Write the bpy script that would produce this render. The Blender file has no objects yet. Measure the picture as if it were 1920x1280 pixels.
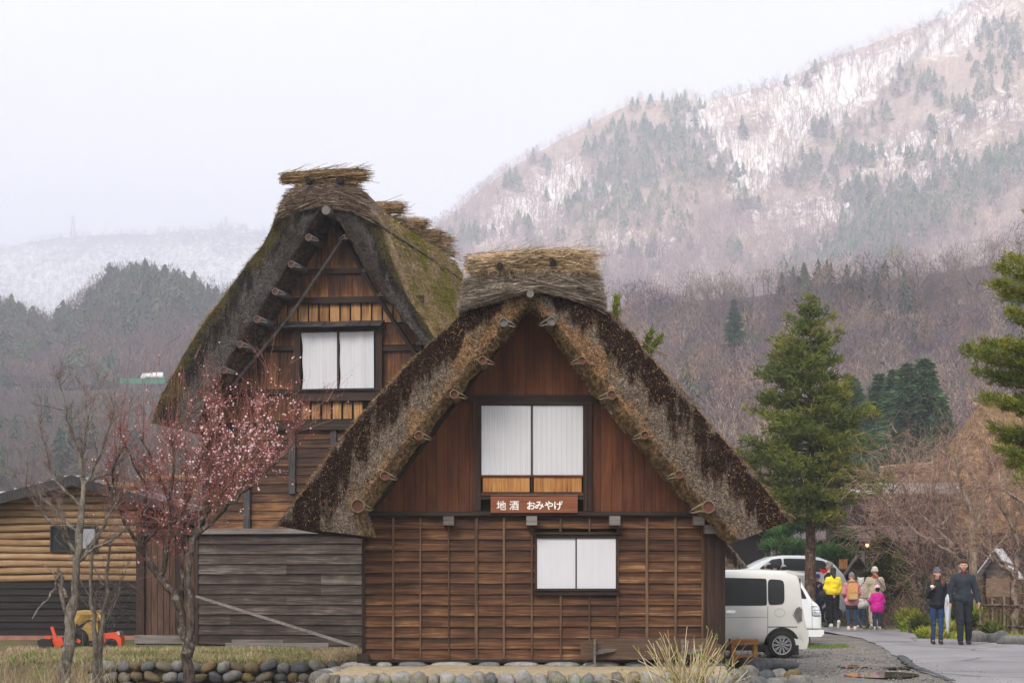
import bpy, math, random
import numpy as np
from mathutils import Vector, Matrix, noise as mnoise
R = math.radians
rng = np.random.default_rng(7)
random.seed(7)
sc = bpy.context.scene
COL = sc.collection

# ---------------------------------------------------------------- camera
FP = 4000.0; HOR = 1066.0; CAMZ = 1.65
cd = bpy.data.cameras.new("camera"); cam = bpy.data.objects.new("camera", cd); COL.objects.link(cam)
cd.sensor_width = 36; cd.lens = FP/1920*36; cd.shift_y = (HOR-640)/1920
cd.clip_start = 0.5; cd.clip_end = 12000
cam.location = (0, 0, CAMZ); cam.rotation_euler = (R(90), 0, 0)
sc.camera = cam
# ---------------------------------------------------------------- sky
SUN_EL, SUN_AZ = 42.0, 205.0          # azimuth clockwise from +Y: behind the camera, to the left
w = bpy.data.worlds.new("World"); sc.world = w; w.use_nodes = True
nt = w.node_tree; nt.nodes.clear()
out = nt.nodes.new('ShaderNodeOutputWorld'); bg = nt.nodes.new('ShaderNodeBackground')
sky = nt.nodes.new('ShaderNodeTexSky'); sky.sky_type = 'NISHITA'; sky.sun_disc = False
sky.sun_elevation = R(SUN_EL); sky.sun_rotation = R(SUN_AZ); sky.air_density = 1.0; sky.dust_density = 2.0
tc = nt.nodes.new('ShaderNodeTexCoord'); mp = nt.nodes.new('ShaderNodeMapping'); mp.inputs['Scale'].default_value = (3, 3, 9)
nz = nt.nodes.new('ShaderNodeTexNoise'); nz.inputs['Scale'].default_value = 1.1; nz.inputs['Detail'].default_value = 3
cr = nt.nodes.new('ShaderNodeValToRGB')
cr.color_ramp.elements[0].position = 0.35; cr.color_ramp.elements[0].color = (7.9, 8.0, 8.45, 1)
cr.color_ramp.elements[1].position = 0.68; cr.color_ramp.elements[1].color = (9.4, 9.25, 9.1, 1)
mx = nt.nodes.new('ShaderNodeMix'); mx.data_type = 'RGBA'; mx.inputs['Factor'].default_value = 0.93
bg.inputs['Strength'].default_value = 0.1
L = nt.links.new
L(tc.outputs['Generated'], mp.inputs['Vector']); L(mp.outputs[0], nz.inputs['Vector']); L(nz.outputs['Fac'], cr.inputs['Fac'])
L(sky.outputs[0], mx.inputs['A']); L(cr.outputs['Color'], mx.inputs['B'])
L(mx.outputs['Result'], bg.inputs['Color']); L(bg.outputs[0], out.inputs['Surface'])
# ---------------------------------------------------------------- sun
sl = bpy.data.lights.new("sun", 'SUN'); sl.energy = 2.0; sl.angle = R(24); sl.color = (1.0, 0.91, 0.79)
so = bpy.data.objects.new("sun", sl); COL.objects.link(so)
so.rotation_euler = (R(90-SUN_EL), 0, R(180-SUN_AZ))
vs = sc.view_settings; vs.view_transform = 'Standard'; vs.look = 'None'; vs.gamma = 1; vs.exposure = 0.70; vs.use_curve_mapping = False
cy = sc.cycles
cy.use_denoising = True; cy.max_bounces = 5; cy.diffuse_bounces = 3; cy.glossy_bounces = 2; cy.transmission_bounces = 2
cy.volume_bounces = 2; cy.transparent_max_bounces = 6; cy.use_adaptive_sampling = True; cy.adaptive_threshold = 0.02
cy.caustics_reflective = False; cy.caustics_refractive = False

# ---------------------------------------------------------------- helpers
def P(px, py, D):
    """pixel of the photograph at distance D -> world point"""
    return ((px-960)/FP*D, D, CAMZ-(py-HOR)/FP*D)
def ground_D(py, z=0.0): return (CAMZ-z)*FP/(py-HOR)

class MB:
    """collects geometry, links it as ONE mesh object"""
    def __init__(s): s.v = []; s.f = []; s.n = 0; s.at = {}; s.mi = []
    def add(s, verts_, f_, m=0, **at):
        f = f_; v = np.asarray(verts_, float).reshape(-1, 3)
        if len(v) == 0: return s
        s.v.append(v)
        if isinstance(f, np.ndarray): s.f.append(f+s.n); nf = len(f)
        else: s.f.append([tuple(i+s.n for i in q) for q in f]); nf = len(f)
        s.mi.append(np.full(nf, m, int) if np.isscalar(m) else np.asarray(m, int))
        for k, a in at.items():
            s.at.setdefault(k, []).append((s.n, np.broadcast_to(np.asarray(a, float), (len(v),)) if np.ndim(a) < 2 else a))
        s.n += len(v); return s
    def box(s, x0, x1, y0, y1, z0, z1, m=0, M=None, **at):
        v = np.array([(x, y, z) for x in (x0, x1) for y in (y0, y1) for z in (z0, z1)], float)
        if M is not None: v = v@M[0].T+M[1]
        return s.add(v, [(0,1,3,2),(4,6,7,5),(0,4,5,1),(2,3,7,6),(0,2,6,4),(1,5,7,3)], m, **at)
    def bar(s, a, b, w, h, up=(0,0,1), m=0, **at):
        a = np.array(a, float); b = np.array(b, float); d = b-a; Ln = np.linalg.norm(d); d /= Ln
        u = np.cross(d, up); u /= np.linalg.norm(u)+1e-9; t = np.cross(u, d)
        v = [a+i*u*w/2+j*t*h/2+k*d*Ln for k in (0, 1) for (i, j) in ((-1,-1),(1,-1),(1,1),(-1,1))]
        return s.add(v, [(0,1,2,3),(7,6,5,4),(0,4,5,1),(1,5,6,2),(2,6,7,3),(3,7,4,0)], m, **at)
    def tube(s, pts, rad, seg=8, m=0, cap=True, **at):
        pts = np.asarray(pts, float); k = len(pts); rad = np.broadcast_to(np.asarray(rad, float), (k,))
        d = np.gradient(pts, axis=0); d /= np.linalg.norm(d, axis=1)[:, None]+1e-12
        ref = np.array([0.31, 0.17, 0.93]) if abs(d[0]@np.array([0.31,.17,.93])) < .9 else np.array([1., 0, 0.1])
        u = np.cross(d, ref); u /= np.linalg.norm(u, axis=1)[:, None]; t = np.cross(d, u)
        a = np.arange(seg)*2*math.pi/seg
        v = pts[:, None]+rad[:, None, None]*(u[:, None]*np.cos(a)[None, :, None]+t[:, None]*np.sin(a)[None, :, None])
        v = v.reshape(-1, 3); i = np.arange(k-1)[:, None]*seg; j = np.arange(seg)[None]; j2 = (j+1) % seg
        q = np.stack([i+j, i+j2, i+seg+j2, i+seg+j], -1).reshape(-1, 4)
        s.add(v, q, m, **at)
        if cap:
            s.add(v[:seg], [tuple(range(seg))[::-1]], m, **{kk: (np.ravel(vv)[0] if np.ndim(vv) else vv) for kk, vv in at.items()})
            s.add(v[-seg:], [tuple(range(seg))], m, **{kk: (np.ravel(vv)[0] if np.ndim(vv) else vv) for kk, vv in at.items()})
        return s
    def prism(s, poly, y0, y1, m=0, axis=1, **at):
        """poly of (a,b) pairs extruded along axis (1: a=x,b=z ; 0: a=y,b=z ; 2: a=x,b=y)"""
        n = len(poly); v = []
        for c in (y0, y1):
            for a, b in poly: v.append((a, c, b) if axis == 1 else ((c, a, b) if axis == 0 else (a, b, c)))
        f = [tuple(range(n)), tuple(range(2*n-1, n-1, -1))]+[(i, (i+1) % n, n+(i+1) % n, n+i) for i in range(n)]
        f = [q[::-1] for q in f]
        return s.add(v, f, m, **at)
    def grid(s, G, m=0, wrap=False, **at):
        a, b = G.shape[:2]; i = np.arange(a-1)[:, None]; nb = b if wrap else b-1; j = np.arange(nb)[None]; j2 = (j+1) % b
        q = np.stack([i*b+j, i*b+j2, (i+1)*b+j2, (i+1)*b+j], -1).reshape(-1, 4)
        return s.add(G.reshape(-1, 3), q, m, **{k: (np.ravel(v) if np.ndim(v) else v) for k, v in at.items()})
    def build(s, name, mats, parent=None, smooth=False, inv=None):
        me = bpy.data.meshes.new(name)
        if s.n:
            v = np.concatenate(s.v)
            if inv is not None: v = (v-inv[1])@inv[0]
            fl = []; ls = []
            for f in s.f:
                if isinstance(f, np.ndarray): fl.append(f.ravel()); ls.append(np.full(len(f), f.shape[1]))
                else:
                    fl.append(np.array([i for q in f for i in q], int)); ls.append(np.array([len(q) for q in f], int))
            fl = np.concatenate(fl); ls = np.concatenate(ls)
            me.vertices.add(len(v)); me.vertices.foreach_set('co', v.ravel())
            me.loops.add(len(fl)); me.loops.foreach_set('vertex_index', fl.astype(np.int32))
            me.polygons.add(len(ls)); me.polygons.foreach_set('loop_start', np.concatenate([[0], np.cumsum(ls)[:-1]]).astype(np.int32))
            me.polygons.foreach_set('loop_total', ls.astype(np.int32))
            me.polygons.foreach_set('material_index', np.concatenate(s.mi).astype(np.int32))
            me.polygons.foreach_set('use_smooth', np.full(len(ls), bool(smooth)))
            for k, lst in s.at.items():
                arr = np.zeros(len(v))
                for (o, a) in lst: arr[o:o+len(a)] = a
                A = me.attributes.new(k, 'FLOAT', 'POINT'); A.data.foreach_set('value', arr)
            me.update(calc_edges=True); me.validate()
        for mt in (mats if isinstance(mats, (list, tuple)) else [mats]): me.materials.append(mt)
        o = bpy.data.objects.new(name, me); COL.objects.link(o)
        if parent is not None: o.parent = parent
        return o
def tag(o, label=None, cat=None, group=None, kind=None):
    if label: o['label'] = label
    if cat: o['category'] = cat
    if group: o['group'] = group
    if kind: o['kind'] = kind
    return o
def thing(name, label, cat, loc=(0,0,0), rz=0, group=None):
    o = bpy.data.objects.new(name, None); COL.objects.link(o); o.empty_display_size = .1
    o.location = loc; o.rotation_euler = (0, 0, rz); return tag(o, label, cat, group)
def inv_of(o):
    """(rotation, translation) so that world points can be stored in o's frame"""
    a = o.rotation_euler.z; Rm = np.array([[math.cos(a), -math.sin(a), 0], [math.sin(a), math.cos(a), 0], [0, 0, 1]])
    return (Rm, np.array(o.location))
def copy_tree(o, parent=None):
    c = o.copy(); COL.objects.link(c); c.parent = parent
    for ch in list(o.children): copy_tree(ch, c)
    return c
def vnoise(p, s=1.0, oct=3):
    """cheap vectorised value noise, -1..1"""
    p = np.asarray(p, float)*s; r = 0; amp = 1; tot = 0
    for o in range(oct):
        i = np.floor(p).astype(np.int64); f = p-i; f = f*f*(3-2*f); acc = 0
        for c in range(8):
            b = np.array([c & 1, c >> 1 & 1, c >> 2 & 1]); q = i+b
            h = (q[..., 0]*73856093) ^ (q[..., 1]*19349663) ^ (q[..., 2]*83492791); h = (h ^ (h >> 13))*1274126177 & 0x7fffffff
            wgt = np.prod(np.where(b, f, 1-f), axis=-1); acc = acc+wgt*(h/0x3fffffff-1)
        r = r+amp*acc; tot += amp; amp *= .5; p = p*2.03+17.1
    return r/tot
def strands(p, d, wd, seg=3):
    """many thin tapering 3-sided blades: base points p, vectors d (length included), width wd"""
    p = np.asarray(p, float); d = np.asarray(d, float); n = len(p); ln = np.linalg.norm(d, axis=1)[:, None]+1e-9
    u = np.cross(d/ln, rng.normal(size=(n, 3))); u /= np.linalg.norm(u, axis=1)[:, None]+1e-9; t = np.cross(d/ln, u)
    wd = np.broadcast_to(np.asarray(wd, float), (n,))[:, None]
    vs_ = []
    for (base, sc_) in ((p, 1.0), (p+d, 0.45)):
        for k in range(3):
            a = k*2*math.pi/3; vs_.append(base+wd*sc_*.5*(math.cos(a)*u+math.sin(a)*t))
    V = np.stack(vs_, 1).reshape(-1, 3); o = (np.arange(n)*6)[:, None]
    F = np.concatenate([o+np.array([[a, b, b+3, a+3]]) for a, b in ((0, 1), (1, 2), (2, 0))])
    return V, F
def resample(pts, n):
    pts = np.asarray(pts, float); s = np.concatenate([[0], np.cumsum(np.linalg.norm(np.diff(pts, axis=0), axis=1))])
    # smooth-ish catmull through the points
    t = np.linspace(0, s[-1], n); return np.stack([np.interp(t, s, pts[:, k]) for k in range(pts.shape[1])], 1)
def smooth1(a, it=2):
    a = a.copy()
    for _ in range(it): a[1:-1] = (a[:-2]+2*a[1:-1]+a[2:])/4
    return a
# ---------------------------------------------------------------- materials
class NT:
    def __init__(s, name):
        s.m = bpy.data.materials.new(name); s.m.use_nodes = True; s.t = s.m.node_tree; s.t.nodes.clear()
        s.o = s.t.nodes.new('ShaderNodeOutputMaterial'); s.b = s.t.nodes.new('ShaderNodeBsdfPrincipled')
        s.t.links.new(s.b.outputs[0], s.o.inputs['Surface'])
    def n(s, ty, **k):
        x = s.t.nodes.new(ty)
        for a, v in k.items():
            if a in x.inputs: s.set(x.inputs[a], v)
            else: setattr(x, a, v)
        return x
    def set(s, i, v):
        if isinstance(v, bpy.types.NodeSocket): s.t.links.new(v, i)
        else: i.default_value = v
    def co(s, kind='Object'): return s.n('ShaderNodeTexCoord').outputs[kind]
    def map(s, v, scale=(1,1,1), loc=(0,0,0), rot=(0,0,0)):
        x = s.n('ShaderNodeMapping'); s.set(x.inputs['Vector'], v); x.inputs['Scale'].default_value = scale
        x.inputs['Location'].default_value = loc; x.inputs['Rotation'].default_value = rot; return x.outputs[0]
    def noise(s, v, scale=5, detail=3, rough=.5, dist=0):
        x = s.n('ShaderNodeTexNoise'); s.set(x.inputs['Vector'], v); x.inputs['Scale'].default_value = scale
        x.inputs['Detail'].default_value = detail; x.inputs['Roughness'].default_value = rough; x.inputs['Distortion'].default_value = dist
        return x.outputs['Fac']
    def attr(s, name): return s.n('ShaderNodeAttribute', attribute_name=name).outputs['Fac']
    def ramp(s, f, stops, interp='LINEAR'):
        x = s.n('ShaderNodeValToRGB'); s.set(x.inputs['Fac'], f); e = x.color_ramp; e.interpolation = interp
        while len(e.elements) < len(stops): e.elements.new(0.5)
        for el, (p, c) in zip(e.elements, stops):
            el.position = p; el.color = (*c, 1) if hasattr(c, '__len__') else (c, c, c, 1)
        return x.outputs['Color']
    def mix(s, f, a, b, bt='MIX'):
        x = s.n('ShaderNodeMix', data_type='RGBA', blend_type=bt)
        s.set(x.inputs['Factor'], f)
        for k, v in (('A', a), ('B', b)):
            s.set(x.inputs[k], (*v, 1) if isinstance(v, tuple) and len(v) == 3 else v)
        return x.outputs['Result']
    def math(s, op, a, b=0.0, c=None):
        x = s.n('ShaderNodeMath', operation=op); s.set(x.inputs[0], a); s.set(x.inputs[1], b)
        if c is not None: s.set(x.inputs[2], c)
        return x.outputs[0]
    def vadd(s, a, b):
        x = s.n('ShaderNodeVectorMath', operation='ADD'); s.set(x.inputs[0], a); s.set(x.inputs[1], b); return x.outputs[0]
    def comb(s, x, y, z):
        c = s.n('ShaderNodeCombineXYZ'); s.set(c.inputs[0], x); s.set(c.inputs[1], y); s.set(c.inputs[2], z); return c.outputs[0]
    def fin(s, color, rough=.85, bump=None, dist=.01, strength=.6, metal=0, spec=.3):
        s.set(s.b.inputs['Base Color'], (*color, 1) if isinstance(color, tuple) else color)
        s.set(s.b.inputs['Roughness'], rough); s.b.inputs['Metallic'].default_value = metal
        s.b.inputs['Specular IOR Level'].default_value = spec
        if bump is not None:
            x = s.n('ShaderNodeBump'); s.set(x.inputs['Height'], bump); x.inputs['Distance'].default_value = dist
            x.inputs['Strength'].default_value = strength; s.t.links.new(x.outputs[0], s.b.inputs['Normal'])
        return s.m
MATS = {}
def flat(name, c, rough=.8, var=.25, scale=14, metal=0, spec=.3, bump=.3):
    """plain material with mild mottling of its own"""
    if name in MATS: return MATS[name]
    t = NT(name); f = t.noise(t.co(), scale, 4, .6)
    k = t.ramp(f, [(.3, tuple(x*(1-var) for x in c)), (.7, tuple(min(1, x*(1+var)) for x in c))])
    MATS[name] = t.fin(k, rough, f, .004, bump, metal, spec); return MATS[name]

def mat_thatch_cut(name, dark, grey, orange, stain=1.0, moss=None):
    """cut reed ends on the gable face: speckle, grey and orange areas, run-down stains near the outer edge. attrs: u across, s along"""
    t = NT(name); co = t.co(); u = t.attr('u')
    sp = t.noise(co, 46, 3, .75); sp2 = t.noise(co, 17, 3, .75); ss = t.attr('s_along')
    big = t.noise(t.map(co, (1.1, 1, .55)), 2.2, 4, .6)
    streak = t.noise(t.map(co, (3.0, 2, .6)), 1.5, 6, .68)
    # grey -> orange toward the inner edge
    apex = t.math('MULTIPLY', t.math('ABSOLUTE', t.math('SUBTRACT', ss, .5)), 1.1)
    e = t.math('ADD', t.math('ADD', t.math('MULTIPLY', u, .8), apex), t.math('MULTIPLY', t.math('SUBTRACT', big, .5), 1.5))
    base = t.mix(t.ramp(e, [(.26, 0), (.50, 1)]), orange, grey)
    uu = t.ramp(u, [(.0, 0), (.25, .30), (.62, .74), (.86, .80), (.97, .55)])
    st = t.math('ADD', t.math('MULTIPLY', uu, .66), t.math('MULTIPLY', streak, 1.25))
    stm = t.ramp(st, [(.98, 0), (1.0, stain*.6)]) if False else t.ramp(t.math('MULTIPLY', st, .8), [(.745, 0), (.86, stain)])
    base = t.mix(stm, base, dark)
    if moss: base = t.mix(t.ramp(t.math('ADD', t.math('MULTIPLY', u, .55), t.math('MULTIPLY', t.noise(t.map(co, (1, 1, 1), (5, 2, 1)), 1.3, 6, .72), .9)), [(.80, 0), (.92, .85)]), base, moss)
    spk = t.ramp(sp, [(.36, .22), (.5, .9), (.64, 1.75)])
    spk2 = t.ramp(sp2, [(.3, .55), (.7, 1.35)])
    c = t.mix(1.0, base, spk, 'MULTIPLY'); c = t.mix(1.0, c, spk2, 'MULTIPLY')
    return t.fin(c, .95, t.math('ADD', sp, t.math('MULTIPLY', sp2, .8)), .05, 1.0, spec=.1)
def mat_thatch_top(name, cols, moss=None, mossamt=.5, dirv=(1, 1, 1)):
    t = NT(name); co = t.co()
    f = t.noise(t.map(co, dirv), 16, 4, .7); g = t.noise(co, 3.2, 4, .65)
    c = t.ramp(f, [(.34, cols[0]), (.5, cols[1]), (.64, cols[2])])
    if moss:
        k = t.ramp(t.noise(t.map(co, (1, .8, .6), (3, 1, 0)), 1.15, 6, .72), [(mossamt-.06, 0), (mossamt+.05, 1)])
        mc = t.ramp(t.noise(co, 22, 3, .6), [(.3, moss[0]), (.55, moss[1]), (.72, moss[2])])
        c = t.mix(k, c, mc)
    c = t.mix(1.0, c, t.ramp(g, [(.3, .55), (.7, 1.35)]), 'MULTIPLY')
    c = t.mix(1.0, c, t.ramp(t.attr('rnd'), [(0, 1.0), (.01, .38), (.5, .95), (1, 1.75)]), 'MULTIPLY')
    return t.fin(c, .95, f, .05, 1.0, spec=.1)
def mat_wood(name, stops, along='x', grain=1.0, rough=.7, edge=None, ring=.6, vscale=1.0, contrast=1.0):
    """board material. attrs: rnd per board, v across board (0 bottom..1 top). along: world axis of the grain"""
    t = NT(name); co = t.co(); r = t.attr('rnd')
    off = t.comb(t.math('MULTIPLY', r, 37.0), t.math('MULTIPLY', r, 11.0), t.math('MULTIPLY', r, 23.0))
    p = t.vadd(co, off)
    sc_ = {'x': (.55, 6, 9), 'z': (9, 6, .55), 'y': (9, .55, 9)}[along]
    sc2 = {'x': (1.3, 20, 60), 'z': (60, 20, 1.3), 'y': (60, 1.3, 60)}[along]
    n1 = t.noise(t.map(p, sc_), 1.0*vscale, 3, .5, .12)
    rings = t.math('PINGPONG', t.math('MULTIPLY', n1, 16.0*ring+1), 1.0)
    fine = t.noise(t.map(p, sc2), 1.0, 3, .6)
    big = t.noise(p, 1.7, 3, .6)
    f = t.math('ADD', t.math('MULTIPLY', rings, .17*contrast+.03), t.math('MULTIPLY', fine, .42))
    f = t.math('ADD', f, t.math('MULTIPLY', big, .50))
    f = t.math('ADD', f, .06)
    f = t.math('ADD', f, t.math('MULTIPLY', t.math('SUBTRACT', r, .5), .12 if name == 'front_siding_boards' else .22))
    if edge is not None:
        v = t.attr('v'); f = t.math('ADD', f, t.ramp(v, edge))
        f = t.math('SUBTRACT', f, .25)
    f = t.math('SUBTRACT', t.math('MULTIPLY', f, grain), (grain-1)*.55)
    dk = {'red_brown_gable_boards': .86, 'orange_panel': .85, 'front_siding_boards': .92, 'sign_wood': 1, 'stool_wood': 1, 'dark_beams': .5, 'dark_posts': .55, 'grey_posts': .5, 'dark_lower_siding': .5, 'rear_door_boards': .6, 'siding_battens': .95, 'rear_vertical_boards': 1.15, 'grey_wood': .7, 'rear_light_boards': 1.15, 'rear_horizontal_boards': 1.0, 'grey_weathered_siding': .72}.get(name, .85)
    c = t.ramp(f, [(p_, tuple(q*dk for q in c_)) for p_, c_ in stops])
    return t.fin(c, rough, t.math('ADD', fine, t.math('MULTIPLY', rings, .4)), .006, .7, spec=.25)

M_cutA = mat_thatch_cut('front_thatch_reed_ends', (.030, .016, .011), (.215, .172, .138), (.32, .19, .10))
M_cutB = mat_thatch_cut('rear_thatch_reed_ends', (.016, .013, .012), (.105, .094, .090), (.060, .047, .040), .9, (.085, .070, .022))
M_lip = mat_thatch_top('thatch_underside', [(.07, .047, .026), (.21, .145, .078), (.38, .285, .16)], None, .5, (1, .25, 1))
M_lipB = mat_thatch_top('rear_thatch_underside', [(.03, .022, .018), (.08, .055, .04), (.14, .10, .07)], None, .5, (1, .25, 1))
M_topA = mat_thatch_top('front_thatch_outer', [(.055, .030, .018), (.16, .095, .055), (.33, .22, .13)], ((.05, .06, .01), (.09, .09, .02), (.2, .16, .06)), .66, (1, .3, 1))
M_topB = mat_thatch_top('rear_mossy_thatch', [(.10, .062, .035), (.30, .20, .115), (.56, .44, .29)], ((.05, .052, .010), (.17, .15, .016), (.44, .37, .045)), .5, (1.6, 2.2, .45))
M_capg = mat_thatch_top('grey_ridge_thatch', [(.11, .085, .068), (.39, .32, .265), (.64, .55, .45)], None, .5, (.35, 1, 5.5))
M_capr = mat_thatch_top('rear_ridge_thatch', [(.065, .045, .035), (.21, .155, .12), (.38, .29, .21)], None, .5, (.35, 1, 5))
M_straw = mat_thatch_top('golden_straw', [(.12, .08, .045), (.42, .30, .18), (.72, .57, .39)], None, .5, (.5, 1, 4))
M_strawd = mat_thatch_top('brown_straw', [(.07, .042, .024), (.24, .155, .08), (.44, .31, .18)], None, .5, (.5, 1, 4))

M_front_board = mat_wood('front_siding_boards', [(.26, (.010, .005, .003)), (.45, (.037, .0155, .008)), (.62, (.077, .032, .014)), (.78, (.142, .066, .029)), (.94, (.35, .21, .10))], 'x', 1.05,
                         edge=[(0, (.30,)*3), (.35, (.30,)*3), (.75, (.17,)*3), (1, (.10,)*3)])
M_batten = mat_wood('siding_battens', [(.25, (.02, .011, .008)), (.5, (.07, .037, .022)), (.75, (.16, .095, .06))], 'z')
M_gable_red = mat_wood('red_brown_gable_boards', [(.2, (.026, .008, .004)), (.5, (.078, .023, .010)), (.8, (.165, .056, .021))], 'z', .9, ring=.35)
M_beam = mat_wood('dark_beams', [(.25, (.012, .008, .007)), (.5, (.035, .021, .016)), (.8, (.085, .055, .042))], 'x', .9)
M_beamz = mat_wood('dark_posts', [(.25, (.012, .008, .007)), (.5, (.042, .022, .016)), (.8, (.10, .052, .035))], 'z', .9)
M_pale_panel = mat_wood('orange_panel', [(.25, (.13, .05, .015)), (.5, (.34, .145, .045)), (.8, (.52, .26, .09))], 'z', 1.1, ring=1.0)
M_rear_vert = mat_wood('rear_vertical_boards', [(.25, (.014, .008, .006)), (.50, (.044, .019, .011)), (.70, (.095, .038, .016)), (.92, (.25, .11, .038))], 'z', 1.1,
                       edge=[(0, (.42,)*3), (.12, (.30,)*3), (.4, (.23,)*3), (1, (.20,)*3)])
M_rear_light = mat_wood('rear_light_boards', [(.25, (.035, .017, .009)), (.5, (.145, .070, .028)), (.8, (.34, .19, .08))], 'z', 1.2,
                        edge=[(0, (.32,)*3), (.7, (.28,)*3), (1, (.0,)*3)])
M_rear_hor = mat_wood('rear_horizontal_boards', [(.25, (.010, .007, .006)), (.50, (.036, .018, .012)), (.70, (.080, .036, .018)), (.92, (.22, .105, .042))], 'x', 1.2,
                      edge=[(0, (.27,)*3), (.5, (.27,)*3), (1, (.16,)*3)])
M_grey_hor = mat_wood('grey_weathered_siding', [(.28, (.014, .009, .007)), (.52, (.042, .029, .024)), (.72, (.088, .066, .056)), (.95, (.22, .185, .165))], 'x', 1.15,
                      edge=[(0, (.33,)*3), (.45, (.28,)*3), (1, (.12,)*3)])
M_greywood = mat_wood('grey_wood', [(.25, (.06, .05, .048)), (.5, (.16, .14, .135)), (.8, (.30, .27, .26))], 'x')
M_greypost = mat_wood('grey_posts', [(.25, (.025, .022, .024)), (.5, (.07, .062, .066)), (.8, (.16, .145, .15))], 'z')
M_rear_door = mat_wood('rear_door_boards', [(.25, (.028, .014, .010)), (.5, (.095, .048, .032)), (.8, (.19, .11, .075))], 'z')
M_logside = mat_wood('pale_log_siding', [(.25, (.085, .044, .02)), (.48, (.215, .125, .06)), (.68, (.34, .215, .115)), (.88, (.47, .33, .20))], 'x', 1.0,
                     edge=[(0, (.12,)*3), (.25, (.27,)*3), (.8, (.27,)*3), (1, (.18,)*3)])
M_darkside = mat_wood('dark_lower_siding', [(.25, (.006, .005, .006)), (.5, (.015, .011, .013)), (.8, (.034, .025, .026))], 'x')
M_logend = flat('cut_log_end', (.095, .036, .025), .8, .4, 30)
M_logbark = flat('pale_rope_and_bark', (.15, .11, .068), .9, .4, 25)
M_loggrey = flat('grey_weathered_log', (.13, .12, .112), .85, .35, 25)
M_rope = flat('dark_rope', (.035, .028, .028), .9, .3, 40)
M_dark = flat('dark_interior', (.012, .010, .010), .9, .3, 5)
M_iron = flat('dark_metal', (.03, .03, .032), .5, .2, 20, 0)
def mat_paper(name, c=(.74, .75, .80), seam=True):
    t = NT(name); co = t.co()
    x = t.n('ShaderNodeSeparateXYZ'); t.set(x.inputs[0], co)
    w1 = t.math('PINGPONG', t.math('MULTIPLY', x.outputs[0], 1/.078), .5)
    line = t.ramp(w1, [(.0, .86), (.10, 1.0)]) if seam else (1, 1, 1)
    n = t.noise(t.map(co, (14, 1, .8)), 1.2, 4, .7); big = t.noise(co, 1.7, 2, .5)
    c1 = t.mix(1.0, t.ramp(n, [(.25, tuple(k*.93 for k in c)), (.6, c)]), line, 'MULTIPLY')
    c1 = t.mix(1.0, c1, t.ramp(big, [(.3, .99), (.7, 1.01)]), 'MULTIPLY')
    return t.fin(c1, .9, None, spec=.05)
M_paper = mat_paper('pleated_white_screen', (.56, .57, .62)); M_paper2 = mat_paper('plain_white_screen', (.56, .57, .625), False)
M_stone = None
def mat_stone(name, ramp):
    t = NT(name); co = t.co(); r = t.attr('rnd')
    base = t.ramp(r, ramp, 'LINEAR'); n = t.noise(co, 11, 5, .7); s = t.noise(co, 55, 3, .6)
    c = t.mix(1.0, base, t.ramp(n, [(.3, .6), (.7, 1.35)]), 'MULTIPLY'); c = t.mix(1.0, c, t.ramp(s, [(.3, .8), (.7, 1.2)]), 'MULTIPLY')
    return t.fin(c, .85, n, .02, .6, spec=.25)
M_stone = mat_stone('river_stones', [(0, (.10, .105, .115)), (.25, (.19, .195, .20)), (.5, (.28, .27, .255)), (.7, (.17, .155, .135)), (.85, (.22, .18, .12)), (1, (.08, .085, .09))])
M_stone_dark = mat_stone('dark_wall_stones', [(0, (.055, .058, .066)), (.3, (.10, .10, .105)), (.6, (.17, .165, .155)), (.8, (.10, .08, .05)), (1, (.14, .10, .045))])
M_sand = flat('sandy_mortar', (.36, .29, .19), .95, .25, 9)
def mat_bark(name, a, b, sc_=18):
    t = NT(name); co = t.co(); n = t.noise(t.map(co, (1, 1, .35)), sc_, 4, .7); g = t.noise(co, 3, 3)
    c = t.ramp(n, [(.36, a), (.62, b)]); c = t.mix(1.0, c, t.ramp(g, [(.3, .6), (.7, 1.4)]), 'MULTIPLY'); li = t.noise(co, 9, 3, .7); c = t.mix(t.ramp(li, [(.56, 0), (.64, .5)]), c, (.30, .30, .25))
    return t.fin(c, .95, t.math('ADD', n, t.noise(co, 60, 2)), .03, 1.0, spec=.1)
M_bark_plum = mat_bark('plum_bark', (.030, .022, .020), (.13, .10, .085))
M_bark_grey = mat_bark('grey_bark', (.075, .065, .055), (.23, .20, .165))
M_bark_fir = mat_bark('fir_bark', (.045, .028, .022), (.15, .095, .07))
M_bark_tan = mat_bark('tan_bark', (.12, .085, .065), (.37, .29, .23))
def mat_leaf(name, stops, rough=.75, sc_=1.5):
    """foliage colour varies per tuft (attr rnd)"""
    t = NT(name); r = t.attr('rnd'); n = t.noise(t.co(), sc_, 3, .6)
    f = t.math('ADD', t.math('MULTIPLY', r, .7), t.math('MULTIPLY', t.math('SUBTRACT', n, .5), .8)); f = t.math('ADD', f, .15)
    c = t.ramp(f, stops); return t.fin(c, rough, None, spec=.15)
M_fir = mat_leaf('fir_needles', [(.15, (.024, .044, .014)), (.42, (.066, .096, .018)), (.72, (.155, .17, .028)), (.95, (.30, .24, .055))])
M_firR = mat_leaf('yellow_green_needles', [(.15, (.026, .048, .010)), (.42, (.075, .105, .014)), (.72, (.18, .20, .025)), (.95, (.34, .30, .05))])
M_cedar = mat_leaf('cedar_foliage', [(.15, (.014, .038, .024)), (.5, (.034, .078, .038)), (.85, (.085, .14, .050))], sc_=.35)
M_pine = mat_leaf('pine_needles', [(.15, (.012, .035, .014)), (.5, (.030, .080, .026)), (.85, (.08, .15, .045))])
M_bush = mat_leaf('bush_leaves', [(.15, (.012, .025, .008)), (.5, (.045, .065, .012)), (.85, (.14, .14, .025))])
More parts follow.
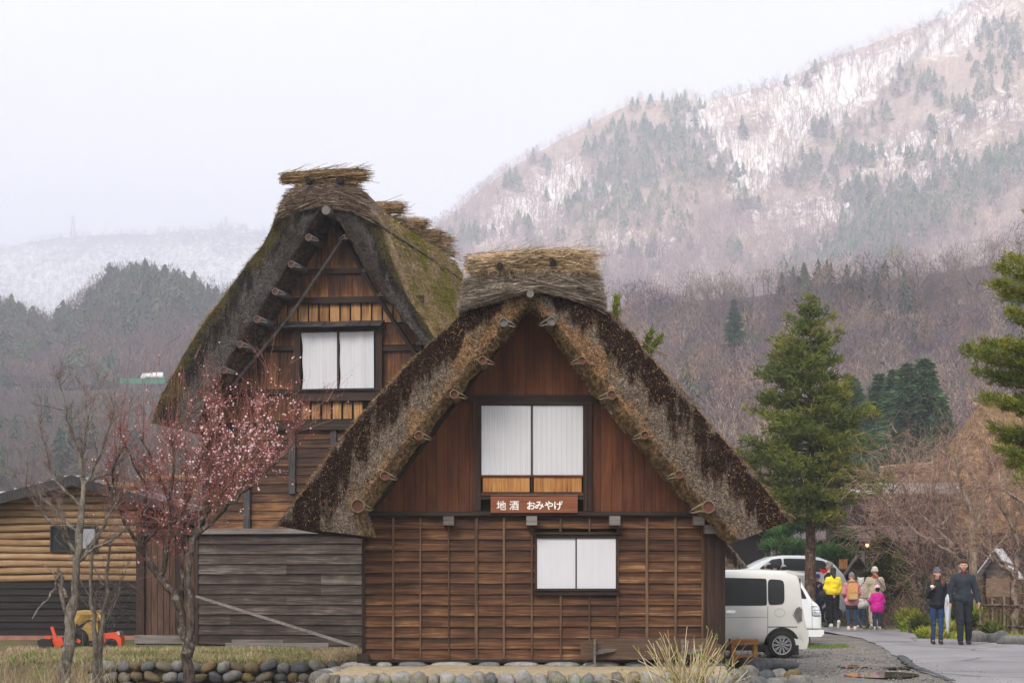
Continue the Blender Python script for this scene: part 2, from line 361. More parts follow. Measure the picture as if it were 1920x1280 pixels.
M_twig_red = mat_leaf('red_plum_twigs', [(.2, (.11, .035, .030)), (.5, (.25, .100, .080)), (.9, (.40, .27, .20))])
M_twig_grey = mat_leaf('grey_twigs', [(.2, (.07, .052, .048)), (.5, (.15, .115, .10)), (.9, (.26, .21, .18))])
M_twig_tan = mat_leaf('tan_twigs', [(.2, (.11, .062, .055)), (.5, (.28, .18, .15)), (.8, (.42, .29, .20)), (.95, (.60, .47, .41))])
M_twig_dark = mat_leaf('dark_branches', [(.2, (.03, .022, .02)), (.8, (.12, .09, .07))])
M_bud = mat_leaf('pink_buds', [(.2, (.20, .035, .04)), (.6, (.38, .11, .11)), (.95, (.62, .34, .34))])
M_blossom = mat_leaf('blossom_petals', [(.2, (.50, .20, .24)), (.55, (.72, .46, .50)), (.9, (.84, .74, .75))])
M_forsy = mat_leaf('pale_stems', [(.2, (.22, .15, .075)), (.5, (.47, .37, .21)), (.9, (.66, .58, .42))])
M_newleaf = mat_leaf('fresh_leaves', [(.2, (.10, .17, .02)), (.8, (.30, .38, .05))])
M_grass = mat_leaf('grass_blades', [(.15, (.045, .085, .015)), (.5, (.11, .19, .03)), (.8, (.24, .25, .07)), (.97, (.40, .33, .17))], sc_=.8)
M_dry = mat_leaf('dry_reeds', [(.2, (.12, .08, .045)), (.5, (.28, .21, .125)), (.9, (.52, .43, .29))])
M_brush = mat_leaf('brushwood', [(.2, (.035, .025, .018)), (.5, (.11, .078, .05)), (.9, (.26, .19, .12))])
def mat_glass_dark(name, c=(.012, .014, .015)):
    t = NT(name); n = t.noise(t.co(), 1.3, 2); return t.fin(t.ramp(n, [(.3, c), (.75, tuple(k*2.2+.004 for k in c))]), .05, None, spec=.12)
M_glass = mat_glass_dark('tinted_window_glass')
def mat_paint(name, c, rough=.22):
    t = NT(name); n = t.noise(t.co(), 6, 3); m = t.fin(t.ramp(n, [(.3, tuple(k*.95 for k in c)), (.7, c)]), rough, None, spec=.5)
    t.b.inputs['Coat Weight'].default_value = .4; t.b.inputs['Coat Roughness'].default_value = .08; return m
M_white_paint = mat_paint('pearl_white_paint', (.58, .58, .56)); M_white2 = mat_paint('white_paint', (.74, .76, .78)); M_silver = mat_paint('silver_paint', (.50, .52, .52))
M_orange = mat_paint('orange_paint', (.62, .065, .02), .4)
M_rubber = flat('tyre_rubber', (.018, .018, .018), .85, .2, 20)
M_rim = flat('grey_alloy', (.42, .42, .43), .3, .1, 10, .8, .5)
M_black = flat('black_plastic', (.015, .015, .016), .6, .2, 10)
M_chrome = flat('bright_chrome', (.75, .76, .78), .15, .08, 10, .9, .5)
# ---------------------------------------------------------------- ground
def sstep(a, b, x): t = np.clip((x-a)/(b-a), 0, 1); return t*t*(3-2*t)
def gz(x, y):
    x = np.asarray(x, float); y = np.asarray(y, float)
    z = -.05*sstep(1.5, 3, x)*(1-sstep(7, 8.5, x))*sstep(33, 36, y)*(1-sstep(46, 50, y))
    low = (1-sstep(-1.5, -.5, x))*(1-sstep(34.0, 34.5, y)); z = z-.45*low
    bank = (1-sstep(-2.6, -2.2, x))*sstep(34.2, 34.5, y)*(1-sstep(39, 44, y)); z = z+.16*bank
    return z
def vn2(x, y, s=1., o=3):
    return vnoise(np.stack([x, y, 0*x], -1), s, o)
xs = np.unique(np.concatenate([-np.geomspace(16, 3800, 26), np.arange(-16, 16.01, .22), np.geomspace(16.2, 3800, 26)]))
ys = np.unique(np.concatenate([np.array([-60, -20, 0, 8, 14, 19.]), np.arange(23, 72, .3), np.geomspace(72.5, 3900, 40)]))
X, Y = np.meshgrid(xs, ys); Z = gz(X, Y)-.012+vn2(X, Y, 1.3)*.018*(np.abs(X) < 60)
M = NT('ground_soil'); co = M.co(); g1 = M.noise(co, 1.1, 5, .65); g2 = M.noise(co, 14, 4, .7)
c = M.ramp(M.math('ADD', M.math('MULTIPLY', g1, .65), M.math('MULTIPLY', g2, .4)), [(.38, (.06, .045, .03)), (.5, (.13, .10, .065)), (.60, (.10, .11, .035)), (.72, (.20, .17, .10))])
M_soil = M.fin(c, .95, g2, .03, .8, spec=.1)
tag(MB().grid(np.stack([X, Y, Z], -1)).build('ground', M_soil, smooth=True), kind='structure')

def sheet(name, poly, z, mat, step=.3, bump=.004, sc_=.5):
    """irregular sheet laid on the ground: rows between a left and a right edge given as (y, x0, x1)"""
    poly = np.array(poly, float); yy = np.unique(np.concatenate([poly[:, 0], np.arange(poly[0, 0], min(poly[-1, 0], 80), step)]))
    x0 = np.interp(yy, poly[:, 0], poly[:, 1]); x1 = np.interp(yy, poly[:, 0], poly[:, 2])
    x0 = x0+vn2(yy*1.3, yy*0, 1)*.10; x1 = x1+vn2(yy*1.1, yy*0+9, 1)*.08
    t = np.linspace(0, 1, 34)[None]; XX = x0[:, None]*(1-t)+x1[:, None]*t; YY = np.repeat(yy[:, None], 34, 1)
    ZZ = gz(XX, YY)+z+vn2(XX, YY, sc_)*bump
    return MB().grid(np.stack([XX, YY, ZZ], -1)).build(name, mat, smooth=True)
M = NT('asphalt'); co = M.co(); a = M.noise(co, 90, 3, .7); b = M.noise(M.map(co, (1, .35, 1)), .9, 4, .6)
c = M.mix(1.0, M.ramp(a, [(.3, (.175, .17, .18)), (.7, (.28, .272, .288))]), M.ramp(b, [(.3, .70), (.48, .95), (.7, 1.15)]), 'MULTIPLY')
vo = M.n('ShaderNodeTexVoronoi', feature='DISTANCE_TO_EDGE', Scale=.32); M.set(vo.inputs['Vector'], M.vadd(co, M.n('ShaderNodeTexNoise', Scale=1.3, Detail=4.0).outputs['Color'])); c = M.mix(1.0, c, M.ramp(vo.outputs['Distance'], [(.004, .45), (.016, 1.0)]), 'MULTIPLY'); c = M.mix(1.0, c, M.ramp(M.noise(M.map(co, (.25, .9, 1)), .8, 5, .6), [(.33, .62), (.40, 1.0)]), 'MULTIPLY')
M_asph = M.fin(c, M.ramp(b, [(.35, .55), (.6, .8)]), a, .01, .5, spec=.35)
tag(sheet('road', [(24, 5.9, 16), (30.5, 6.35, 15), (35, 6.6, 14.0), (38, 7.0, 13), (44, 7.7, 11.6), (46, 7.9, 10.85), (50, 8.2, 10.25), (55, 8.1, 10.9), (62, 6.0, 11.2), (66, 3.6, 10.2), (72, -3, 6), (76, -6, 2)], .03, M_asph), kind='structure')
M = NT('gravel'); co = M.co(); a = M.noise(co, 26, 4, .75); b = M.noise(M.map(co, (.55, 1.4, 1)), 1.0, 4, .65); v = M.n('ShaderNodeTexVoronoi', Scale=34.0); M.set(v.inputs['Vector'], co)
c = M.ramp(M.math('ADD', M.math('MULTIPLY', a, .5), M.math('MULTIPLY', b, .5)), [(.34, (.085, .075, .068)), (.5, (.20, .18, .165)), (.66, (.33, .30, .275))])
wet = M.ramp(b, [(.36, .14), (.43, .85)])
M_gravel = M.fin(M.mix(1.0, c, M.ramp(v.outputs['Distance'], [(0, 1.15), (.6, .7)]), 'MULTIPLY'), wet, M.math('MULTIPLY', M.math('ADD', a, v.outputs['Distance']), wet), .03, .8, spec=.3)
tag(sheet('parking_gravel', [(28, 2.6, 5.95), (31, 3.0, 6.40), (36, 2.4, 6.75), (40, 1.5, 7.3), (46, 1.5, 8.0), (52, 1.5, 8.3), (60, 1.0, 7.0)], .012, M_gravel, bump=.02, sc_=1.2), kind='structure')
M_dirt = flat('dirt_path', (.27, .22, .17), .95, .25, 6)
tag(sheet('dirt_path', [(57, 8.6, 15), (60, 9.6, 17), (66, 10.0, 19), (69, 9.0, 19)], .02, M_dirt), kind='structure')

# ---------------------------------------------------------------- generic pieces
def blob(mb, c, r, seed=0, seg=(7, 11), amp=.16, m=0, rot=0, **at):
    a, b = seg; th = np.linspace(0, math.pi, a+1)[:, None]; ph = (np.arange(b)*2*math.pi/b)[None]
    d = np.stack([np.sin(th)*np.cos(ph), np.sin(th)*np.sin(ph), np.cos(th)+0*ph], -1)
    k = 1+amp*vnoise(d+seed*7.7, 1.4, 2)[..., None]; v = np.sign(d)*np.abs(d)**.85*k*np.array(r)
    if rot: cs, sn = math.cos(rot), math.sin(rot); v = v@np.array([[cs, 0, -sn], [0, 1, 0], [sn, 0, cs]])
    v = v+np.array(c); i = np.arange(a)[:, None]*b; j = np.arange(b)[None]; j2 = (j+1) % b
    return mb.add(v.reshape(-1, 3), np.stack([i+j, i+b+j, i+b+j2, i+j2], -1).reshape(-1, 4), m, **at)
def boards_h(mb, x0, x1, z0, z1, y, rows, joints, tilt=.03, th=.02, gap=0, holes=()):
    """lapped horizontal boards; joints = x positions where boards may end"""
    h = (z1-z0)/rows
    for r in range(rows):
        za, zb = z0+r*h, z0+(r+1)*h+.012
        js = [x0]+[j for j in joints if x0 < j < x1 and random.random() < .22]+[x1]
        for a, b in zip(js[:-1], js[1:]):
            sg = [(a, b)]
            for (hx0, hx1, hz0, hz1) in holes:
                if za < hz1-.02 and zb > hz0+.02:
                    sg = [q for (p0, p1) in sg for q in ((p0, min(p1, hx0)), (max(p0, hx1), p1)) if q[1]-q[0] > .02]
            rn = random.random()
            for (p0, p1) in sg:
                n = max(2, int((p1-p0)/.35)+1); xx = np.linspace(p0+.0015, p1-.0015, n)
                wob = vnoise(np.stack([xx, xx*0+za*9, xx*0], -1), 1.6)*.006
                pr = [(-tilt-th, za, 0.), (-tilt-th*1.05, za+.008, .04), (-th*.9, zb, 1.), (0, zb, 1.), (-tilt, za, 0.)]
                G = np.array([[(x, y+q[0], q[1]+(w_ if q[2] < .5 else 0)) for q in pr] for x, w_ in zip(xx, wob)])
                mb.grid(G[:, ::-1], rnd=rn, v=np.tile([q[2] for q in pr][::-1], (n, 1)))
def boards_v(mb, xs_, zlo, zhi, y, th=.02, jig=.006, gapw=.006):
    """vertical boards between the x positions; zlo/zhi functions of x"""
    for a, b in zip(xs_[:-1], xs_[1:]):
        za0, za1, zb0, zb1 = zlo(a), zlo(b), zhi(a), zhi(b)
        if max(zb0, zb1)-min(za0, za1) < .02: continue
        yy = y-random.random()*jig; rn = random.random(); a2, b2 = a+gapw/2, b-gapw/2
        n = 6; t = np.linspace(0, 1, n)
        G = np.array([[(a2, yy+th, za0+(zb0-za0)*k), (a2, yy, za0+(zb0-za0)*k), (b2, yy, za1+(zb1-za1)*k), (b2, yy+th, za1+(zb1-za1)*k)] for k in t])
        mb.grid(G[::-1], rnd=rn, v=np.repeat(t[::-1, None], 4, 1))
def halves(pts, apex, n):
    """resample a polyline foot-apex-foot so that the apex sits in the middle; returns (2n-1, 2)"""
    pts = np.array(pts, float); L_ = resample(pts[:apex+1], n); R_ = resample(pts[apex:], n)
    q = np.concatenate([L_, R_[1:]]); q[:n] = smooth1(q[:n], 3); q[n-1:] = smooth1(q[n-1:], 3); return q
def thatch_roof(parent, O, I, yf, yb, mats, amp=1.0, under=.30):
    """swept thatch: returns face samples for loose reeds. O, I: (n,2) outer and inner outline in the gable plane"""
    n = len(O)
    prof = [(-under, 1.35), (-under*.8, .9), (-under*.5, .5), (-under*.22, .2), (-.03, .07), (.0, .02)]+[(t, 0) for t in np.linspace(.03, .95, 26)]+[(.985, .03), (1.0, .09), (1.0, .2)]
    yy = [(1.0, d) for d in np.arange(.4, yb-yf, .22)]; prof += yy
    t = np.array([p[0] for p in prof]); dy = np.array([p[1] for p in prof])
    XZ = I[:, None]*(1-t)[None, :, None]+O[:, None]*t[None, :, None]
    G = np.stack([XZ[..., 0], np.repeat((yf+dy)[None], n, 0), XZ[..., 1]], -1)
    nrm = O-I; nrm = nrm/np.linalg.norm(nrm, axis=1)[:, None]
    nz_ = vnoise(G, 2.3, 4); nf = vnoise(G+31, 9, 2)
    face = ((t > 0) & (dy < .05))[None]; topm = (t >= .985)[None]
    G[..., 1] += np.where(face, (nz_*.07+nf*.022)*amp, 0)
    off = (nz_*.055+nf*.03)*amp*np.where(topm | (t < 0)[None], 1, 0)
    off = off-np.where(topm, 0.02, 0)
    G[..., 0] += nrm[:, None, 0]*off; G[..., 2] += nrm[:, None, 1]*off
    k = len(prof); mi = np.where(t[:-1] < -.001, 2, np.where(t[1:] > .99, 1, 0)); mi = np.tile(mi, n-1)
    s_ = np.linspace(0, 1, n)
    mb = MB(); mb.grid(G, m=mi, u=np.tile(np.clip(t, 0, 1), (n, 1)), s_along=np.repeat(s_[:, None], k, 1))
    for e, rev in ((0, False), (n-1, True)):       # cut feet
        prof_i = list(range(5, k)); v = G[e, prof_i]; v2 = v.copy(); 
        # floor of the foot: from the inner front corner along the face and back
        extra = np.array([G[e, k-1]*0+[G[e, 5, 0], yb, G[e, 5, 2]]])
        vv = np.concatenate([v, extra]); idx = tuple(range(len(vv)))
        mb.add(vv, [idx[::-1] if rev else idx], 0, u=.55)
    bk = np.stack([np.stack([I[:, 0], I[:, 0]*0+yb, I[:, 1]], -1), np.stack([O[:, 0], O[:, 0]*0+yb, O[:, 1]], -1)], 1)
    mb.grid(bk[:, ::-1], m=0, u=.5)
    o = mb.build('thatched_roof', mats, parent, smooth=True)
    return o, G, t, nrm
def loose_reeds(parent, name, G, t, nrm, yf, mats_, n_edge, n_face, ext=(.03, .10), rows=None):
    n, k = G.shape[:2]
    sel = np.where((t > .97))[0][:3]; i = rng.integers(0, n, n_edge); j = rng.choice(sel, n_edge)
    p = G[i, j]; tang = np.gradient(G[:, 20], axis=0); tang /= np.linalg.norm(tang, axis=1)[:, None]+1e-9
    sgn = np.where(i < n/2, -1, 1)[:, None]
    d = tang[i]*sgn*.9+np.stack([nrm[i, 0], -.3+0*i, nrm[i, 1]], -1)*.55+rng.normal(size=(n_edge, 3))*.28
    ln = rng.uniform(*ext, n_edge)[:, None]
    V, F = strands(p, d*ln, .009); mb = MB(); mb.add(V, F, 0, rnd=np.repeat(rng.random(n_edge)*.9+.1, 6))
    sel = np.where((t > .0) & (t < .97))[0]; i = rng.integers(0, n-1, n_face); j = rng.choice(sel[:-1], n_face)
    fr = rng.random((n_face, 1)); p = G[i, j]*fr+G[i+1, j+1]*(1-fr)
    d = np.stack([rng.normal(size=n_face)*.5, -np.ones(n_face), rng.normal(size=n_face)*.5-.35], -1)*rng.uniform(.015, .045, (n_face, 1))
    V, F = strands(p, d, .010); mb.add(V, F, 1, rnd=np.repeat(rng.random(n_face), 6))
    o = mb.build(name, mats_, parent); o['kind'] = 'stuff'; return o

# ================================================================ FRONT HOUSE
DF = 32.26; XF = 0.28
house = thing('thatched_house', 'nearer thatched house with gridded brown plank wall and a wooden sign under its gable window', 'house', (XF, DF, 0))
def F(px, py, yl=0.0):
    D = DF+yl; return ((px-960)/FP*D-XF, CAMZ-(py-HOR)/FP*D)
def Fx(px, yl=0): return F(px, 0, yl)[0]
def Fz(py, yl=0): return F(0, py, yl)[1]
def fbox(mb, px0, px1, py0, py1, ya, yb_, m=0, **at):
    x0, z1 = F(px0, py0, ya); x1, z0 = F(px1, py1, ya); return mb.box(x0, x1, ya, yb_, z0, z1, m, **at)
YF = -.95
outer = [F(x, y, YF) for x, y in [(517, 985), (560, 925), (607, 862), (655, 800), (703, 742), (752, 690), (803, 640), (850, 598), (893, 562), (935, 535), (993, 520), (1052, 532), (1098, 555), (1142, 583), (1188, 628), (1236, 682), (1285, 737), (1332, 788), (1378, 842), (1422, 893), (1457, 938), (1484, 975)]]
inner = [F(x, y, YF) for x, y in [(672, 1003), (664, 958), (690, 925), (722, 884), (752, 842), (784, 806), (820, 757), (850, 724), (884, 680), (915, 644), (948, 610), (975, 580), (994, 562), (1012, 580), (1040, 608), (1068, 642), (1102, 684), (1138, 728), (1172, 772), (1206, 808), (1240, 850), (1272, 885), (1304, 925), (1340, 962), (1388, 1012)]]
O_ = halves(outer, 10, 130); I_ = halves(inner, 12, 130)
roofA, GA, tA, nA = thatch_roof(house, O_, I_, YF, 6.6, [M_cutA, M_topA, M_lip], 1.0, .21)
loose_reeds(roofA, 'loose_reeds', GA, tA, nA, YF, [M_strawd, M_topA], 3600, 5000, (.02, .06))
# inner edge fringe of straw
def fringe(parent, G, t, n, lo, hi, mat, down=.5):
    k = int(np.argmin(abs(t))); i = rng.integers(3, G.shape[0]-3, n); p = G[i, k]+rng.normal(size=(n, 3))*.012
    d = rng.normal(size=(n, 3))*.5+np.array([0, -.35, -down]); V, Fq = strands(p, d*rng.uniform(lo, hi, (n, 1)), .008)
    o = MB().add(V, Fq, rnd=np.repeat(rng.random(n), 6)).build('straw_fringe', mat, parent); o['kind'] = 'stuff'
fringe(roofA, GA, tA, 1500, .02, .10, M_strawd)
# gable wall of vertical boards
wi = np.array(inner); order = np.argsort(wi[:, 0]); wx, wz = wi[order, 0], wi[order, 1]
def roof_in(x): return float(np.interp(x, wx, wz))+.25
zb = Fz(960)
xsb = [Fx(p) for p in np.arange(655, 1345, 20.5)]
winx0, winx1 = Fx(888), Fx(1110); wz0, wz1 = Fz(930), Fz(742)
mb = MB(); boards_v(mb, [x for x in xsb if x < winx0]+[winx0], lambda x: zb, roof_in, 0); mb.build('gable_boards', M_gable_red, house); mb = MB()
boards_v(mb, [winx1]+[x for x in xsb if x > winx1], lambda x: zb, roof_in, 0)
mb.build('gable_boards', M_gable_red, house); mb = MB(); boards_v(mb, list(np.linspace(winx0, winx1, 10)), lambda x: wz1, roof_in, 0)
mb.build('gable_boards', M_gable_red, house)
mb = MB(); mb.prism([F(682, 1240), F(1355, 1240), F(1355, 990), F(1280, 880), F(1120, 700), F(993, 575), F(870, 700), F(740, 870), F(682, 950)], .06, 6.2)
mb.build('wall_core', M_dark, house)
mb = MB()
fbox(mb, 868, 1142, 740, 753, -.05, .0, rnd=.3); fbox(mb, 672, 1326, 958, 966, -.13, 0, rnd=.5); fbox(mb, 672, 1326, 966, 970, -.07, 0, rnd=.1)
fbox(mb, 896, 1102, 752.5, 758, -.09, 0, rnd=.6); fbox(mb, 892, 1106, 930, 936, -.075, 0, rnd=.8)
mb.build('beam', M_beam, house)
mb = MB(); fbox(mb, 887, 897, 753, 957, -.06, 0, rnd=.9); fbox(mb, 897, 901.5, 753, 957, -.085, 0, rnd=.3); mb.build('window_post', M_beamz, house)
mb = MB(); fbox(mb, 1094, 1101, 753, 957, -.085, 0, rnd=.35); fbox(mb, 1101, 1110, 753, 957, -.06, 0, rnd=.15); mb.build('window_post', M_beamz, house)
for (pts) in ([(986, 590), (940, 645), (870, 735), (790, 840), (698, 958)], [(1002, 590), (1048, 640), (1110, 718), (1210, 840), (1300, 958)]):
    mb = MB(); q = [F(*p) for p in pts]
    for a, b in zip(q[:-1], q[1:]): mb.bar((a[0], -.06, a[1]), (b[0], -.06, b[1]), .05, .17, (0, 1, 0), rnd=.2)
    mb.build('rafter', M_beam, house)
# upper window
wd = tag(bpy.data.objects.new('window', None)); COL.objects.link(wd); wd.parent = house
for a, b in ((902.5, 995.5), (998.5, 1093)):
    mb = MB(); x0, z1 = F(a, 760, -.05); x1, z0 = F(b, 890, -.05)
    nx = 49; xx = np.linspace(x0, x1, nx); ph = np.abs(((xx-x0)/.078) % 1-.5)*2
    G = np.array([[(x, -.05-.006*(1-p_**6)+.002*math.sin(x*9+z*3), z) for z in np.linspace(z0, z1, 8)] for x, p_ in zip(xx, ph)])
    mb.grid(G); mb.build('paper_screen', M_paper, wd)
    mb = MB(); xs2 = np.linspace(x0+.02, x1-.02, 6); boards_v(mb, list(xs2), lambda x: Fz(922), lambda x: Fz(894.5), -.05, gapw=.002); mb.build('lower_panel', M_pale_panel, wd)
    mb = MB(); fbox(mb, a-1, b+1, 890.2, 893.8, -.075, 0); fbox(mb, a-1, b+1, 922.5, 929, -.07, 0); mb.build('panel_rail', M_gable_red, wd)
mb = MB(); fbox(mb, 995.7, 998.3, 759, 929, -.08, 0, rnd=.2); mb.build('mullion', M_beamz, wd)
# lower plank wall with battens
J = [737, 788, 841, 893, 945, 997, 1051, 1105, 1158, 1213, 1267, 1318]
hole = (Fx(1004), Fx(1157), Fz(1112), Fz(1003))
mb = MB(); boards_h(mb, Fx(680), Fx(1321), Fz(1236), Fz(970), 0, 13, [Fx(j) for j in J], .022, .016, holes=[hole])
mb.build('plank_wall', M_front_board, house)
for k, j in enumerate(J):
    segs = [(970, 1234)] if not 1003 < j < 1150 else [(970, 996), (1113, 1234)]
    for a, b in segs:
        mb = MB(); wdt = 1.9 if k % 3 else 2.4; dx = random.uniform(-.8, .8)
        v0 = F(j-wdt+dx, b, -.05); v1 = F(j+wdt-dx*.5, a, -.05)
        mb.box(v0[0], v1[0], -.062-random.random()*.006, -.0, v0[1], v1[1], rnd=random.random()); mb.build('batten', M_batten, house)
mb = MB(); fbox(mb, 678, 684, 966, 1237, -.075, .0, rnd=.2); mb.build('corner_post', M_beamz, house)
mb = MB(); fbox(mb, 1319, 1326, 966, 1238, -.07, 0, rnd=.3); fbox(mb, 1326, 1340, 1000, 1243, -.10, .02, rnd=.75); fbox(mb, 1340.3, 1360, 1000, 1243, -.12, .02, rnd=.15); mb.build('corner_post', M_beamz, house)
mb = MB(); fbox(mb, 676, 1322, 1235.5, 1241, -.09, 0, rnd=.1); mb.build('sill_beam', M_beam, house)
for px in (682, 841, 997, 1153, 1311):
    mb = MB(); fbox(mb, px-10, px+10, 967, 984, -.30, 0, rnd=random.random()); mb.build('beam_end', M_greywood, house)
mb = MB(); fbox(mb, 1322, 1345, 984, 1000, -.34, 0, rnd=.4); mb.build('bracket', M_greywood, house)
mb = MB(); fbox(mb, 669, 692, 1226, 1243, -.22, -.09, rnd=.3); mb.build('foot_block', M_beam, house)
w2 = bpy.data.objects.new('window', None); COL.objects.link(w2); w2.parent = house
mb = MB(); fbox(mb, 1003, 1006.5, 1003, 1112, -.072, 0, rnd=.6); mb.build('window_jamb', M_beamz, w2); mb = MB(); fbox(mb, 1155, 1158.5, 1003, 1112, -.072, 0, rnd=.4); mb.build('window_jamb', M_beamz, w2)
mb = MB(); fbox(mb, 998, 1166, 997, 1001, -.12, 0, rnd=.7); fbox(mb, 1006.5, 1155, 1001.2, 1008.5, -.085, 0, rnd=.2); mb.build('hood', M_beam, w2)
mb = MB(); fbox(mb, 1001, 1160, 1103, 1106.5, -.13, 0, rnd=.9); fbox(mb, 1003, 1158, 1106.7, 1115, -.10, 0, rnd=.3); mb.build('window_sill', M_beam, w2)
for a, b in ((1007, 1079), (1081.5, 1154.5)):
    mb = MB(); fbox(mb, a, b, 1009, 1102.5, -.055 if a < 1050 else -.064, -.03); mb.build('paper_screen', M_paper2, w2)
mb = MB(); fbox(mb, 1079, 1081.5, 1009, 1103, -.07, 0, rnd=.2); mb.build('mullion', M_beamz, w2)
# purlin ends and their rope loops
def log_end(parent, x, y, z, r, L_, ang, side, gd, mbark, mend):
    g = bpy.data.objects.new('log_end', None)
    mb = MB(); c, s_ = math.cos(ang), math.sin(ang); d = np.array([side*.22, -1, -.05]); d /= np.linalg.norm(d)
    a = np.array([x, y+L_, z]); b = np.array([x, y, z])+d*0; pts = [a, a*.5+b*.5, b]; nn = 14
    mb.tube(pts, [r*1.02, r, r*.96], nn, 0, cap=False)
    rr = np.linspace(0, 1, 3)
    tt = np.arange(nn)*2*math.pi/nn
    ring = lambda q, dy_: np.stack([x+r*q*np.cos(tt), np.full(nn, y+dy_), z+r*q*np.sin(tt)], -1)
    G = np.stack([ring(1.0, .0), ring(.80, -.004), ring(.78, .022), ring(.02, .026)])
    mb.grid(G[0:2], 0, wrap=True); mb.grid(G[1:], 1, wrap=True)
    lo = mb.build('log_end', [mbark, mend], parent, smooth=False)
    mb = MB(); k = r/.07*(.85 if r < .1 else .62)                       # forked peg / rope loop on the inner side
    e = side*-1
    pts = [(x+e*.02*k, y+.06, z+.05*k), (x+e*.10*k, y+.03, z+.02*k), (x+e*.19*k, y+.05, z-.03*k), (x+e*.235*k, y+.07, z-.065*k), (x+e*.19*k, y+.06, z-.075*k), (x+e*.10*k, y+.04, z-.055*k), (x+e*.01*k, y+.06, z-.06*k)]
    mb.tube(pts, [.020*k, .015*k, .011*k, .011*k, .011*k, .015*k, .02*k], 7); mb.build('rope_loop', M_logbark if mbark != M_loggrey else M_loggrey, lo, smooth=True)
    return lo
for k, (px, py, r) in enumerate([(944, 606, .068), (905, 677, .064), (852, 740, .068), (786, 817, .068), (722, 892, .068), (672, 948, .105)]):
    x, z = F(px, py, YF-.03); log_end(house, x, YF-.16, z, r, .9, 0, -1, 0, M_loggrey if k == 0 else M_logbark, M_loggrey if k == 0 else M_logend)
for k, (px, py, r) in enumerate([(1034, 604, .068), (1090, 677, .062), (1146, 741, .072), (1208, 816, .064), (1272, 890, .066), (1327, 950, .098)]):
    x, z = F(px, py, YF-.03); log_end(house, x, YF-.16, z, r, .9, 0, 1, 0, M_loggrey if k == 0 else M_logbark, M_loggrey if k == 0 else M_logend)
x, z = F(994, 552, YF-.25); mb = MB(); mb.tube([(x, YF+.6, z), (x, YF-.33, z)], .055, 12); mb.build('ridge_pole', M_loggrey, house, smooth=True)

def strand_mat(parent, name, mat, top, bot, y0, bulge, yb, n=26, fuzz=900, horiz=True, lenr=(.2, .7), thick=.011, depthdir=1):
    """ridge cap: thick layer of straw laid across the ridge between two outlines (lists of (x,z)), bulging forward"""
    T = resample(top, 60); B = resample(bot, 60); rows = 18; v = np.linspace(0, 1, rows)
    XZ = B[:, None]*(1-v)[None, :, None]+T[:, None]*v[None, :, None]
    yv = y0-bulge*np.sin(np.clip(v*1.0, 0, 1)*math.pi)**.6*.8+0.02
    Gf = np.stack([XZ[..., 0], np.repeat(yv[None], 60, 0), XZ[..., 1]], -1)
    Gf[..., 1] += vnoise(Gf*np.array([.6, 1, 6]), 2.2, 3)*.045; Gf[..., 2] += vnoise(Gf*np.array([.5, 1, 4])+9, 2.0, 3)*.02
    back = [np.stack([T[:, 0].mean()+(T[:, 0]-T[:, 0].mean())*(1 if y < y0+.5 else .6), np.full(60, y), T[:, 1]-(0 if y < y0+.5 else .05)], -1) for y in np.arange(y0+.25, yb, .3)]
    backb = [np.stack([B[:, 0], np.full(60, yb), B[:, 1]], -1)]
    G = np.concatenate([np.stack([Gf[:, i] for i in range(rows)], 1)]+[b[:, None] for b in back]+[b[:, None] for b in backb], 1)
    mb = MB(); mb.grid(G)
    under = np.stack([np.stack([B[:, 0], np.full(60, yb), B[:, 1]], -1), Gf[:, 0]], 1); mb.grid(under)
    for e, rv in ((0, 0), (59, 1)):
        idx = tuple(range(G.shape[1])); mb.add(G[e], [idx if rv else idx[::-1]])
    # laid strands
    i = rng.integers(1, 58, fuzz); j = rng.integers(0, rows, fuzz); p = G[i, j]+rng.normal(size=(fuzz, 3))*[.02, .0, .012]
    tg = G[np.minimum(i+1, 59), j]-G[i-1, j]; tg /= np.linalg.norm(tg, axis=1)[:, None]+1e-9; tg *= np.where(rng.random(fuzz) < .5, -1, 1)[:, None]
    ln = rng.uniform(*lenr, fuzz); lim = np.where(tg[:, 0] > 0, G[-1, j, 0]-p[:, 0], p[:, 0]-G[0, j, 0])+.04; ln = np.minimum(ln, np.maximum(.05, lim))
    d = tg*ln[:, None]+rng.normal(size=(fuzz, 3))*[.0, .012, .022]; p[:, 1] -= .006
    V, Fq = strands(p, d, thick); mb.add(V, Fq, rnd=np.repeat(rng.random(fuzz)*.98+.02, 6))
    return mb.build(name, mat, parent, smooth=False), G
YC = YF-.10
topc = [F(x, y, YC) for x, y in [(873, 521), (905, 515), (950, 510), (995, 507), (1050, 511), (1098, 518), (1127, 532)]]
botc = [F(x, y, YC) for x, y in [(860, 584), (890, 573), (935, 560), (968, 552), (993, 545), (1030, 548), (1075, 560), (1110, 570), (1136, 582)]]
capo, GC = strand_mat(house, 'ridge_cap', M_capg, topc, botc, YC, .12, 6.2, fuzz=2600, thick=.010)
for px in (887, 929, 990, 996, 1037, 1046, 1063, 1084):
    k = int(np.argmin(abs(GC[:, 9, 0]-Fx(px, YC)))); pts = [GC[k, j]+np.array([random.uniform(-.006, .006), -.012, 0]) for j in range(0, 18, 2)]+[GC[k, 17]+np.array([0, .1, .02])]
    mb = MB(); mb.tube(pts, .0065, 5); mb.build('binding_rope', M_rope, capo)
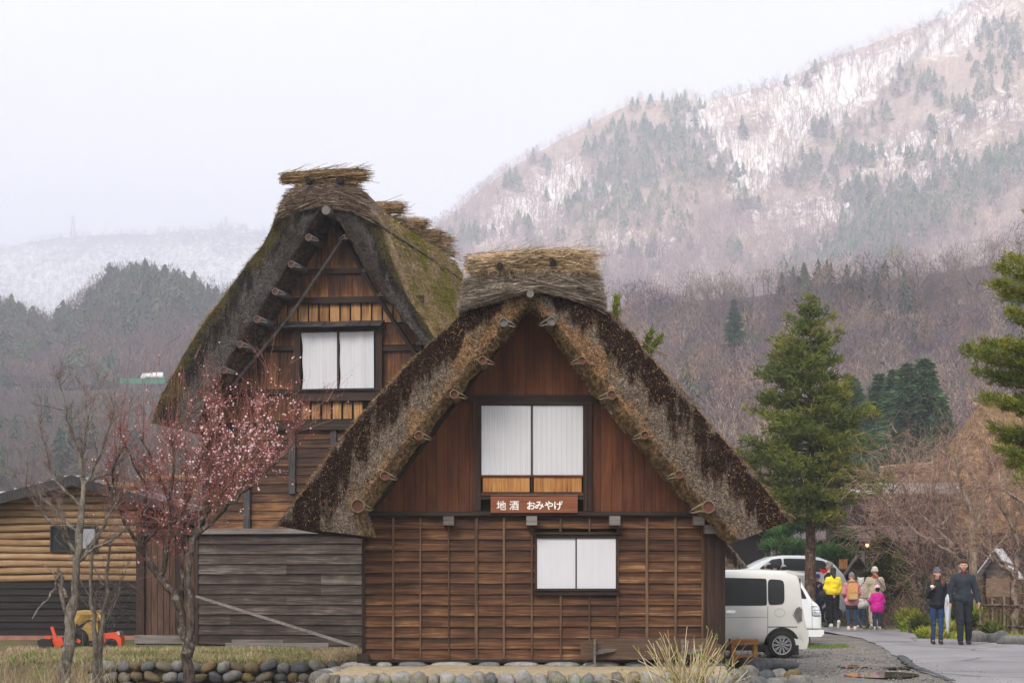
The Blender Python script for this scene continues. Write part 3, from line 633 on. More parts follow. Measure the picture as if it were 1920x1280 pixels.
def straw_roll(parent, name, mat, a, b, r, n=500, sag=.0, spread=1.0, wild=.06, thick=.011, core=True):
    a = np.array(a, float); b = np.array(b, float); d = b-a; L_ = np.linalg.norm(d); d /= L_
    u = np.array([0, 1., 0]); w_ = np.cross(d, u); w_ /= np.linalg.norm(w_)
    mb = MB()
    if core:
        tt = np.linspace(0, 1, 7); pts = [a+d*L_*t+np.array([0, 0, sag*math.sin(math.pi*t)]) for t in tt]
        mb.tube(pts, r*np.array([.80, .86, .9, .88, .9, .86, .80]), 9)
    th = rng.uniform(0, 2*math.pi, n); q = np.sqrt(rng.random(n))*1.05; t0 = rng.uniform(-.06, .85, n); ln = rng.uniform(.15, .55, n)*L_
    ln = np.minimum(ln, (1.0+rng.random(n)*.12-t0)*L_); wild = wild*np.where(rng.random(n) < .18, 3.2, 1.0)[:, None]
    p = a+d*(t0*L_)[:, None]+(u*np.cos(th)[:, None]*q[:, None]*1.1+w_*np.sin(th)[:, None]*q[:, None])*r*spread
    p[:, 2] += sag*np.sin(math.pi*np.clip(t0, 0, 1))
    dv = d*ln[:, None]+rng.normal(size=(n, 3))*wild*L_*[.3, .35, .35]; dv[:, 2] += sag*(np.sin(math.pi*np.clip(t0+ln/L_, 0, 1))-np.sin(math.pi*np.clip(t0, 0, 1)))
    V, Fq = strands(p, dv, thick); mb.add(V, Fq, rnd=np.repeat(rng.random(n)*.9+.1, 6))
    return mb.build(name, mat, parent)
def pt(px, py, yl): x, z = F(px, py, yl); return (x, yl, z)
for (a, b, r) in (((877, 502), (1006, 484), .085), ((1000, 482), (1106, 493), .095), ((880, 508), (1002, 497), .06), ((1030, 497), (1118, 515), .055)):
    straw_roll(house, 'straw_bundle', M_straw, pt(*a, YC-.04), pt(*b, YC-.02), r, 520, .02, 1.1, .09, .010)
straw_roll(house, 'straw_bundle', M_strawd, pt(905, 509, YC-.0), pt(1095, 509, YC), .05, 330, .03, 1.1, .10, .009)
for k in range(5): straw_roll(house, 'straw_bundle', M_straw, pt(880, 492, 0.7+k*1.2), pt(1108, 486, .7+k*1.2), .13, 150, .04)
for px, py in ((937, 500), (1037, 495)):
    mb = MB(); x, z = F(px, py, YC-.12); mb.tube([(x, YC+.5, z), (x, YC-.19, z)], .052, 9); mb.build('cross_pole', M_dark, house)
# hanging loose straws under the bundle
n = 240; i = rng.uniform(880, 1118, n); p = np.array([pt(a, 503+abs(a-993)*.03, YC-.13) for a in i]); d = np.stack([rng.normal(size=n)*.6, -.15+0*i, -rng.uniform(.1, 1, n)], -1)*rng.uniform(.04, .17, (n, 1))
V, Fq = strands(p, d, .008); mb = MB(); mb.add(V, Fq); q = mb.build('hanging_straw', M_straw, house); q['kind'] = 'stuff'
# the wooden sign (hangs on the wall: a thing of its own)
sg = thing('shop_sign', 'reddish brown wooden board with white Japanese lettering under the upper window', 'sign', (Fx(1001.5)+XF, DF-.17, Fz(961)))
sx0, sx1 = Fx(920, -.17)-Fx(1001.5), Fx(1083, -.17)-Fx(1001.5); sh = Fz(930, -.17)-Fz(962, -.17)
mb = MB(); nx = 30; xx = np.linspace(sx0, sx1, nx); tp = sh+vnoise(np.stack([xx, xx*0, xx*0], -1), 3)*.008+.012*(xx > .1)
G = np.array([[(x, .035+.03, t_), (x, .035*t_/sh*0+.03, t_), (x, 0, t_*.86), (x, 0.0, .0), (x, .03, -.002)] for x, t_ in zip(xx, tp)]); mb.grid(G[::-1])
for e, rv in ((0, 0), (nx-1, 1)): mb.add(G[e], [tuple(range(5)) if rv else tuple(range(5))[::-1]])
M_signw = mat_wood('sign_wood', [(.2, (.085, .028, .015)), (.5, (.19, .062, .030)), (.8, (.27, .11, .06))], 'x', .8)
mb.build('board', M_signw, sg)
mb = MB(); mb.box(sx0-.004, sx1+.004, .002, .034, sh*.985+.004, sh*1.02+.012); mb.build('weathered_edge', M_greywood, sg)
M_letter = flat('white_lettering', (.80, .79, .76), .7, .05, 30)
for ch, px in (('地', 940), ('酒', 964), ('お', 996), ('み', 1011.5), ('や', 1029), ('げ', 1047)):
    cu = bpy.data.curves.new('lettering', 'FONT'); cu.body = ch; cu.size = .150 if px < 970 else .142; cu.align_x = 'CENTER'; cu.align_y = 'CENTER'; cu.extrude = .003; cu.offset = .0012 if px < 970 else .0028
    o = bpy.data.objects.new('tmp_text', cu); COL.objects.link(o); bpy.context.view_layer.update()
    me = bpy.data.meshes.new_from_object(o.evaluated_get(bpy.context.evaluated_depsgraph_get())); bpy.data.objects.remove(o)
    if len(me.vertices):                       # centre each glyph on its own outline
        cv = np.array([v.co[:] for v in me.vertices]); mid = (cv.max(0)+cv.min(0))/2
        for v in me.vertices: v.co = (v.co.x-mid[0], v.co.y-mid[1], v.co.z)
    me.materials.clear(); me.materials.append(M_letter); lo = bpy.data.objects.new('lettering', me); COL.objects.link(lo); lo.parent = sg
    lo.location = (Fx(px, -.17)-Fx(1001.5), -.004, Fz(948.5, -.17)-Fz(962, -.17)); lo.rotation_euler = (R(90), 0, 0)
# small box under the right eave
bx = thing('meter_box', 'small grey metal box hanging under the right eave beside the upper window', 'box', (Fx(1151)+XF, DF-.25, Fz(778)))
mb = MB(); mb.box(-.065, .065, -.03, .05, 0, .18); mb.box(-.075, -.07, -.02, .03, .02, .17); mb.build('casing', flat('grey_casing', (.33, .34, .33), .5, .1), bx)
mb = MB(); mb.box(-.045, .045, -.034, -.031, .09, .155); mb.box(-.045, .045, -.034, -.031, .015, .05, 1); mb.build('label_plate', [flat('pale_plate', (.55, .56, .55), .5, .1), M_iron], bx)
mb = MB(); mb.tube([(-.05, 0, .02), (-.07, 0, -.03), (-.04, 0, -.045), (-.02, 0, .0)], .006, 6); mb.build('cable', M_loggrey, bx)
# a couple of stray bamboo canes in the thatch edge
for a, b in (((508, 988), (545, 962)), ((1205, 640), (1250, 672)), ((1425, 905), (1448, 916)), ((1478, 962), (1492, 972)), ((1228, 655), (1253, 668))):
    mb = MB(); mb.tube([pt(*a, YF+.1), pt(*b, YF+.1)], .009, 6); mb.build('loose_cane', M_logbark, roofA)

# stone platform
pl = thing('stone_platform', 'cobblestone platform carrying the nearer house, edged with rounded river stones', 'stone base', (0, DF, 0))
mb = MB(); G = []
zt = Fz(1241)
poly = [(-2.75, -2.2), (3.05, -2.3), (3.25, .6), (-2.4, .6)]
nx, ny = 60, 24; A_ = np.linspace(0, 1, nx)[:, None, None]; B_ = np.linspace(0, 1, ny)[None, :, None]
q = [np.array(p_) for p_ in poly]; XYp = (q[0]*(1-A_)+q[1]*A_)*(1-B_)+(q[3]*(1-A_)+q[2]*A_)*B_
Zp = zt-.03+vn2(XYp[..., 0], XYp[..., 1], 2.2)*.02-.05*(1-B_[..., 0])
mb.grid(np.concatenate([XYp, Zp[..., None]], -1)); 
Gs = np.stack([np.concatenate([XYp[:, 0], Zp[:, 0:1]], -1), np.concatenate([XYp[:, 0], Zp[:, 0:1]*0-.6], -1)], 1); mb.grid(Gs[::-1])
Gs = np.stack([np.concatenate([XYp[0], Zp[0][:, None]], -1), np.concatenate([XYp[0], Zp[0][:, None]*0-.6], -1)], 1); mb.grid(Gs)
Gs = np.stack([np.concatenate([XYp[-1], Zp[-1][:, None]], -1), np.concatenate([XYp[-1], Zp[-1][:, None]*0-.6], -1)], 1); mb.grid(Gs[::-1])
mb.build('mortar_bed', M_sand, pl, smooth=True)
mb = MB(); x = -2.75
while x < 3.0:
    wdt = random.uniform(.07, .145); blob(mb, (x+wdt, -2.25-.05*random.random(), .075+random.uniform(-.02, .02)), (wdt*1.08, .16, random.uniform(.10, .14)), x*3, amp=.42, rot=random.uniform(-.8, .8), rnd=random.random()); 
    blob(mb, (x+wdt+.1, -2.32, -.17+random.uniform(-.02, .02)), (wdt, .16, .13), x*5, rnd=random.random()); x += wdt*1.93
y = -2.1
while y < .4:
    blob(mb, (-2.72+(y+2.1)*.14, y, .09), (.15, .17, .13), y*3, rnd=random.random()); y += .29
mb.build('edge_stones', M_stone, pl, smooth=True)
mb = MB(); x = -2.55
while x < 3.1:
    wdt = random.uniform(.12, .34); blob(mb, (x+wdt, -.16+random.uniform(-.03, .03), zt-.035), (wdt*.98, .12, .05), x*7, amp=.1, rnd=random.uniform(.1, .55)); x += wdt*2+random.uniform(.0, .08)
mb.build('sill_stones', M_stone, pl, smooth=True)
# ================================================================ REAR HOUSE
TH = R(10.5); DR = 46.0; XR = (633-960)/FP*DR
rear = thing('thatched_house', 'taller mossy thatched house behind at the left, turned slightly, with grey lapped boards below', 'house', (XR, DR, 0), -TH)
cT, sT = math.cos(TH), math.sin(TH)
def Q(px, py, yl=0.0):
    xp = (px-960)/FP; t = (yl+XR*sT+DR*cT)/(xp*sT+cT); return ((t*xp-XR)*cT-(t-DR)*sT, CAMZ-(py-HOR)/FP*t)
def q3(px, py, yl): x, z = Q(px, py, yl); return (x, yl, z)
def qbox(mb, px0, px1, py0, py1, ya, yb_, m=0, **at):
    xm = (px0+px1)/2; ym = (py0+py1)/2
    x0 = Q(px0, ym, ya)[0]; x1 = Q(px1, ym, ya)[0]; z1 = Q(xm, py0, ya)[1]; z0 = Q(xm, py1, ya)[1]
    return mb.box(x0, x1, ya, yb_, z0, z1, m, **at)
YR = -1.05
outer = [Q(x, y, YR) for x, y in [(281, 792), (294, 750), (318, 706), (355, 640), (385, 594), (422, 548), (460, 494), (492, 455), (514, 410), (550, 376), (607, 356), (650, 364), (684, 382), (708, 405), (726, 455), (745, 508), (766, 556), (796, 604), (845, 678), (895, 758), (948, 845)]]
inner = [Q(x, y, YR) for x, y in [(362, 812), (382, 760), (412, 704), (443, 648), (478, 596), (508, 547), (538, 496), (562, 456), (590, 412), (608, 390), (624, 400), (641, 424), (664, 460), (688, 505), (714, 545), (750, 592), (792, 642), (840, 715), (892, 812)]]
O_ = halves(outer, 10, 120); I_ = halves(inner, 9, 120)
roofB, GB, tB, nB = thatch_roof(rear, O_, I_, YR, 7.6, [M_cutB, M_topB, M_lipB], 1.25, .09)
loose_reeds(roofB, 'loose_reeds', GB, tB, nB, YR, [M_strawd, M_cutB], 3000, 4500, (.03, .09))
# straw and moss tufts lying on the right slope
n = 15000; jj = np.where((tB > .99))[0]; i = rng.integers(int(GB.shape[0]*.5)+2, GB.shape[0]-2, n); j = rng.choice(jj[2:], n); p = GB[i, j]+rng.normal(size=(n, 3))*.05
tg = GB[np.minimum(i+1, GB.shape[0]-1), j]-GB[i, j]; tg /= np.linalg.norm(tg, axis=1)[:, None]+1e-9
nv = np.stack([nB[i, 0], 0*i, nB[i, 1]], -1)
V, Fq = strands(p+nv*.01, (tg*.8+nv*.45+rng.normal(size=(n, 3))*.2)*rng.uniform(.04, .15, (n, 1)), .016)
o = MB().add(V, Fq).build('roof_straw', M_topB, roofB); o['kind'] = 'stuff'
# ridge
YC2 = YR-.08
topc = [Q(x, y, YC2) for x, y in [(538, 362), (560, 352), (605, 346), (650, 348), (684, 360)]]
botc = [Q(x, y, YC2) for x, y in [(512, 420), (535, 405), (570, 392), (606, 386), (645, 392), (682, 404), (716, 424)]]
capo, GC = strand_mat(rear, 'ridge_cap', M_capr, topc, botc, YC2, .14, 7.2, fuzz=1500, lenr=(.15, .6), thick=.016)
for px in (575, 638):
    k = int(np.argmin(abs(GC[:, 9, 0]-Q(px, 380, YC2)[0]))); pts = [GC[k, j]+np.array([0, -.02, 0]) for j in range(0, 18, 3)]
    mb = MB(); mb.tube(pts, .012, 5); mb.build('binding_rope', M_rope, capo)
xa = Q(529, 330, YC2)[0]; xb = Q(682, 330, YC2)[0]; zc = Q(605, 330, YC2)[1]; zr = Q(605, 345, YC2)[1]
mb_ = MB()
for k, v in enumerate((YC2+.05, 2.1, 4.4, 6.2, 7.1)):
    if k == 0:
        straw_roll(rear, 'straw_bundle', M_strawd, (xa, v, zc-.02), (xb, v, zc+.0), .12, 700, .02, 1, .05, .016)
        straw_roll(rear, 'straw_bundle', M_strawd, (xa+.3, v, zc-.16), (xb-.15, v, zc-.17), .08, 300, .05, 1, .1, .014)
    else:
        straw_roll(rear, 'straw_bundle', M_strawd, (xa+.15, v, zc-.16), (xb+.05, v, zc-.16), .15, 420, .0, 1, .05, .016)
        straw_roll(rear, 'straw_bundle', M_straw, (xa+.1, v+.3, zc-.42), (xb+.12, v+.3, zc-.44), .10, 240, .10, 1, .12, .016)
for px in (582, 640):
    x, z = Q(px, 341, YC2); mb = MB(); mb.tube([(x, YC2+.6, z), (x, YC2-.2, z)], .07, 8); mb.build('cross_pole', M_dark, rear)
x, z = Q(611, 394, YC2-.2); mb = MB(); mb.tube([(x, YC2+.8, z), (x, YC2-.2, z)], .095, 12); mb.build('ridge_pole', M_loggrey, rear, smooth=True)
# gable wall
wi = np.array(inner); order = np.argsort(wi[:, 0]); wx2, wz2 = wi[order, 0], wi[order, 1]
def roof_in2(x): return float(np.interp(x, wx2, wz2))+.35
mb = MB(); mb.prism([Q(375, 1000), Q(700, 1000), Q(860, 1000), Q(880, 850), Q(735, 600), Q(615, 405), Q(500, 610), Q(390, 805)], .05, 8.6); mb.build('wall_core', M_dark, rear)
wx0, wx1 = Q(552, 700)[0], Q(716, 700)[0]
def zf(py, px=633): return Q(px, py)[1]
X0 = Q(392, 800)[0]; X1 = Q(860, 800)[0]; step = .27
bands = [(405, 505, None), (512, 557, None), (608, 648, 'side'), (658, 728, 'side'), (740, 790, 'side')]
xsv = np.arange(X0-.3, X1, step)+rng.uniform(-.02, .02, len(np.arange(X0-.3, X1, step)))
for a, b, side in bands:
    z1_, z0_ = zf(a), zf(b)
    f_hi = lambda x: min(z1_, roof_in2(x)+.3); f_lo = lambda x: z0_
    if side:
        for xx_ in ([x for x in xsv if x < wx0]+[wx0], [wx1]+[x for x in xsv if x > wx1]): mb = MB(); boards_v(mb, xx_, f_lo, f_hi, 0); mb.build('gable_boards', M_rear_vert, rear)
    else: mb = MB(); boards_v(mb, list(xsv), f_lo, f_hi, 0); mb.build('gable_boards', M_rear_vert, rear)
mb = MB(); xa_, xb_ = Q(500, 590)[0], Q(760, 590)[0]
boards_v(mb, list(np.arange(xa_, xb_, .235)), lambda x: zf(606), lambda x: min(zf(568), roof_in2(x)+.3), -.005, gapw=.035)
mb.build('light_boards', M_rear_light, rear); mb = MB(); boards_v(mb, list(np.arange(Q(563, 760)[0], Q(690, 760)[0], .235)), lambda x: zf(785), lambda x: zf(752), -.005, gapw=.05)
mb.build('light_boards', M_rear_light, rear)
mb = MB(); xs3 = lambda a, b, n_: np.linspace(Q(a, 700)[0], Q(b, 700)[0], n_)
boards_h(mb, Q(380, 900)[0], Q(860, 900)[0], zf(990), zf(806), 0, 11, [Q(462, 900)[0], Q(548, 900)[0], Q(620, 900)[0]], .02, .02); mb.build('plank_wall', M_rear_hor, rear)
mb = MB()
for a, b, y0, y1, pr in ((566, 690, 503, 513, .07), (535, 735, 556, 568, .09), (470, 552, 648, 657, .07), (716, 790, 648, 657, .07), (430, 552, 729, 739, .08), (716, 830, 729, 739, .08),
                      (552, 716, 732, 751, .10), (500, 800, 786, 805, .14), (552, 716, 728, 732, .16), (505, 722, 608, 620, .06)):
    mb = MB(); qbox(mb, a, b, y0, y1, -pr, 0, rnd=random.random()); mb.build('beam', M_beam, rear)
mb = MB(); qbox(mb, 550, 562, 614, 790, -.13, 0, rnd=.5); mb.build('window_post', M_beamz, rear); mb = MB(); qbox(mb, 704, 716, 614, 790, -.13, 0, rnd=.3); mb.build('window_post', M_beamz, rear)
mb = MB(); qbox(mb, 541, 553, 800, 925, -.12, 0, rnd=.5); mb.build('post', M_greypost, rear); mb = MB(); qbox(mb, 620, 630, 806, 870, -.1, 0, rnd=.5); mb.build('post', M_greypost, rear)
mb = MB(); qbox(mb, 456, 468, 890, 992, -.15, 0, rnd=.3); mb.build('post', M_greypost, rear)
w3 = bpy.data.objects.new('window', None); COL.objects.link(w3); w3.parent = rear
for a, b in ((566, 632), (636, 701)):
    x0, z1_ = Q(a, 622, -.05); x1, z0_ = Q(b, 728, -.05); xx = np.linspace(x0, x1, 40)
    wv = lambda z: .02*math.sin((z-z0_)*3.1)+.012*math.sin(z*9)
    G = np.array([[(x+(wv(z) if x-x0 < .2 or a > 600 and x-x0 < .1 else 0)*(1-(x-x0)/(x1-x0)), -.05+.012*math.sin(x*21+z)+.01*math.sin(x*8-z*2), z) for z in np.linspace(z0_, z1_, 14)] for x in xx]); mb = MB(); mb.grid(G); mb.build('cloth_screen', M_paper, w3, smooth=True)
mb = MB(); qbox(mb, 632.5, 635.5, 620, 730, -.07, 0); qbox(mb, 562, 705, 618, 622, -.09, 0); mb.build('mullion', M_beamz, w3)
mb = MB(); xh = np.linspace(Q(525, 610)[0], Q(722, 610)[0], 10)
for a, b in zip(xh[:-1], xh[1:]):
    z_ = zf(607)+random.uniform(-.01, .01); v = [(a, 0, z_+.06), (b-.01, 0, z_+.06), (b-.01, -.34, z_-.07), (a, -.34, z_-.07)]; v += [(x, y, z-.025) for x, y, z in v]
    mb.add(v, [(3, 2, 1, 0), (4, 5, 6, 7), (3, 7, 6, 2), (0, 3, 7, 4)[::-1], (1, 2, 6, 5)], rnd=random.random())
mb.build('hood', M_greypost, w3)
# purlin ends
for px, py, r, sd in [(580, 446, .09, -1), (548, 496, .09, -1), (518, 547, .09, -1), (484, 599, .095, -1), (452, 646, .09, -1), (422, 694, .09, -1), (390, 741, .095, -1), (648, 440, .085, 1), (686, 502, .06, 1), (714, 548, .06, 1), (752, 597, .06, 1), (788, 640, .06, 1)]:
    x, z = Q(px, py, YR+.05); log_end(rear, x, YR-.02 if sd < 0 else YR+.2, z, r*.85, 1.0, 0, sd, 0, M_loggrey, M_logend)
mb = MB(); mb.tube([q3(640, 452, -.28), q3(545, 590, -.30), q3(436, 722, -.3)], .035, 7); mb.build('pole', M_greywood, rear)
mb = MB()
for pts in ([(604, 400), (548, 482), (486, 590), (424, 692), (380, 765)], [(620, 405), (668, 485), (725, 580), (775, 655), (850, 770)]):
    q = [Q(*p) for p in pts]
    for a, b in zip(q[:-1], q[1:]): mb.bar((a[0], -.07, a[1]), (b[0], -.07, b[1]), .07, .26, (0, 1, 0), rnd=.4)
mb.build('rafter', M_beam, rear)
# grey lapped wall standing forward, door panel and lean-to at the left
mb = MB(); qbox(mb, 366, 720, 990, 1000, -.42, 0, rnd=.4); mb.build('beam', M_greywood, rear)
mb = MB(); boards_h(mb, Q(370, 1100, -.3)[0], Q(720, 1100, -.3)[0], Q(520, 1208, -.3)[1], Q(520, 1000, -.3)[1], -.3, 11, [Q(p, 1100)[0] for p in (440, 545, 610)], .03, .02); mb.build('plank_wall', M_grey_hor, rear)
mb = MB(); qbox(mb, 364, 371, 998, 1210, -.37, 0, rnd=.5); mb.build('post', M_beamz, rear)
mb = MB(); xd = [Q(p, 1100)[0] for p in np.linspace(272, 364, 9)]; boards_v(mb, xd, lambda x: Q(300, 1190)[1], lambda x: Q(300, 1000)[1], 0, gapw=.012); mb.build('door_boards', M_rear_door, rear)
mb = MB(); qbox(mb, 255, 270, 985, 1215, -.1, .05, rnd=.6); mb.build('post', M_beamz, rear); mb = MB(); qbox(mb, 330, 340, 1000, 1195, -.06, 0, rnd=.3); mb.build('post', M_beamz, rear)
mb = MB(); qbox(mb, 252, 366, 1190, 1206, -.14, 0, rnd=.5); mb.build('beam', M_greywood, rear); mb = MB(); qbox(mb, 262, 366, 990, 1002, -.10, 0, rnd=.2); mb.build('beam', M_greywood, rear)
mb = MB(); mb.prism([Q(262, 1205), Q(372, 1205), Q(372, 995), Q(262, 995)], .03, 5.0); mb.prism([Q(372, 1212), Q(720, 1212), Q(720, 995), Q(372, 995)], -.28, .04); mb.build('wall_core', M_dark, rear)
mb = MB(); a = Q(250, 985, -.3); b = Q(376, 965, -.3); mb.prism([a, (b[0], a[1]), (b[0], b[1]+.1), (a[0], a[1]+.05)], -.35, 5.2); mb.build('lean_to_roof', M_darkside, rear)
mb = MB(); qbox(mb, 262, 366, 1206, 1216, -.05, 3); mb.build('footing', flat('pale_concrete', (.33, .32, .30), .9, .2), rear)
# things lying at its foot
br = thing('wooden_prop', 'long grey plank leaning diagonally across the grey boarded wall', 'plank', (0, 0, 0))
mb = MB(); a = np.array(P(371, 1118, 45.7)); b = np.array(P(674, 1226, 42.2)); b[2] = max(b[2], float(gz(b[0], 42.2))+.05)
mb.bar(a, b, .05, .12, (0, 1, 0), rnd=.5); br.location = b; mb.build('plank', M_greywood, br, inv=inv_of(br))
# ================================================================ HILLS AND WOODS
def hill(name, sil, base, D0, D1, mat, n=400, m=120, ridge=.05, rs=1.0, pw=1.0, x0=None, x1=None, ext=1.0, seed=0, attrs=None, g=1.0, under=True):
    """slope rising from distance D0 (at pixel row base) to its crest at D1 (rows sil); real heights at real distances"""
    sil = np.array(sil, float); px = np.linspace(sil[0, 0] if x0 is None else x0, sil[-1, 0] if x1 is None else x1, n)
    cy_ = np.interp(px, sil[:, 0], sil[:, 1]); cy_ = cy_+vn2(px*.02, px*0+seed, 1.3)*3
    by = np.interp(px, *np.array(base, float).T) if hasattr(base, '__len__') else np.full(n, float(base))
    t = np.linspace(0, 1, m)[None]; D = D0+(D1-D0)*t**pw; py = by[:, None]+(cy_-by)[:, None]*t**g
    PX = np.repeat(px[:, None], m, 1); D = np.repeat(D, n, 0)
    rg = vnoise(np.stack([PX*.006*rs+py*.004*rs, py*.002*rs+seed, 0*PX+seed], -1), 1.6, 4)
    D = D*(1+ridge*rg*np.minimum(1, t*4+.2))
    V = np.stack([(PX-960)/FP*D, D, CAMZ-(py-HOR)/FP*D], -1)
    back = V[:, -1:].copy(); back[..., 1] += (D1-D0)*.6; back[..., 0] *= back[..., 1]/V[:, -1:, 1]; back[..., 2] *= .35
    front = V[:, :1].copy(); front[..., 2] = -3.0
    G = np.concatenate([front, V, back], 1) if under else np.concatenate([V, back], 1)
    mb = MB(); at = {}
    if attrs is not None:
        a = attrs(PX, py); a = np.concatenate([a[:, :1], a, a[:, -1:]], 1) if under else np.concatenate([a, a[:, -1:]], 1); at = {'snow': a}
    mb.grid(G[::-1], **{k: v[::-1] for k, v in at.items()})
    o = tag(mb.build(name, mat, smooth=True), kind='structure')
    return o, V, PX, py
def hill_mat(name, stops, snow=False, ns=.02):
    t = NT(name); co = t.co(); a = t.noise(co, ns, 6, .7); b = t.noise(co, ns*9, 4, .7)
    c = t.ramp(t.math('ADD', t.math('MULTIPLY', a, .6), t.math('MULTIPLY', b, .4)), stops)
    if snow:
        s_ = t.attr('snow'); k = t.math('ADD', s_, t.math('MULTIPLY', t.math('SUBTRACT', b, .5), 2.4)); k = t.math('ADD', k, t.math('MULTIPLY', t.math('SUBTRACT', a, .5), 1.0))
        c = t.mix(t.ramp(k, [(.40, 0), (.66, 1)]), c, (.84, .80, .76))
    return t.fin(c, .95, None, spec=.05)
def seg(px, py, ax, ay, bx, by_, w_):
    dx, dy = bx-ax, by_-ay; t = np.clip(((px-ax)*dx+(py-ay)*dy)/(dx*dx+dy*dy), 0, 1); return np.exp(-(((px-ax-t*dx)**2+(py-ay-t*dy)**2)/w_**2))
def snowB(px, py):
    s = 1.05*seg(px, py, 1400, 325, 1580, 165, 50)+1.15*seg(px, py, 1560, 175, 1790, 60, 34)+.85*seg(px, py, 1310, 240, 1400, 320, 36)+.75*seg(px, py, 1280, 230, 1300, 250, 22)
    s = s+.8*seg(px, py, 1330, 200, 1480, 180, 34)+.72*seg(px, py, 1790, 50, 1900, -10, 40)
    s = s+.62*seg(px, py, 960, 400, 1120, 350, 45)+.68*seg(px, py, 905, 450, 920, 440, 25)+.60*seg(px, py, 1150, 430, 1230, 460, 45)+.60*seg(px, py, 1680, 300, 1900, 200, 55)+.5*seg(px, py, 1420, 420, 1600, 380, 40)+.45*seg(px, py, 1060, 320, 1040, 330, 40)
    s = s+.42*seg(px, py, 1560, 420, 1800, 330, 30)
    s = s+.30*np.exp(-((px-1040)/190.)**2-((py-400)/95.)**2)+.16*np.exp(-((px-1650)/260.)**2-((py-300)/120.)**2)
    return s*.88
def snowL(px, py): return .62-.25*np.exp(-((py-445)/28.)**2)-.4*sstep(590, 680, py)+.14*vnoise(np.stack([px*.012, py*.02, px*0], -1), 1., 3)
silA = [(-200, 520), (0, 468), (60, 452), (110, 444), (200, 440), (300, 438), (380, 430), (415, 425), (480, 432), (560, 446), (700, 470), (860, 520), (960, 560), (1100, 640)]
MA = hill_mat('far_snow_slope', [(.35, (.13, .12, .14)), (.65, (.24, .22, .24))], True, .009)
hA = hill('far_snowy_ridge', silA, 760, 2700, 4200, MA, 300, 130, .05, 1, seed=3, attrs=snowL)
silB = [(700, 520), (790, 452), (830, 415), (862, 392), (905, 352), (955, 318), (1000, 290), (1050, 262), (1100, 237), (1150, 208), (1195, 190), (1245, 190), (1290, 186), (1330, 190), (1370, 178), (1420, 166), (1475, 150), (1530, 122), (1590, 98), (1650, 78), (1710, 52), (1770, 30), (1830, 0), (1900, -40), (2050, -110), (2250, -180)]
MBm = hill_mat('mountain_leaf_litter', [(.30, (.28, .21, .21)), (.5, (.46, .36, .32)), (.7, (.66, .53, .42))], True, .014)
hB = hill('mountain', silB, [(700, 690), (2250, 640)], 850, 1750, MBm, 620, 260, .085, 1.0, seed=5, attrs=snowB)
silC = [(-260, 520), (-80, 555), (0, 588), (60, 612), (98, 622), (130, 590), (170, 556), (215, 530), (262, 518), (310, 530), (352, 556), (420, 562), (480, 570), (600, 620), (760, 660)]
MC = hill_mat('brown_hill_litter', [(.3, (.05, .038, .04)), (.5, (.10, .068, .066)), (.7, (.15, .105, .09))], False, .03)
hC = hill('left_hill', silC, [(-260, 742), (760, 742)], 560, 760, MC, 220, 90, .06, 2, seed=9)
silD = [(-260, 728), (0, 730), (110, 733), (220, 728), (330, 726), (520, 720), (800, 730), (1000, 760)]
MD = hill_mat('terrace_scrub', [(.3, (.030, .024, .024)), (.5, (.060, .044, .038)), (.62, (.095, .070, .050)), (.75, (.08, .085, .035))], False, .06)
hD = hill('terrace_bank', silD, 1020, 190, 520, MD, 220, 90, .05, 2, pw=1.2, seed=12)
silE = [(940, 640), (1060, 600), (1140, 585), (1200, 572), (1290, 565), (1400, 560), (1500, 540), (1600, 530), (1700, 520), (1800, 505), (1900, 490), (2100, 440), (2400, 380)]
ME = hill_mat('near_hill_litter', [(.3, (.060, .048, .066)), (.5, (.115, .086, .10)), (.7, (.19, .145, .13))], False, .05)
hE = hill('brown_hill', silE, 1020, 150, 380, ME, 300, 110, .06, 2, pw=1.1, seed=15)

# ---- tree templates for the far woods (small meshes merged into woods)
def tmpl_bare(nb=34, spread=.42, h=1.0, seed=0, trunk=.03, tw=.010):
    """bare tree: trunk plus ascending forking branches, as thin flat blades; unit height"""
    r = np.random.default_rng(seed); P0 = []; Dv = []; W = []
    P0.append((0, 0, 0)); Dv.append((r.normal()*.03, r.normal()*.03, .6)); W.append(trunk)
    mains = []
    for k in range(max(5, nb//6)):
        z = r.uniform(.25, .6); a = r.uniform(0, 6.28); d = np.array([math.cos(a)*spread*r.uniform(.4, 1), math.sin(a)*spread*r.uniform(.4, 1), r.uniform(.22, .5)*(1-z*.4)])
        P0.append((0, 0, z)); Dv.append(tuple(d)); W.append(trunk*.5); mains.append((np.array([0, 0, z]), d))
    while len(P0) < nb:
        p, d = mains[r.integers(len(mains))]; t = r.uniform(.3, 1); q = p+d*t; dd = d*r.uniform(.25, .6)+r.normal(size=3)*[.09, .09, .05]+np.array([0, 0, .05])
        P0.append(tuple(q)); Dv.append(tuple(dd)); W.append(tw); 
        if r.random() < .6: mains.append((q, dd))
    P0, Dv, W = np.array(P0), np.array(Dv), np.array(W)[:, None]
    a = r.uniform(0, 3.14, len(P0))[:, None]; s = np.concatenate([np.cos(a), np.sin(a), 0*a], 1)
    V = np.stack([P0-s*W, P0+s*W, P0+Dv+s*W*.4, P0+Dv-s*W*.4], 1).reshape(-1, 3); V[:, 2] /= max(1e-3, V[:, 2].max()); V[:, 2] *= h
    return V, (np.arange(len(P0))*4)[:, None]+np.arange(4)[None]
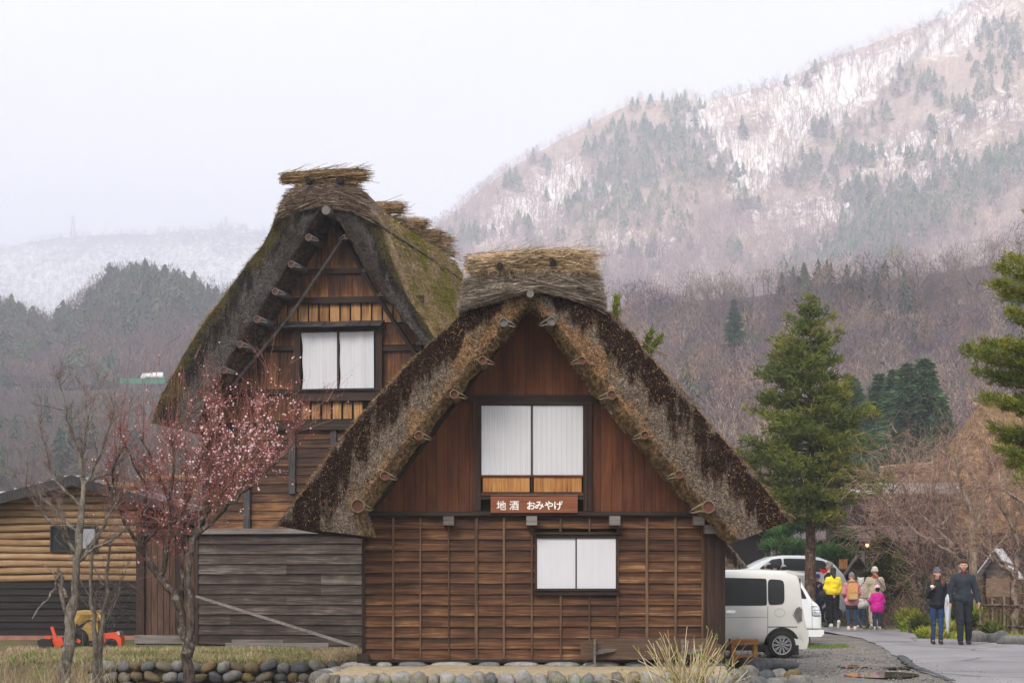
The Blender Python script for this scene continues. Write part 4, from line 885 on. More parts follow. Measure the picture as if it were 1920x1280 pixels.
def tmpl_conifer(seed=0, layers=9, w_=.20, per=7):
    """jagged whorls of drooping boughs as two-triangle leaves; unit height"""
    r = np.random.default_rng(seed); V = []; F_ = []
    for k in range(layers):
        z = .10+.86*k/layers; rad = w_*(1-k/layers)**.85*r.uniform(.8, 1.2)+.015; dz = .9/layers
        for j in range(per):
            a = j*6.283/per+r.uniform(-.4, .4)+k; rr = rad*r.uniform(.6, 1.2); c, s = math.cos(a), math.sin(a); n = len(V); ww = rr*.75
            top = z+dz*1.1; out_ = z-dz*r.uniform(.0, .5)
            V += [(0, 0, top), (c*rr-s*ww*.5, s*rr+c*ww*.5, out_), (c*rr*1.1, s*rr*1.1, out_-dz*.25), (c*rr+s*ww*.5, s*rr-c*ww*.5, out_)]
            F_.append((n, n+1, n+2, n+3))
    n = len(V); V += [(-.012, 0, 0), (.012, 0, 0), (.004, 0, .9), (-.004, 0, .9)]; F_.append((n, n+1, n+2, n+3))
    V += []; return np.array(V), np.array(F_)
def tmpl_puff(nb=110, seed=0, bl=.10, tw=.005, trunk=.014, rx=.23, nbr=12):
    """leafless crown: trunk, a few ascending limbs and a cloud of short fine twigs"""
    r = np.random.default_rng(seed); P0 = [(0, 0, 0)]; Dv = [(r.normal()*.03, 0, .62)]; W = [trunk]
    for k in range(nbr):
        a = r.uniform(0, 6.28); z = r.uniform(.25, .55); L_ = r.uniform(.5, 1.05); P0.append((0, 0, z)); Dv.append((math.cos(a)*rx*L_, math.sin(a)*rx*L_, r.uniform(.2, .42)*(1.15-z))); W.append(trunk*.42)
    for k in range(nb):
        d = r.normal(size=3); d /= np.linalg.norm(d); q = d*r.uniform(.35, 1)**.6*np.array([rx, rx, .30])*(1+.25*math.sin(3*math.atan2(d[1], d[0])+seed)); P0.append((q[0], q[1], q[2]+.66)); o = d*.5+r.normal(size=3)*.45+np.array([0, 0, .75]); Dv.append(tuple(o/np.linalg.norm(o)*bl*r.uniform(.5, 1.3))); W.append(tw)
    P0, Dv, W = np.array(P0), np.array(Dv), np.array(W)[:, None]; a = r.uniform(0, 3.14, len(P0))[:, None]; s = np.concatenate([np.cos(a), np.sin(a), 0*a], 1)
    V = np.stack([P0-s*W, P0+s*W, P0+Dv+s*W*.3, P0+Dv-s*W*.3], 1).reshape(-1, 3); V[:, 2] /= V[:, 2].max(); return V, (np.arange(len(P0))*4)[:, None]+np.arange(4)[None]
def merge(mb, T, pos, hgt, m=0, lean=.03, wid=1.0, rn=None):
    """place template T=(V,F) at many positions"""
    V, Fq = T; n = len(pos)
    if n == 0: return
    a = rng.uniform(0, 6.28, n); c, s = np.cos(a)[:, None], np.sin(a)[:, None]; h = np.asarray(hgt)[:, None]*np.ones((n, 1)); wd = h*wid*rng.uniform(.8, 1.25, (n, 1))
    x = (V[None, :, 0]*c-V[None, :, 1]*s)*wd+V[None, :, 2]*rng.normal(size=(n, 1))*lean*h; y = (V[None, :, 0]*s+V[None, :, 1]*c)*wd; z = V[None, :, 2]*h
    W = np.stack([x, y, z], -1)+np.asarray(pos)[:, None]
    rn = rng.random(n) if rn is None else rn
    FF = (np.arange(n)*len(V))[:, None, None]+Fq[None]
    mb.add(W.reshape(-1, 3), FF.reshape(-1, Fq.shape[1]), m, rnd=np.repeat(rn, len(V)))
TB = [tmpl_bare(30, .42, 1, s, .022, .008) for s in range(6)]; TBs = [tmpl_bare(13, .40, 1, s+20, .03, .018) for s in range(5)]
TP = [tmpl_puff(170, s, .075, .0050) for s in range(6)]; TPs = [tmpl_puff(26, s+7, .16, .013, .02, .22, 5) for s in range(5)]
TC = [tmpl_conifer(s, 9, .20) for s in range(4)]; TCs = [tmpl_conifer(s+9, 6, .20, 5) for s in range(4)]
def pick(H, px, py):
    """point of a hill seen at a pixel"""
    o, V, PX, PY = H; i = np.clip(np.searchsorted(PX[:, 0], px), 1, len(PX)-1)
    out_ = []
    for k, ii in enumerate(np.atleast_1d(i)):
        col = PY[ii]; yy = np.atleast_1d(py)[k]; j = int(np.argmin(abs(col-yy))); out_.append(V[ii, j])
    return np.array(out_)
def scatter(H, n, mask=None, t0=0.0, t1=1.0):
    o, V, PX, PY = H; a, b = PX.shape; i = rng.uniform(0, a-1.01, n); j = rng.uniform(t0*(b-1), t1*(b-1)-.01, n)
    ii, jj = i.astype(int), j.astype(int); fi, fj = (i-ii)[:, None], (j-jj)[:, None]
    p = (V[ii, jj]*(1-fi)+V[ii+1, jj]*fi)*(1-fj)+(V[ii, jj+1]*(1-fi)+V[ii+1, jj+1]*fi)*fj
    px = PX[ii, jj]; py = PY[ii, jj]; vis = (px > -240) & (px < 2240)
    if mask is not None: vis &= rng.random(n) < mask(px, py)
    return p[vis], px[vis], py[vis]
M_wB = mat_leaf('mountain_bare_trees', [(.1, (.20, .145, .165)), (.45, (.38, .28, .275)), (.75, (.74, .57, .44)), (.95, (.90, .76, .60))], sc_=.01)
M_wBc = mat_leaf('mountain_conifers', [(.1, (.045, .085, .065)), (.5, (.095, .155, .090)), (.9, (.20, .25, .13))], sc_=.01)
def wood(name, mat, sets):
    mb = MB()
    for T, pos, h, kw in sets:
        k = rng.integers(0, len(T), len(pos))
        for q in range(len(T)): merge(mb, T[q], pos[k == q], h[k == q], **kw)
    o = mb.build(name, mat); o['kind'] = 'stuff'; return o
# mountain woods
p, px, py = scatter(hB, 30000, lambda a, b: np.clip(1.05-.45*snowB(a, b), .45, 1)*.85)
onsnow = snowB(px, py) > .5
alt = np.clip((620-py)/480-.18*vn2(px*.012, py*.012, 1.)*1.5, 0, 1); rn_ = np.clip(alt*.62+rng.random(len(p))*.34, 0, 1)  # trees turn paler and warmer uphill: sunlit upper slope put into their colour
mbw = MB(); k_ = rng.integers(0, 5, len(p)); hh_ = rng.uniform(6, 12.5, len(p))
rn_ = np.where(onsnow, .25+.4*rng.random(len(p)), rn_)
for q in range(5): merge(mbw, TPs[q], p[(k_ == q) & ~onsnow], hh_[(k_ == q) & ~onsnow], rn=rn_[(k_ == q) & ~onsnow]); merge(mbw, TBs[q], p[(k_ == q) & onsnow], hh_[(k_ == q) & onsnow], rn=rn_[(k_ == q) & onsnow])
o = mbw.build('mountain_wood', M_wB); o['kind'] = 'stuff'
clus = [(1225, 255, 75, 40, 120), (1260, 300, 90, 35, 110), (1320, 325, 60, 22, 70), (1140, 300, 25, 60, 50), (1170, 360, 60, 45, 120), (1090, 400, 28, 35, 45), (1160, 400, 40, 22, 50), (1010, 300, 60, 30, 14), (950, 330, 20, 22, 7), (865, 440, 30, 25, 30),
        (970, 425, 25, 14, 14), (1240, 400, 50, 40, 40), (1375, 465, 16, 16, 14), (1600, 290, 28, 18, 50), (1610, 350, 34, 18, 60), (1540, 245, 26, 18, 26), (1660, 215, 12, 26, 9), (1605, 235, 10, 20, 8), (1500, 330, 50, 20, 26), (1745, 240, 10, 28, 9),
        (1790, 190, 40, 30, 40), (1840, 150, 22, 40, 36), (1870, 90, 30, 50, 50), (1900, 60, 26, 60, 50), (1740, 150, 16, 14, 12), (1700, 170, 40, 22, 16), (1700, 360, 55, 22, 90), (1640, 400, 50, 18, 80), (1580, 460, 50, 26, 120), (1640, 440, 70, 22, 120),
        (1740, 400, 60, 26, 130), (1830, 340, 60, 40, 150), (1890, 300, 40, 30, 90), (1670, 480, 30, 22, 40), (1690, 130, 30, 16, 9), (1540, 130, 120, 20, 7), (1240, 192, 60, 8, 14), (1480, 150, 60, 6, 4), (1450, 500, 50, 16, 20), (1520, 300, 26, 16, 16),
        (1390, 380, 60, 16, 14), (1000, 460, 40, 20, 16), (1085, 500, 40, 20, 12), (1750, 280, 80, 40, 26), (1320, 430, 60, 30, 12), (1050, 470, 120, 60, 26), (1180, 480, 60, 20, 14), (1290, 250, 12, 20, 6)]
cx = np.concatenate([rng.normal(c[0], c[2]*.62, c[4]) for c in clus]); cyy = np.concatenate([rng.normal(c[1]+14, c[3]*.62, c[4]) for c in clus])
q_ = rng.integers(0, len(cx), int(len(cx)*.2)); cx = np.concatenate([cx, cx[q_]+rng.normal(size=len(q_))*12]); cyy = np.concatenate([cyy, cyy[q_]+rng.normal(size=len(q_))*9])
# belts that climb the slope from lower left to upper right
for (ax, ay, bx_, by_, w_, n_) in ((1530, 505, 1760, 390, 10, 190), (1760, 392, 1935, 285, 13, 190), (1590, 440, 1670, 405, 8, 60)):
    tt = rng.random(n_); cx = np.concatenate([cx, ax+(bx_-ax)*tt+rng.normal(size=n_)*3]); cyy = np.concatenate([cyy, ay+(by_-ay)*tt+abs(rng.normal(size=n_))*w_])
okk = (cyy > np.interp(cx, *np.array(silB).T)+2) & (cx < 1960) & (cx > 800); cx, cyy = cx[okk], cyy[okk]; kp = rng.random(len(cx)) < .62; cx, cyy = cx[kp], cyy[kp]; pos = pick(hB, cx, cyy)
wood('mountain_conifers', M_wBc, [(TC, pos, np.clip(rng.normal(10.5, 3, len(pos)), 5, 19)*(pos[:, 1]/1500), {'wid': 1.35})])
# far ridge
M_wA = mat_leaf('far_bare_trees', [(.1, (.16, .14, .16)), (.9, (.26, .23, .25))], sc_=.01)
p, px, py = scatter(hA, 22000, lambda a, b: (a < 960)*(.5+.5*(b > 560)+.5*(b < 465)))
wood('far_ridge_wood', M_wA, [(TBs, p, rng.uniform(10, 18, len(p)), {})])
# left hill
M_wC = mat_leaf('left_hill_bare_trees', [(.1, (.075, .050, .056)), (.5, (.135, .090, .088)), (.9, (.23, .155, .12))], sc_=.03)
M_wCc = mat_leaf('left_hill_conifers', [(.1, (.022, .042, .030)), (.5, (.042, .070, .040)), (.9, (.095, .12, .055))], sc_=.03)
p, px, py = scatter(hC, 9000, lambda a, b: .75*(a < 700))
wood('left_hill_wood', M_wC, [(TPs, p, rng.uniform(5, 9, len(p)), {})])
clus = [(270, 545, 60, 20, 90), (215, 575, 30, 24, 60), (330, 565, 40, 24, 70), (300, 590, 60, 22, 60), (145, 640, 22, 24, 40), (380, 590, 30, 18, 30), (150, 690, 12, 14, 12), (65, 670, 18, 14, 16), (90, 660, 12, 10, 8), (20, 600, 40, 14, 50), (50, 640, 40, 18, 30), (200, 720, 10, 8, 8), (130, 715, 8, 12, 8), (8, 690, 14, 30, 14), (240, 640, 20, 14, 16), (120, 620, 14, 12, 14), (170, 610, 14, 12, 14), (440, 600, 30, 20, 30), (200, 600, 22, 14, 18), (258, 612, 20, 14, 14)]
cx = np.concatenate([rng.normal(c[0], c[2]*.7, c[4]) for c in clus]); cyy = np.concatenate([rng.normal(c[1]+10, c[3]*.7, c[4]) for c in clus]); cx = np.concatenate([cx, cx+rng.normal(size=len(cx))*9]); cyy = np.concatenate([cyy, cyy+rng.normal(size=len(cyy))*7]); okk = (cyy > np.interp(cx, *np.array(silC).T)+1); cx, cyy = cx[okk], cyy[okk]; pos = pick(hC, cx, cyy)
wood('left_hill_conifers', M_wCc, [(TC, pos, np.clip(rng.normal(6.6, 2, len(pos)), 3.5, 11), {'wid': 1.9})])
# terrace bank scrub
p, px, py = scatter(hD, 6500, lambda a, b: .6*(a < 700)*(b > 750))
wood('terrace_scrub', mat_leaf('terrace_scrub_twigs', [(.1, (.040, .028, .030)), (.5, (.080, .055, .050)), (.9, (.15, .105, .075))], sc_=.03), [(TB, p, rng.uniform(1.6, 4.2, len(p)), {})])
cx = rng.uniform(-20, 420, 34); cyy = rng.uniform(790, 930, 34); pos = pick(hD, cx, cyy)
wood('terrace_conifers', M_wCc, [(TC, pos, rng.uniform(3, 6.5, len(pos)), {'wid': 1.4})])
# near brown hill
M_wE = mat_leaf('near_hill_bare_trees', [(.08, (.060, .050, .078)), (.28, (.115, .090, .118)), (.45, (.165, .118, .125)), (.58, (.19, .165, .11)), (.72, (.28, .165, .115)), (.95, (.42, .33, .28))], sc_=.04)
TBd = [tmpl_bare(70, .46, 1, s+50, .016, .0042) for s in range(7)]
p, px, py = scatter(hE, 3300, lambda a, b: .9*(a > 1080), .12)
wood('brown_hill_wood', M_wE, [(TP, p, rng.uniform(3.5, 7.5, len(p)), {'wid': 1.25})])
p, px, py = scatter(hE, 12000, lambda a, b: .9*(a > 1080), .05)
wood('brown_hill_undergrowth', M_wE, [(TBs, p, rng.uniform(1.0, 2.6, len(p)), {'wid': 1.3})])
M_ever = mat_leaf('dark_undergrowth', [(.1, (.022, .036, .028)), (.9, (.06, .085, .04))], sc_=.05)
clus = [(1560, 545, 60, 18, 26), (1390, 640, 20, 30, 10), (1480, 560, 30, 12, 9), (1900, 560, 30, 40, 8), (1300, 780, 60, 60, 12), (1700, 600, 100, 40, 12)]
cx = np.concatenate([rng.normal(c[0], c[2]*.7, c[4]) for c in clus]); cyy = np.concatenate([rng.normal(c[1]+18, c[3]*.7, c[4]) for c in clus]); pos = pick(hE, cx, cyy)
wood('brown_hill_conifers', M_ever, [(TC, pos, rng.uniform(3, 6.5, len(pos)), {'wid': 1.2})])

# ---- trees one can tell apart on the near hill's brow
def tree_from(name, T, label, cat, x, y, z, h, mats, group, kw=1.0):
    o = thing(name, label, cat, (x, y, z), random.uniform(0, 6.28), group)
    V, Fq = T; mb = MB(); tv = V*[h*kw, h*kw, h]
    mb.add(tv[:4], np.array([[0, 1, 2, 3]]), 0, rnd=.5); mb.add(tv[:4]@np.array([[0, 1, 0], [-1, 0, 0], [0, 0, 1]]), np.array([[0, 1, 2, 3]]), 0, rnd=.5)
    mb.tube([(0, 0, 0), (0, 0, .3*h), tuple(np.mean(tv[2:4], 0))], [.018*h, .014*h, .006*h], 6, 0, rnd=.4); mb.build('trunk', mats[0], o)
    mb = MB(); mb.add(tv[4:], Fq[:-1] if len(Fq)*4 == len(tv) else Fq, 0, rnd=np.repeat(rng.random(len(tv)//4-1), 4)*.6+.2); mb.build('crown', mats[1], o); return o
TBr = [tmpl_bare(230, .50, 1, s+80, .016, .0032) for s in range(6)]
brow = [(1180, 600, 560), (1262, 560, 540), (1300, 530, 548), (1325, 515, 560), (1352, 500, 575), (1405, 560, 590), (1440, 548, 580), (1482, 470, 575), (1530, 520, 570), (1600, 545, 570), (1650, 500, 580), (1715, 470, 575), (1760, 480, 570), (1822, 470, 565), (1890, 452, 560), (1225, 545, 565)]
for k, (px, top, foot) in enumerate(brow):
    foot += 22; b = pick(hE, px, foot)[0]; h = (foot-top)/FP*b[1]
    tree_from('bare_tree', TBr[k % 6], 'bare tree on the brow of the brown hill, '+['leftmost of the row', 'second from the left', 'third from the left, thin', 'fourth from the left', 'fifth from the left, tall', 'left of the tall fir top', 'just left above the fir top', 'tallest, above the fir top', 'right of the tallest one', 'low and bushy above the dark cedars', 'above the left edge of the cedars', 'reddish one right of the cedars', 'second to the right of the cedars', 'third from the right edge', 'at the right edge of the picture', 'small, between the two leftmost'][k], 'tree', b[0], b[1], b[2]-.3, h, [M_wE, M_wE], 'bare trees on the brow of the brown hill', .8)
def cone_tree(name, label, px, top, foot, D, wid, mat, layers=26, per=11, group=None, seed=0, z0=None, trunkmat=M_bark_fir):
    b = P(px, foot, D); h = (foot-top)/FP*D; o = thing(name, label, 'tree', (b[0], b[1], b[2] if z0 is None else z0), 0, group)
    r = np.random.default_rng(seed); mb = MB(); mb.tube([(0, 0, -1.0), (0, 0, h*.5), (0, 0, h*.97)], [h*.022, h*.013, h*.002], 8, rnd=.5); mb.build('trunk', trunkmat, o)
    mb = MB(); PP = []; DD = []; W = []; RN = []
    for k in range(layers):
        q = k/layers; z = h*(.04+.94*q); rad = wid*(1-q)**.8*(.75+.5*r.random())+.05*wid
        for j in range(per):
            a = r.uniform(0, 6.283); rr = rad*r.uniform(.7, 1.1); n = 9; t = r.uniform(.25, 1, n)
            x = np.cos(a)*rr*t; y = np.sin(a)*rr*t; zz = z-rr*t*.28+rr*t**2*.18
            for _ in range(3):
                PP.append(np.stack([x, y, zz], 1)+r.normal(size=(n, 3))*rad*.07); DD.append(np.stack([np.cos(a)+r.normal(size=n)*.6, np.sin(a)+r.normal(size=n)*.6, r.normal(size=n)*.35-.15], 1)*(rad*.17+.012*h)); W.append(np.full(n, .02*h)); RN.append(np.full(n, r.random()*.7+.15*r.random()+.2*(q)))
    V, Fq = strands(np.concatenate(PP), np.concatenate(DD), np.concatenate(W)); mb.add(V, Fq, rnd=np.repeat(np.concatenate(RN), 6)); mb.build('crown', mat, o); return o
cone_tree('spruce', 'slim blue-green spruce standing alone among bare trees on the brown hill', 1376, 556, 650, 300, 1.5, M_cedar, 20, 9, seed=3)
for k, (px, top, foot, D, wd, lb) in enumerate([(1600, 700, 900, 150, 1.7, 'dark cedar half hidden behind the big fir, leftmost of its grove'), (1648, 692, 900, 146, 1.6, 'dark green cedar, second from the left in its grove behind the fir'), (1676, 684, 900, 143, 1.7, 'dark green cedar, third from the left in its grove behind the fir'),
        (1702, 672, 900, 140, 1.9, 'dark green cedar with a pointed top, fourth from the left in its grove'), (1732, 662, 900, 140, 2.3, 'tallest dark green cedar, rightmost full tree of its grove'), (1765, 740, 910, 138, 1.5, 'low greyish cedar on the right end of the grove'), (1672, 830, 920, 120, 1.2, 'small light green conifer in front of the cedar grove'), (1628, 745, 905, 148, 1.5, 'dim low cedar between the fir and the grove')]):
    cone_tree('cedar', lb, px, top, foot, D, wd, M_cedar, 30, 12, 'cedars behind the fir', 40+k)
# ================================================================ NEARER TREES
def blades(p, d, w_, bend=.15):
    """twig of two chained strands"""
    n = len(p); m = p+d*.5+rng.normal(size=(n, 3))*np.linalg.norm(d, axis=1)[:, None]*bend*.5
    V1, F1 = strands(p, m-p, w_); e = p+d; V2, F2 = strands(m, e-m, np.asarray(w_)*.5)
    return np.concatenate([V1, V2]), np.concatenate([F1, F2+len(V1)]), m, e
def sub_twigs(p, d, k, ln, up=.5, ang=.8, t0=.25, t1=1.0):
    """k side twigs on each parent"""
    n = len(p); i = rng.integers(0, n, int(n*k)); t = rng.uniform(t0, t1, len(i))[:, None]; L_ = np.linalg.norm(d[i], axis=1)[:, None]
    q = p[i]+d[i]*t; r = d[i]/L_+rng.normal(size=(len(i), 3))*ang+np.array([0, 0, up]); r /= np.linalg.norm(r, axis=1)[:, None]
    return q, r*L_*rng.uniform(*ln, (len(i), 1))
def limb_samples(paths, n):
    """random points and directions along limb polylines (n per metre)"""
    P_, D_ = [], []
    for pts in paths:
        pts = np.array(pts, float); L_ = np.linalg.norm(np.diff(pts, axis=0), axis=1).sum(); k = max(2, int(n*L_)); t = np.sort(rng.uniform(.12, 1, k))
        q = resample(pts, 60); i = (t*58).astype(int); P_.append(q[i]); D_.append((q[i+1]-q[i])/np.linalg.norm(q[i+1]-q[i], axis=1)[:, None])
    return np.concatenate(P_), np.concatenate(D_)
def pxpath(pts, D0, D1=None, wob=.0):
    D1 = D0 if D1 is None else D1; n = len(pts); return [P(x, y, D0+(D1-D0)*i/(n-1)) for i, (x, y) in enumerate(pts)]
def knobbly(pts, n=14, amp=.02):
    q = resample(pts, n); q = np.stack([smooth1(q[:, k], 2) for k in range(3)], 1); q[1:-1] += rng.normal(size=(n-2, 3))*amp; return q
def limbs(o, name, paths, radii, mat, seg=8, amp=.012):
    mb = MB()
    for pts, (r0, r1) in zip(paths, radii):
        q = knobbly(pts, max(6, len(pts)*3), amp); mb.tube(q, np.linspace(r0, r1, len(q))*(1+.1*rng.normal(size=len(q))), seg, rnd=.5)
    return mb.build(name, mat, o, smooth=True, inv=inv_of(o))
def oct_(p, r):
    """little eight-faced buds and petals"""
    n = len(p); b = np.array([(1,0,0),(-1,0,0),(0,1,0),(0,-1,0),(0,0,1),(0,0,-1)], float); V = p[:, None]+b[None]*np.asarray(r).reshape(-1, 1, 1)*rng.uniform(.7, 1.2, (n, 6, 1))
    f = np.array([(0,2,4),(2,1,4),(1,3,4),(3,0,4),(2,0,5),(1,2,5),(3,1,5),(0,3,5)]); return V.reshape(-1, 3), ((np.arange(n)*6)[:, None, None]+f[None]).reshape(-1, 3)

# ---- plum tree in flower
DP = 30.2
plum = thing('plum_tree', 'flowering plum tree with red twigs, pink buds and white blossom before the rear house', 'tree', P(352, 1292, DP))
pp = [pxpath([(356, 1300), (350, 1230), (340, 1160), (331, 1105)], DP), pxpath([(352, 1230), (358, 1160), (352, 1090), (354, 1040)], DP, DP-.1), pxpath([(333, 1115), (300, 1085), (276, 1050), (268, 1020)], DP, DP+.3), pxpath([(268, 1024), (262, 985), (275, 930), (268, 880)], DP+.3, DP+.6), pxpath([(270, 1040), (235, 985), (215, 930), (195, 890)], DP+.2, DP-.3),
      pxpath([(337, 1135), (345, 1080), (338, 1000), (350, 940), (348, 870)], DP, DP+.2), pxpath([(354, 1045), (365, 1000), (388, 960), (392, 880), (384, 830)], DP-.1, DP-.2), pxpath([(362, 1010), (410, 965), (450, 925), (490, 895), (520, 866)], DP-.1, DP-.7), pxpath([(450, 925), (470, 880), (505, 860), (530, 820)], DP-.4, DP-.5), pxpath([(520, 868), (545, 845), (552, 800)], DP-.7, DP-.6),
      pxpath([(388, 960), (430, 910), (455, 850), (450, 800)], DP-.2, DP+.2), pxpath([(345, 980), (310, 930), (290, 870), (262, 820)], DP, DP+.7), pxpath([(350, 940), (372, 870), (400, 800), (398, 755)], DP+.1, DP+.5), pxpath([(268, 900), (240, 850), (222, 800)], DP+.5, DP+.1), pxpath([(300, 1085), (320, 1020), (315, 950), (330, 880), (320, 820)], DP+.1, DP-.6), pxpath([(268, 1020), (300, 990), (330, 975)], DP+.3, DP-.3),
      pxpath([(392, 900), (420, 860), (480, 830), (500, 780)], DP-.2, DP+.5), pxpath([(215, 930), (210, 880), (235, 830)], DP-.2, DP-.6)]
rr_ = [(.092, .066), (.072, .05), (.055, .04), (.032, .012), (.032, .010), (.045, .014), (.05, .018), (.045, .012), (.022, .009), (.016, .007), (.03, .01), (.032, .01), (.026, .01), (.016, .007), (.04, .012), (.02, .01), (.02, .008), (.018, .007)]
limbs(plum, 'trunk', pp, rr_, M_bark_plum)
p, d = limb_samples(pp[2:], 22); dz = rng.normal(size=p.shape)*[.75, .6, .5]+np.array([0, 0, .75])+d*.5; dz /= np.linalg.norm(dz, axis=1)[:, None]
d1 = dz*rng.gamma(3, .16, (len(p), 1)).clip(.15, 1.25)
keep = (p[:, 2] > P(0, 1060, DP)[2]); p, d1 = p[keep], d1[keep]
V1, F1, m1, e1 = blades(p, d1, .011, .12); mb = MB(); mb.add(V1, F1, rnd=np.repeat(rng.random(2*len(p))*.8, 6))
p2, d2 = sub_twigs(p, d1, 3.5, (.25, .65), .35, .5); V2, F2, m2, e2 = blades(p2, d2, .0065, .12); mb.add(V2, F2, rnd=np.repeat(rng.random(2*len(p2)), 6))
p3, d3 = sub_twigs(p2, d2, 1.0, (.3, .6), .2, .7); V3, F3 = strands(p3, d3, .005); mb.add(V3, F3, rnd=np.repeat(rng.random(len(p3)), 6))
# long straight water shoots
k = 170; ii = rng.integers(0, len(p), k); ps = p[ii]; ds = np.stack([rng.normal(size=k)*.18, rng.normal(size=k)*.18, rng.uniform(.7, 1.5, k)], 1); V4, F4, m4, e4 = blades(ps, ds, .010, .05); mb.add(V4, F4, rnd=np.repeat(rng.random(2*k)*.6, 6))
q = mb.build('twigs', M_twig_red, plum, inv=inv_of(plum)); q['kind'] = 'stuff'
def along(p, d, n, jit=.02): i = rng.integers(0, len(p), n); t = rng.uniform(.1, 1, (n, 1)); return p[i]+d[i]*t+rng.normal(size=(n, 3))*jit
pa, da = np.concatenate([p, p2, p3, ps]), np.concatenate([d1, d2, d3, ds])
b = along(pa, da, 9000, .012); V, Fq = oct_(b, rng.uniform(.005, .010, len(b))); mb = MB().add(V, Fq, rnd=np.repeat(rng.random(len(b)), 6)); q = mb.build('buds', M_bud, plum, inv=inv_of(plum)); q['kind'] = 'stuff'
b = along(pa, da, 26000, .016); px_ = b[:, 0]/b[:, 1]*FP+960; py_ = HOR-(b[:, 2]-CAMZ)/b[:, 1]*FP
wgt = .10+1.0*np.exp(-((px_-480)/90)**2-((py_-800)/95)**2)+.5*np.exp(-((px_-410)/100)**2-((py_-860)/80)**2)+.10*(px_ > 330); cl = vnoise(b, 4.0, 2)*.5+.55
sel = rng.random(len(b)) < wgt*cl*.19; b = b[sel]; V, Fq = oct_(b, rng.uniform(.009, .019, len(b))); mb = MB().add(V, Fq, rnd=np.repeat(rng.random(len(b))*.7+.3, 6)); q = mb.build('blossoms', M_blossom, plum, inv=inv_of(plum)); q['kind'] = 'stuff'

# ---- bare tree at the left
DB = 29.6
bt = thing('bare_tree', 'young leafless tree with a smooth grey trunk before the log-sided shed', 'tree', P(118, 1290, DB))
pb = [pxpath([(118, 1300), (128, 1200), (140, 1100), (147, 1050), (152, 960), (158, 900), (150, 840)], DB), pxpath([(148, 1050), (175, 1020), (200, 980), (212, 930), (222, 880)], DB, DB+.5), pxpath([(146, 1040), (118, 1000), (90, 975), (62, 940), (45, 905)], DB, DB-.4), pxpath([(153, 950), (120, 920), (95, 885), (85, 840), (75, 790)], DB, DB+.5), pxpath([(156, 915), (178, 880), (195, 830), (214, 780), (205, 740)], DB, DB-.4),
      pxpath([(150, 850), (128, 800), (120, 740), (105, 700)], DB, DB-.2), pxpath([(152, 860), (165, 800), (160, 730)], DB, DB+.3), pxpath([(125, 1120), (112, 1080), (108, 1065)], DB), pxpath([(112, 1075), (98, 1110), (70, 1145), (60, 1160)], DB, DB-.3), pxpath([(130, 1180), (118, 1120), (112, 1070)], DB+.02, DB), pxpath([(152, 1000), (130, 985), (100, 950), (70, 925)], DB, DB+.3), pxpath([(165, 1035), (192, 1020), (225, 1005), (240, 985)], DB, DB-.3), pxpath([(157, 905), (200, 890), (240, 850)], DB, DB+.2), pxpath([(118, 1130), (106, 1080), (80, 1055)], DB, DB+.2)]
rb = [(.092, .028), (.036, .008), (.028, .006), (.024, .006), (.022, .006), (.018, .005), (.018, .005), (.03, .02), (.018, .008), (.036, .022), (.025, .008), (.022, .008), (.02, .006), (.02, .006)]
limbs(bt, 'trunk', pb, rb, M_bark_grey, 9)
p, d = limb_samples(pb[1:7]+pb[10:13]+[pb[0][4:]], 17); dz = d*.9+rng.normal(size=p.shape)*.55+np.array([0, 0, .5]); dz /= np.linalg.norm(dz, axis=1)[:, None]; d1 = dz*rng.gamma(3, .13, (len(p), 1)).clip(.12, .9)
V1, F1, m1, e1 = blades(p, d1, .012, .2); mb = MB(); mb.add(V1, F1, rnd=np.repeat(rng.random(2*len(p)), 6)); p2, d2 = sub_twigs(p, d1, 5, (.25, .6), .2, .7); V2, F2, m2, e2 = blades(p2, d2, .0065, .2); mb.add(V2, F2, rnd=np.repeat(rng.random(2*len(p2)), 6))
p3, d3 = sub_twigs(p2, d2, 1.2, (.3, .7), .1, .9); V3, F3 = strands(p3, d3, .005); mb.add(V3, F3, rnd=np.repeat(rng.random(len(p3)), 6)); q = mb.build('twigs', M_twig_grey, bt, inv=inv_of(bt)); q['kind'] = 'stuff'
# ---- saplings beside it
for k, (path, lb) in enumerate([([(182, 1290), (178, 1200), (172, 1120), (170, 1060), (176, 1010)], 'thin bare sapling right beside the grey tree trunk'), ([(186, 1290), (190, 1180), (205, 1110), (196, 1050), (214, 1000)], 'thin bare sapling leaning right between the grey tree and the plum')]):
    pth = pxpath(path, 30.4); sp = thing('sapling', lb, 'tree', pth[0], 0, 'bare saplings by the tractor')
    pths = [pth, pxpath([(path[2][0], path[2][1]), (path[2][0]-28, path[2][1]-40), (path[2][0]-40, path[2][1]-90)], 30.4), pxpath([(path[1][0], path[1][1]), (path[1][0]+32, path[1][1]-60), (path[1][0]+52, path[1][1]-130)], 30.4, 30.7)]
    limbs(sp, 'trunk', pths, [(.05, .014), (.014, .005), (.016, .006)], M_bark_grey, 7); p, d = limb_samples(pths, 16); dz = d*.5+rng.normal(size=p.shape)*.7+np.array([0, 0, .3]); dz /= np.linalg.norm(dz, axis=1)[:, None]; d1 = dz*rng.gamma(3, .11, (len(p), 1))
    V1, F1, m1, e1 = blades(p, d1, .008, .2); mb = MB(); mb.add(V1, F1, rnd=.5); p2, d2 = sub_twigs(p, d1, 3, (.3, .7), .1, .8); V2, F2 = strands(p2, d2, .005); mb.add(V2, F2, rnd=.7); q = mb.build('twigs', M_twig_grey, sp, inv=inv_of(sp)); q['kind'] = 'stuff'

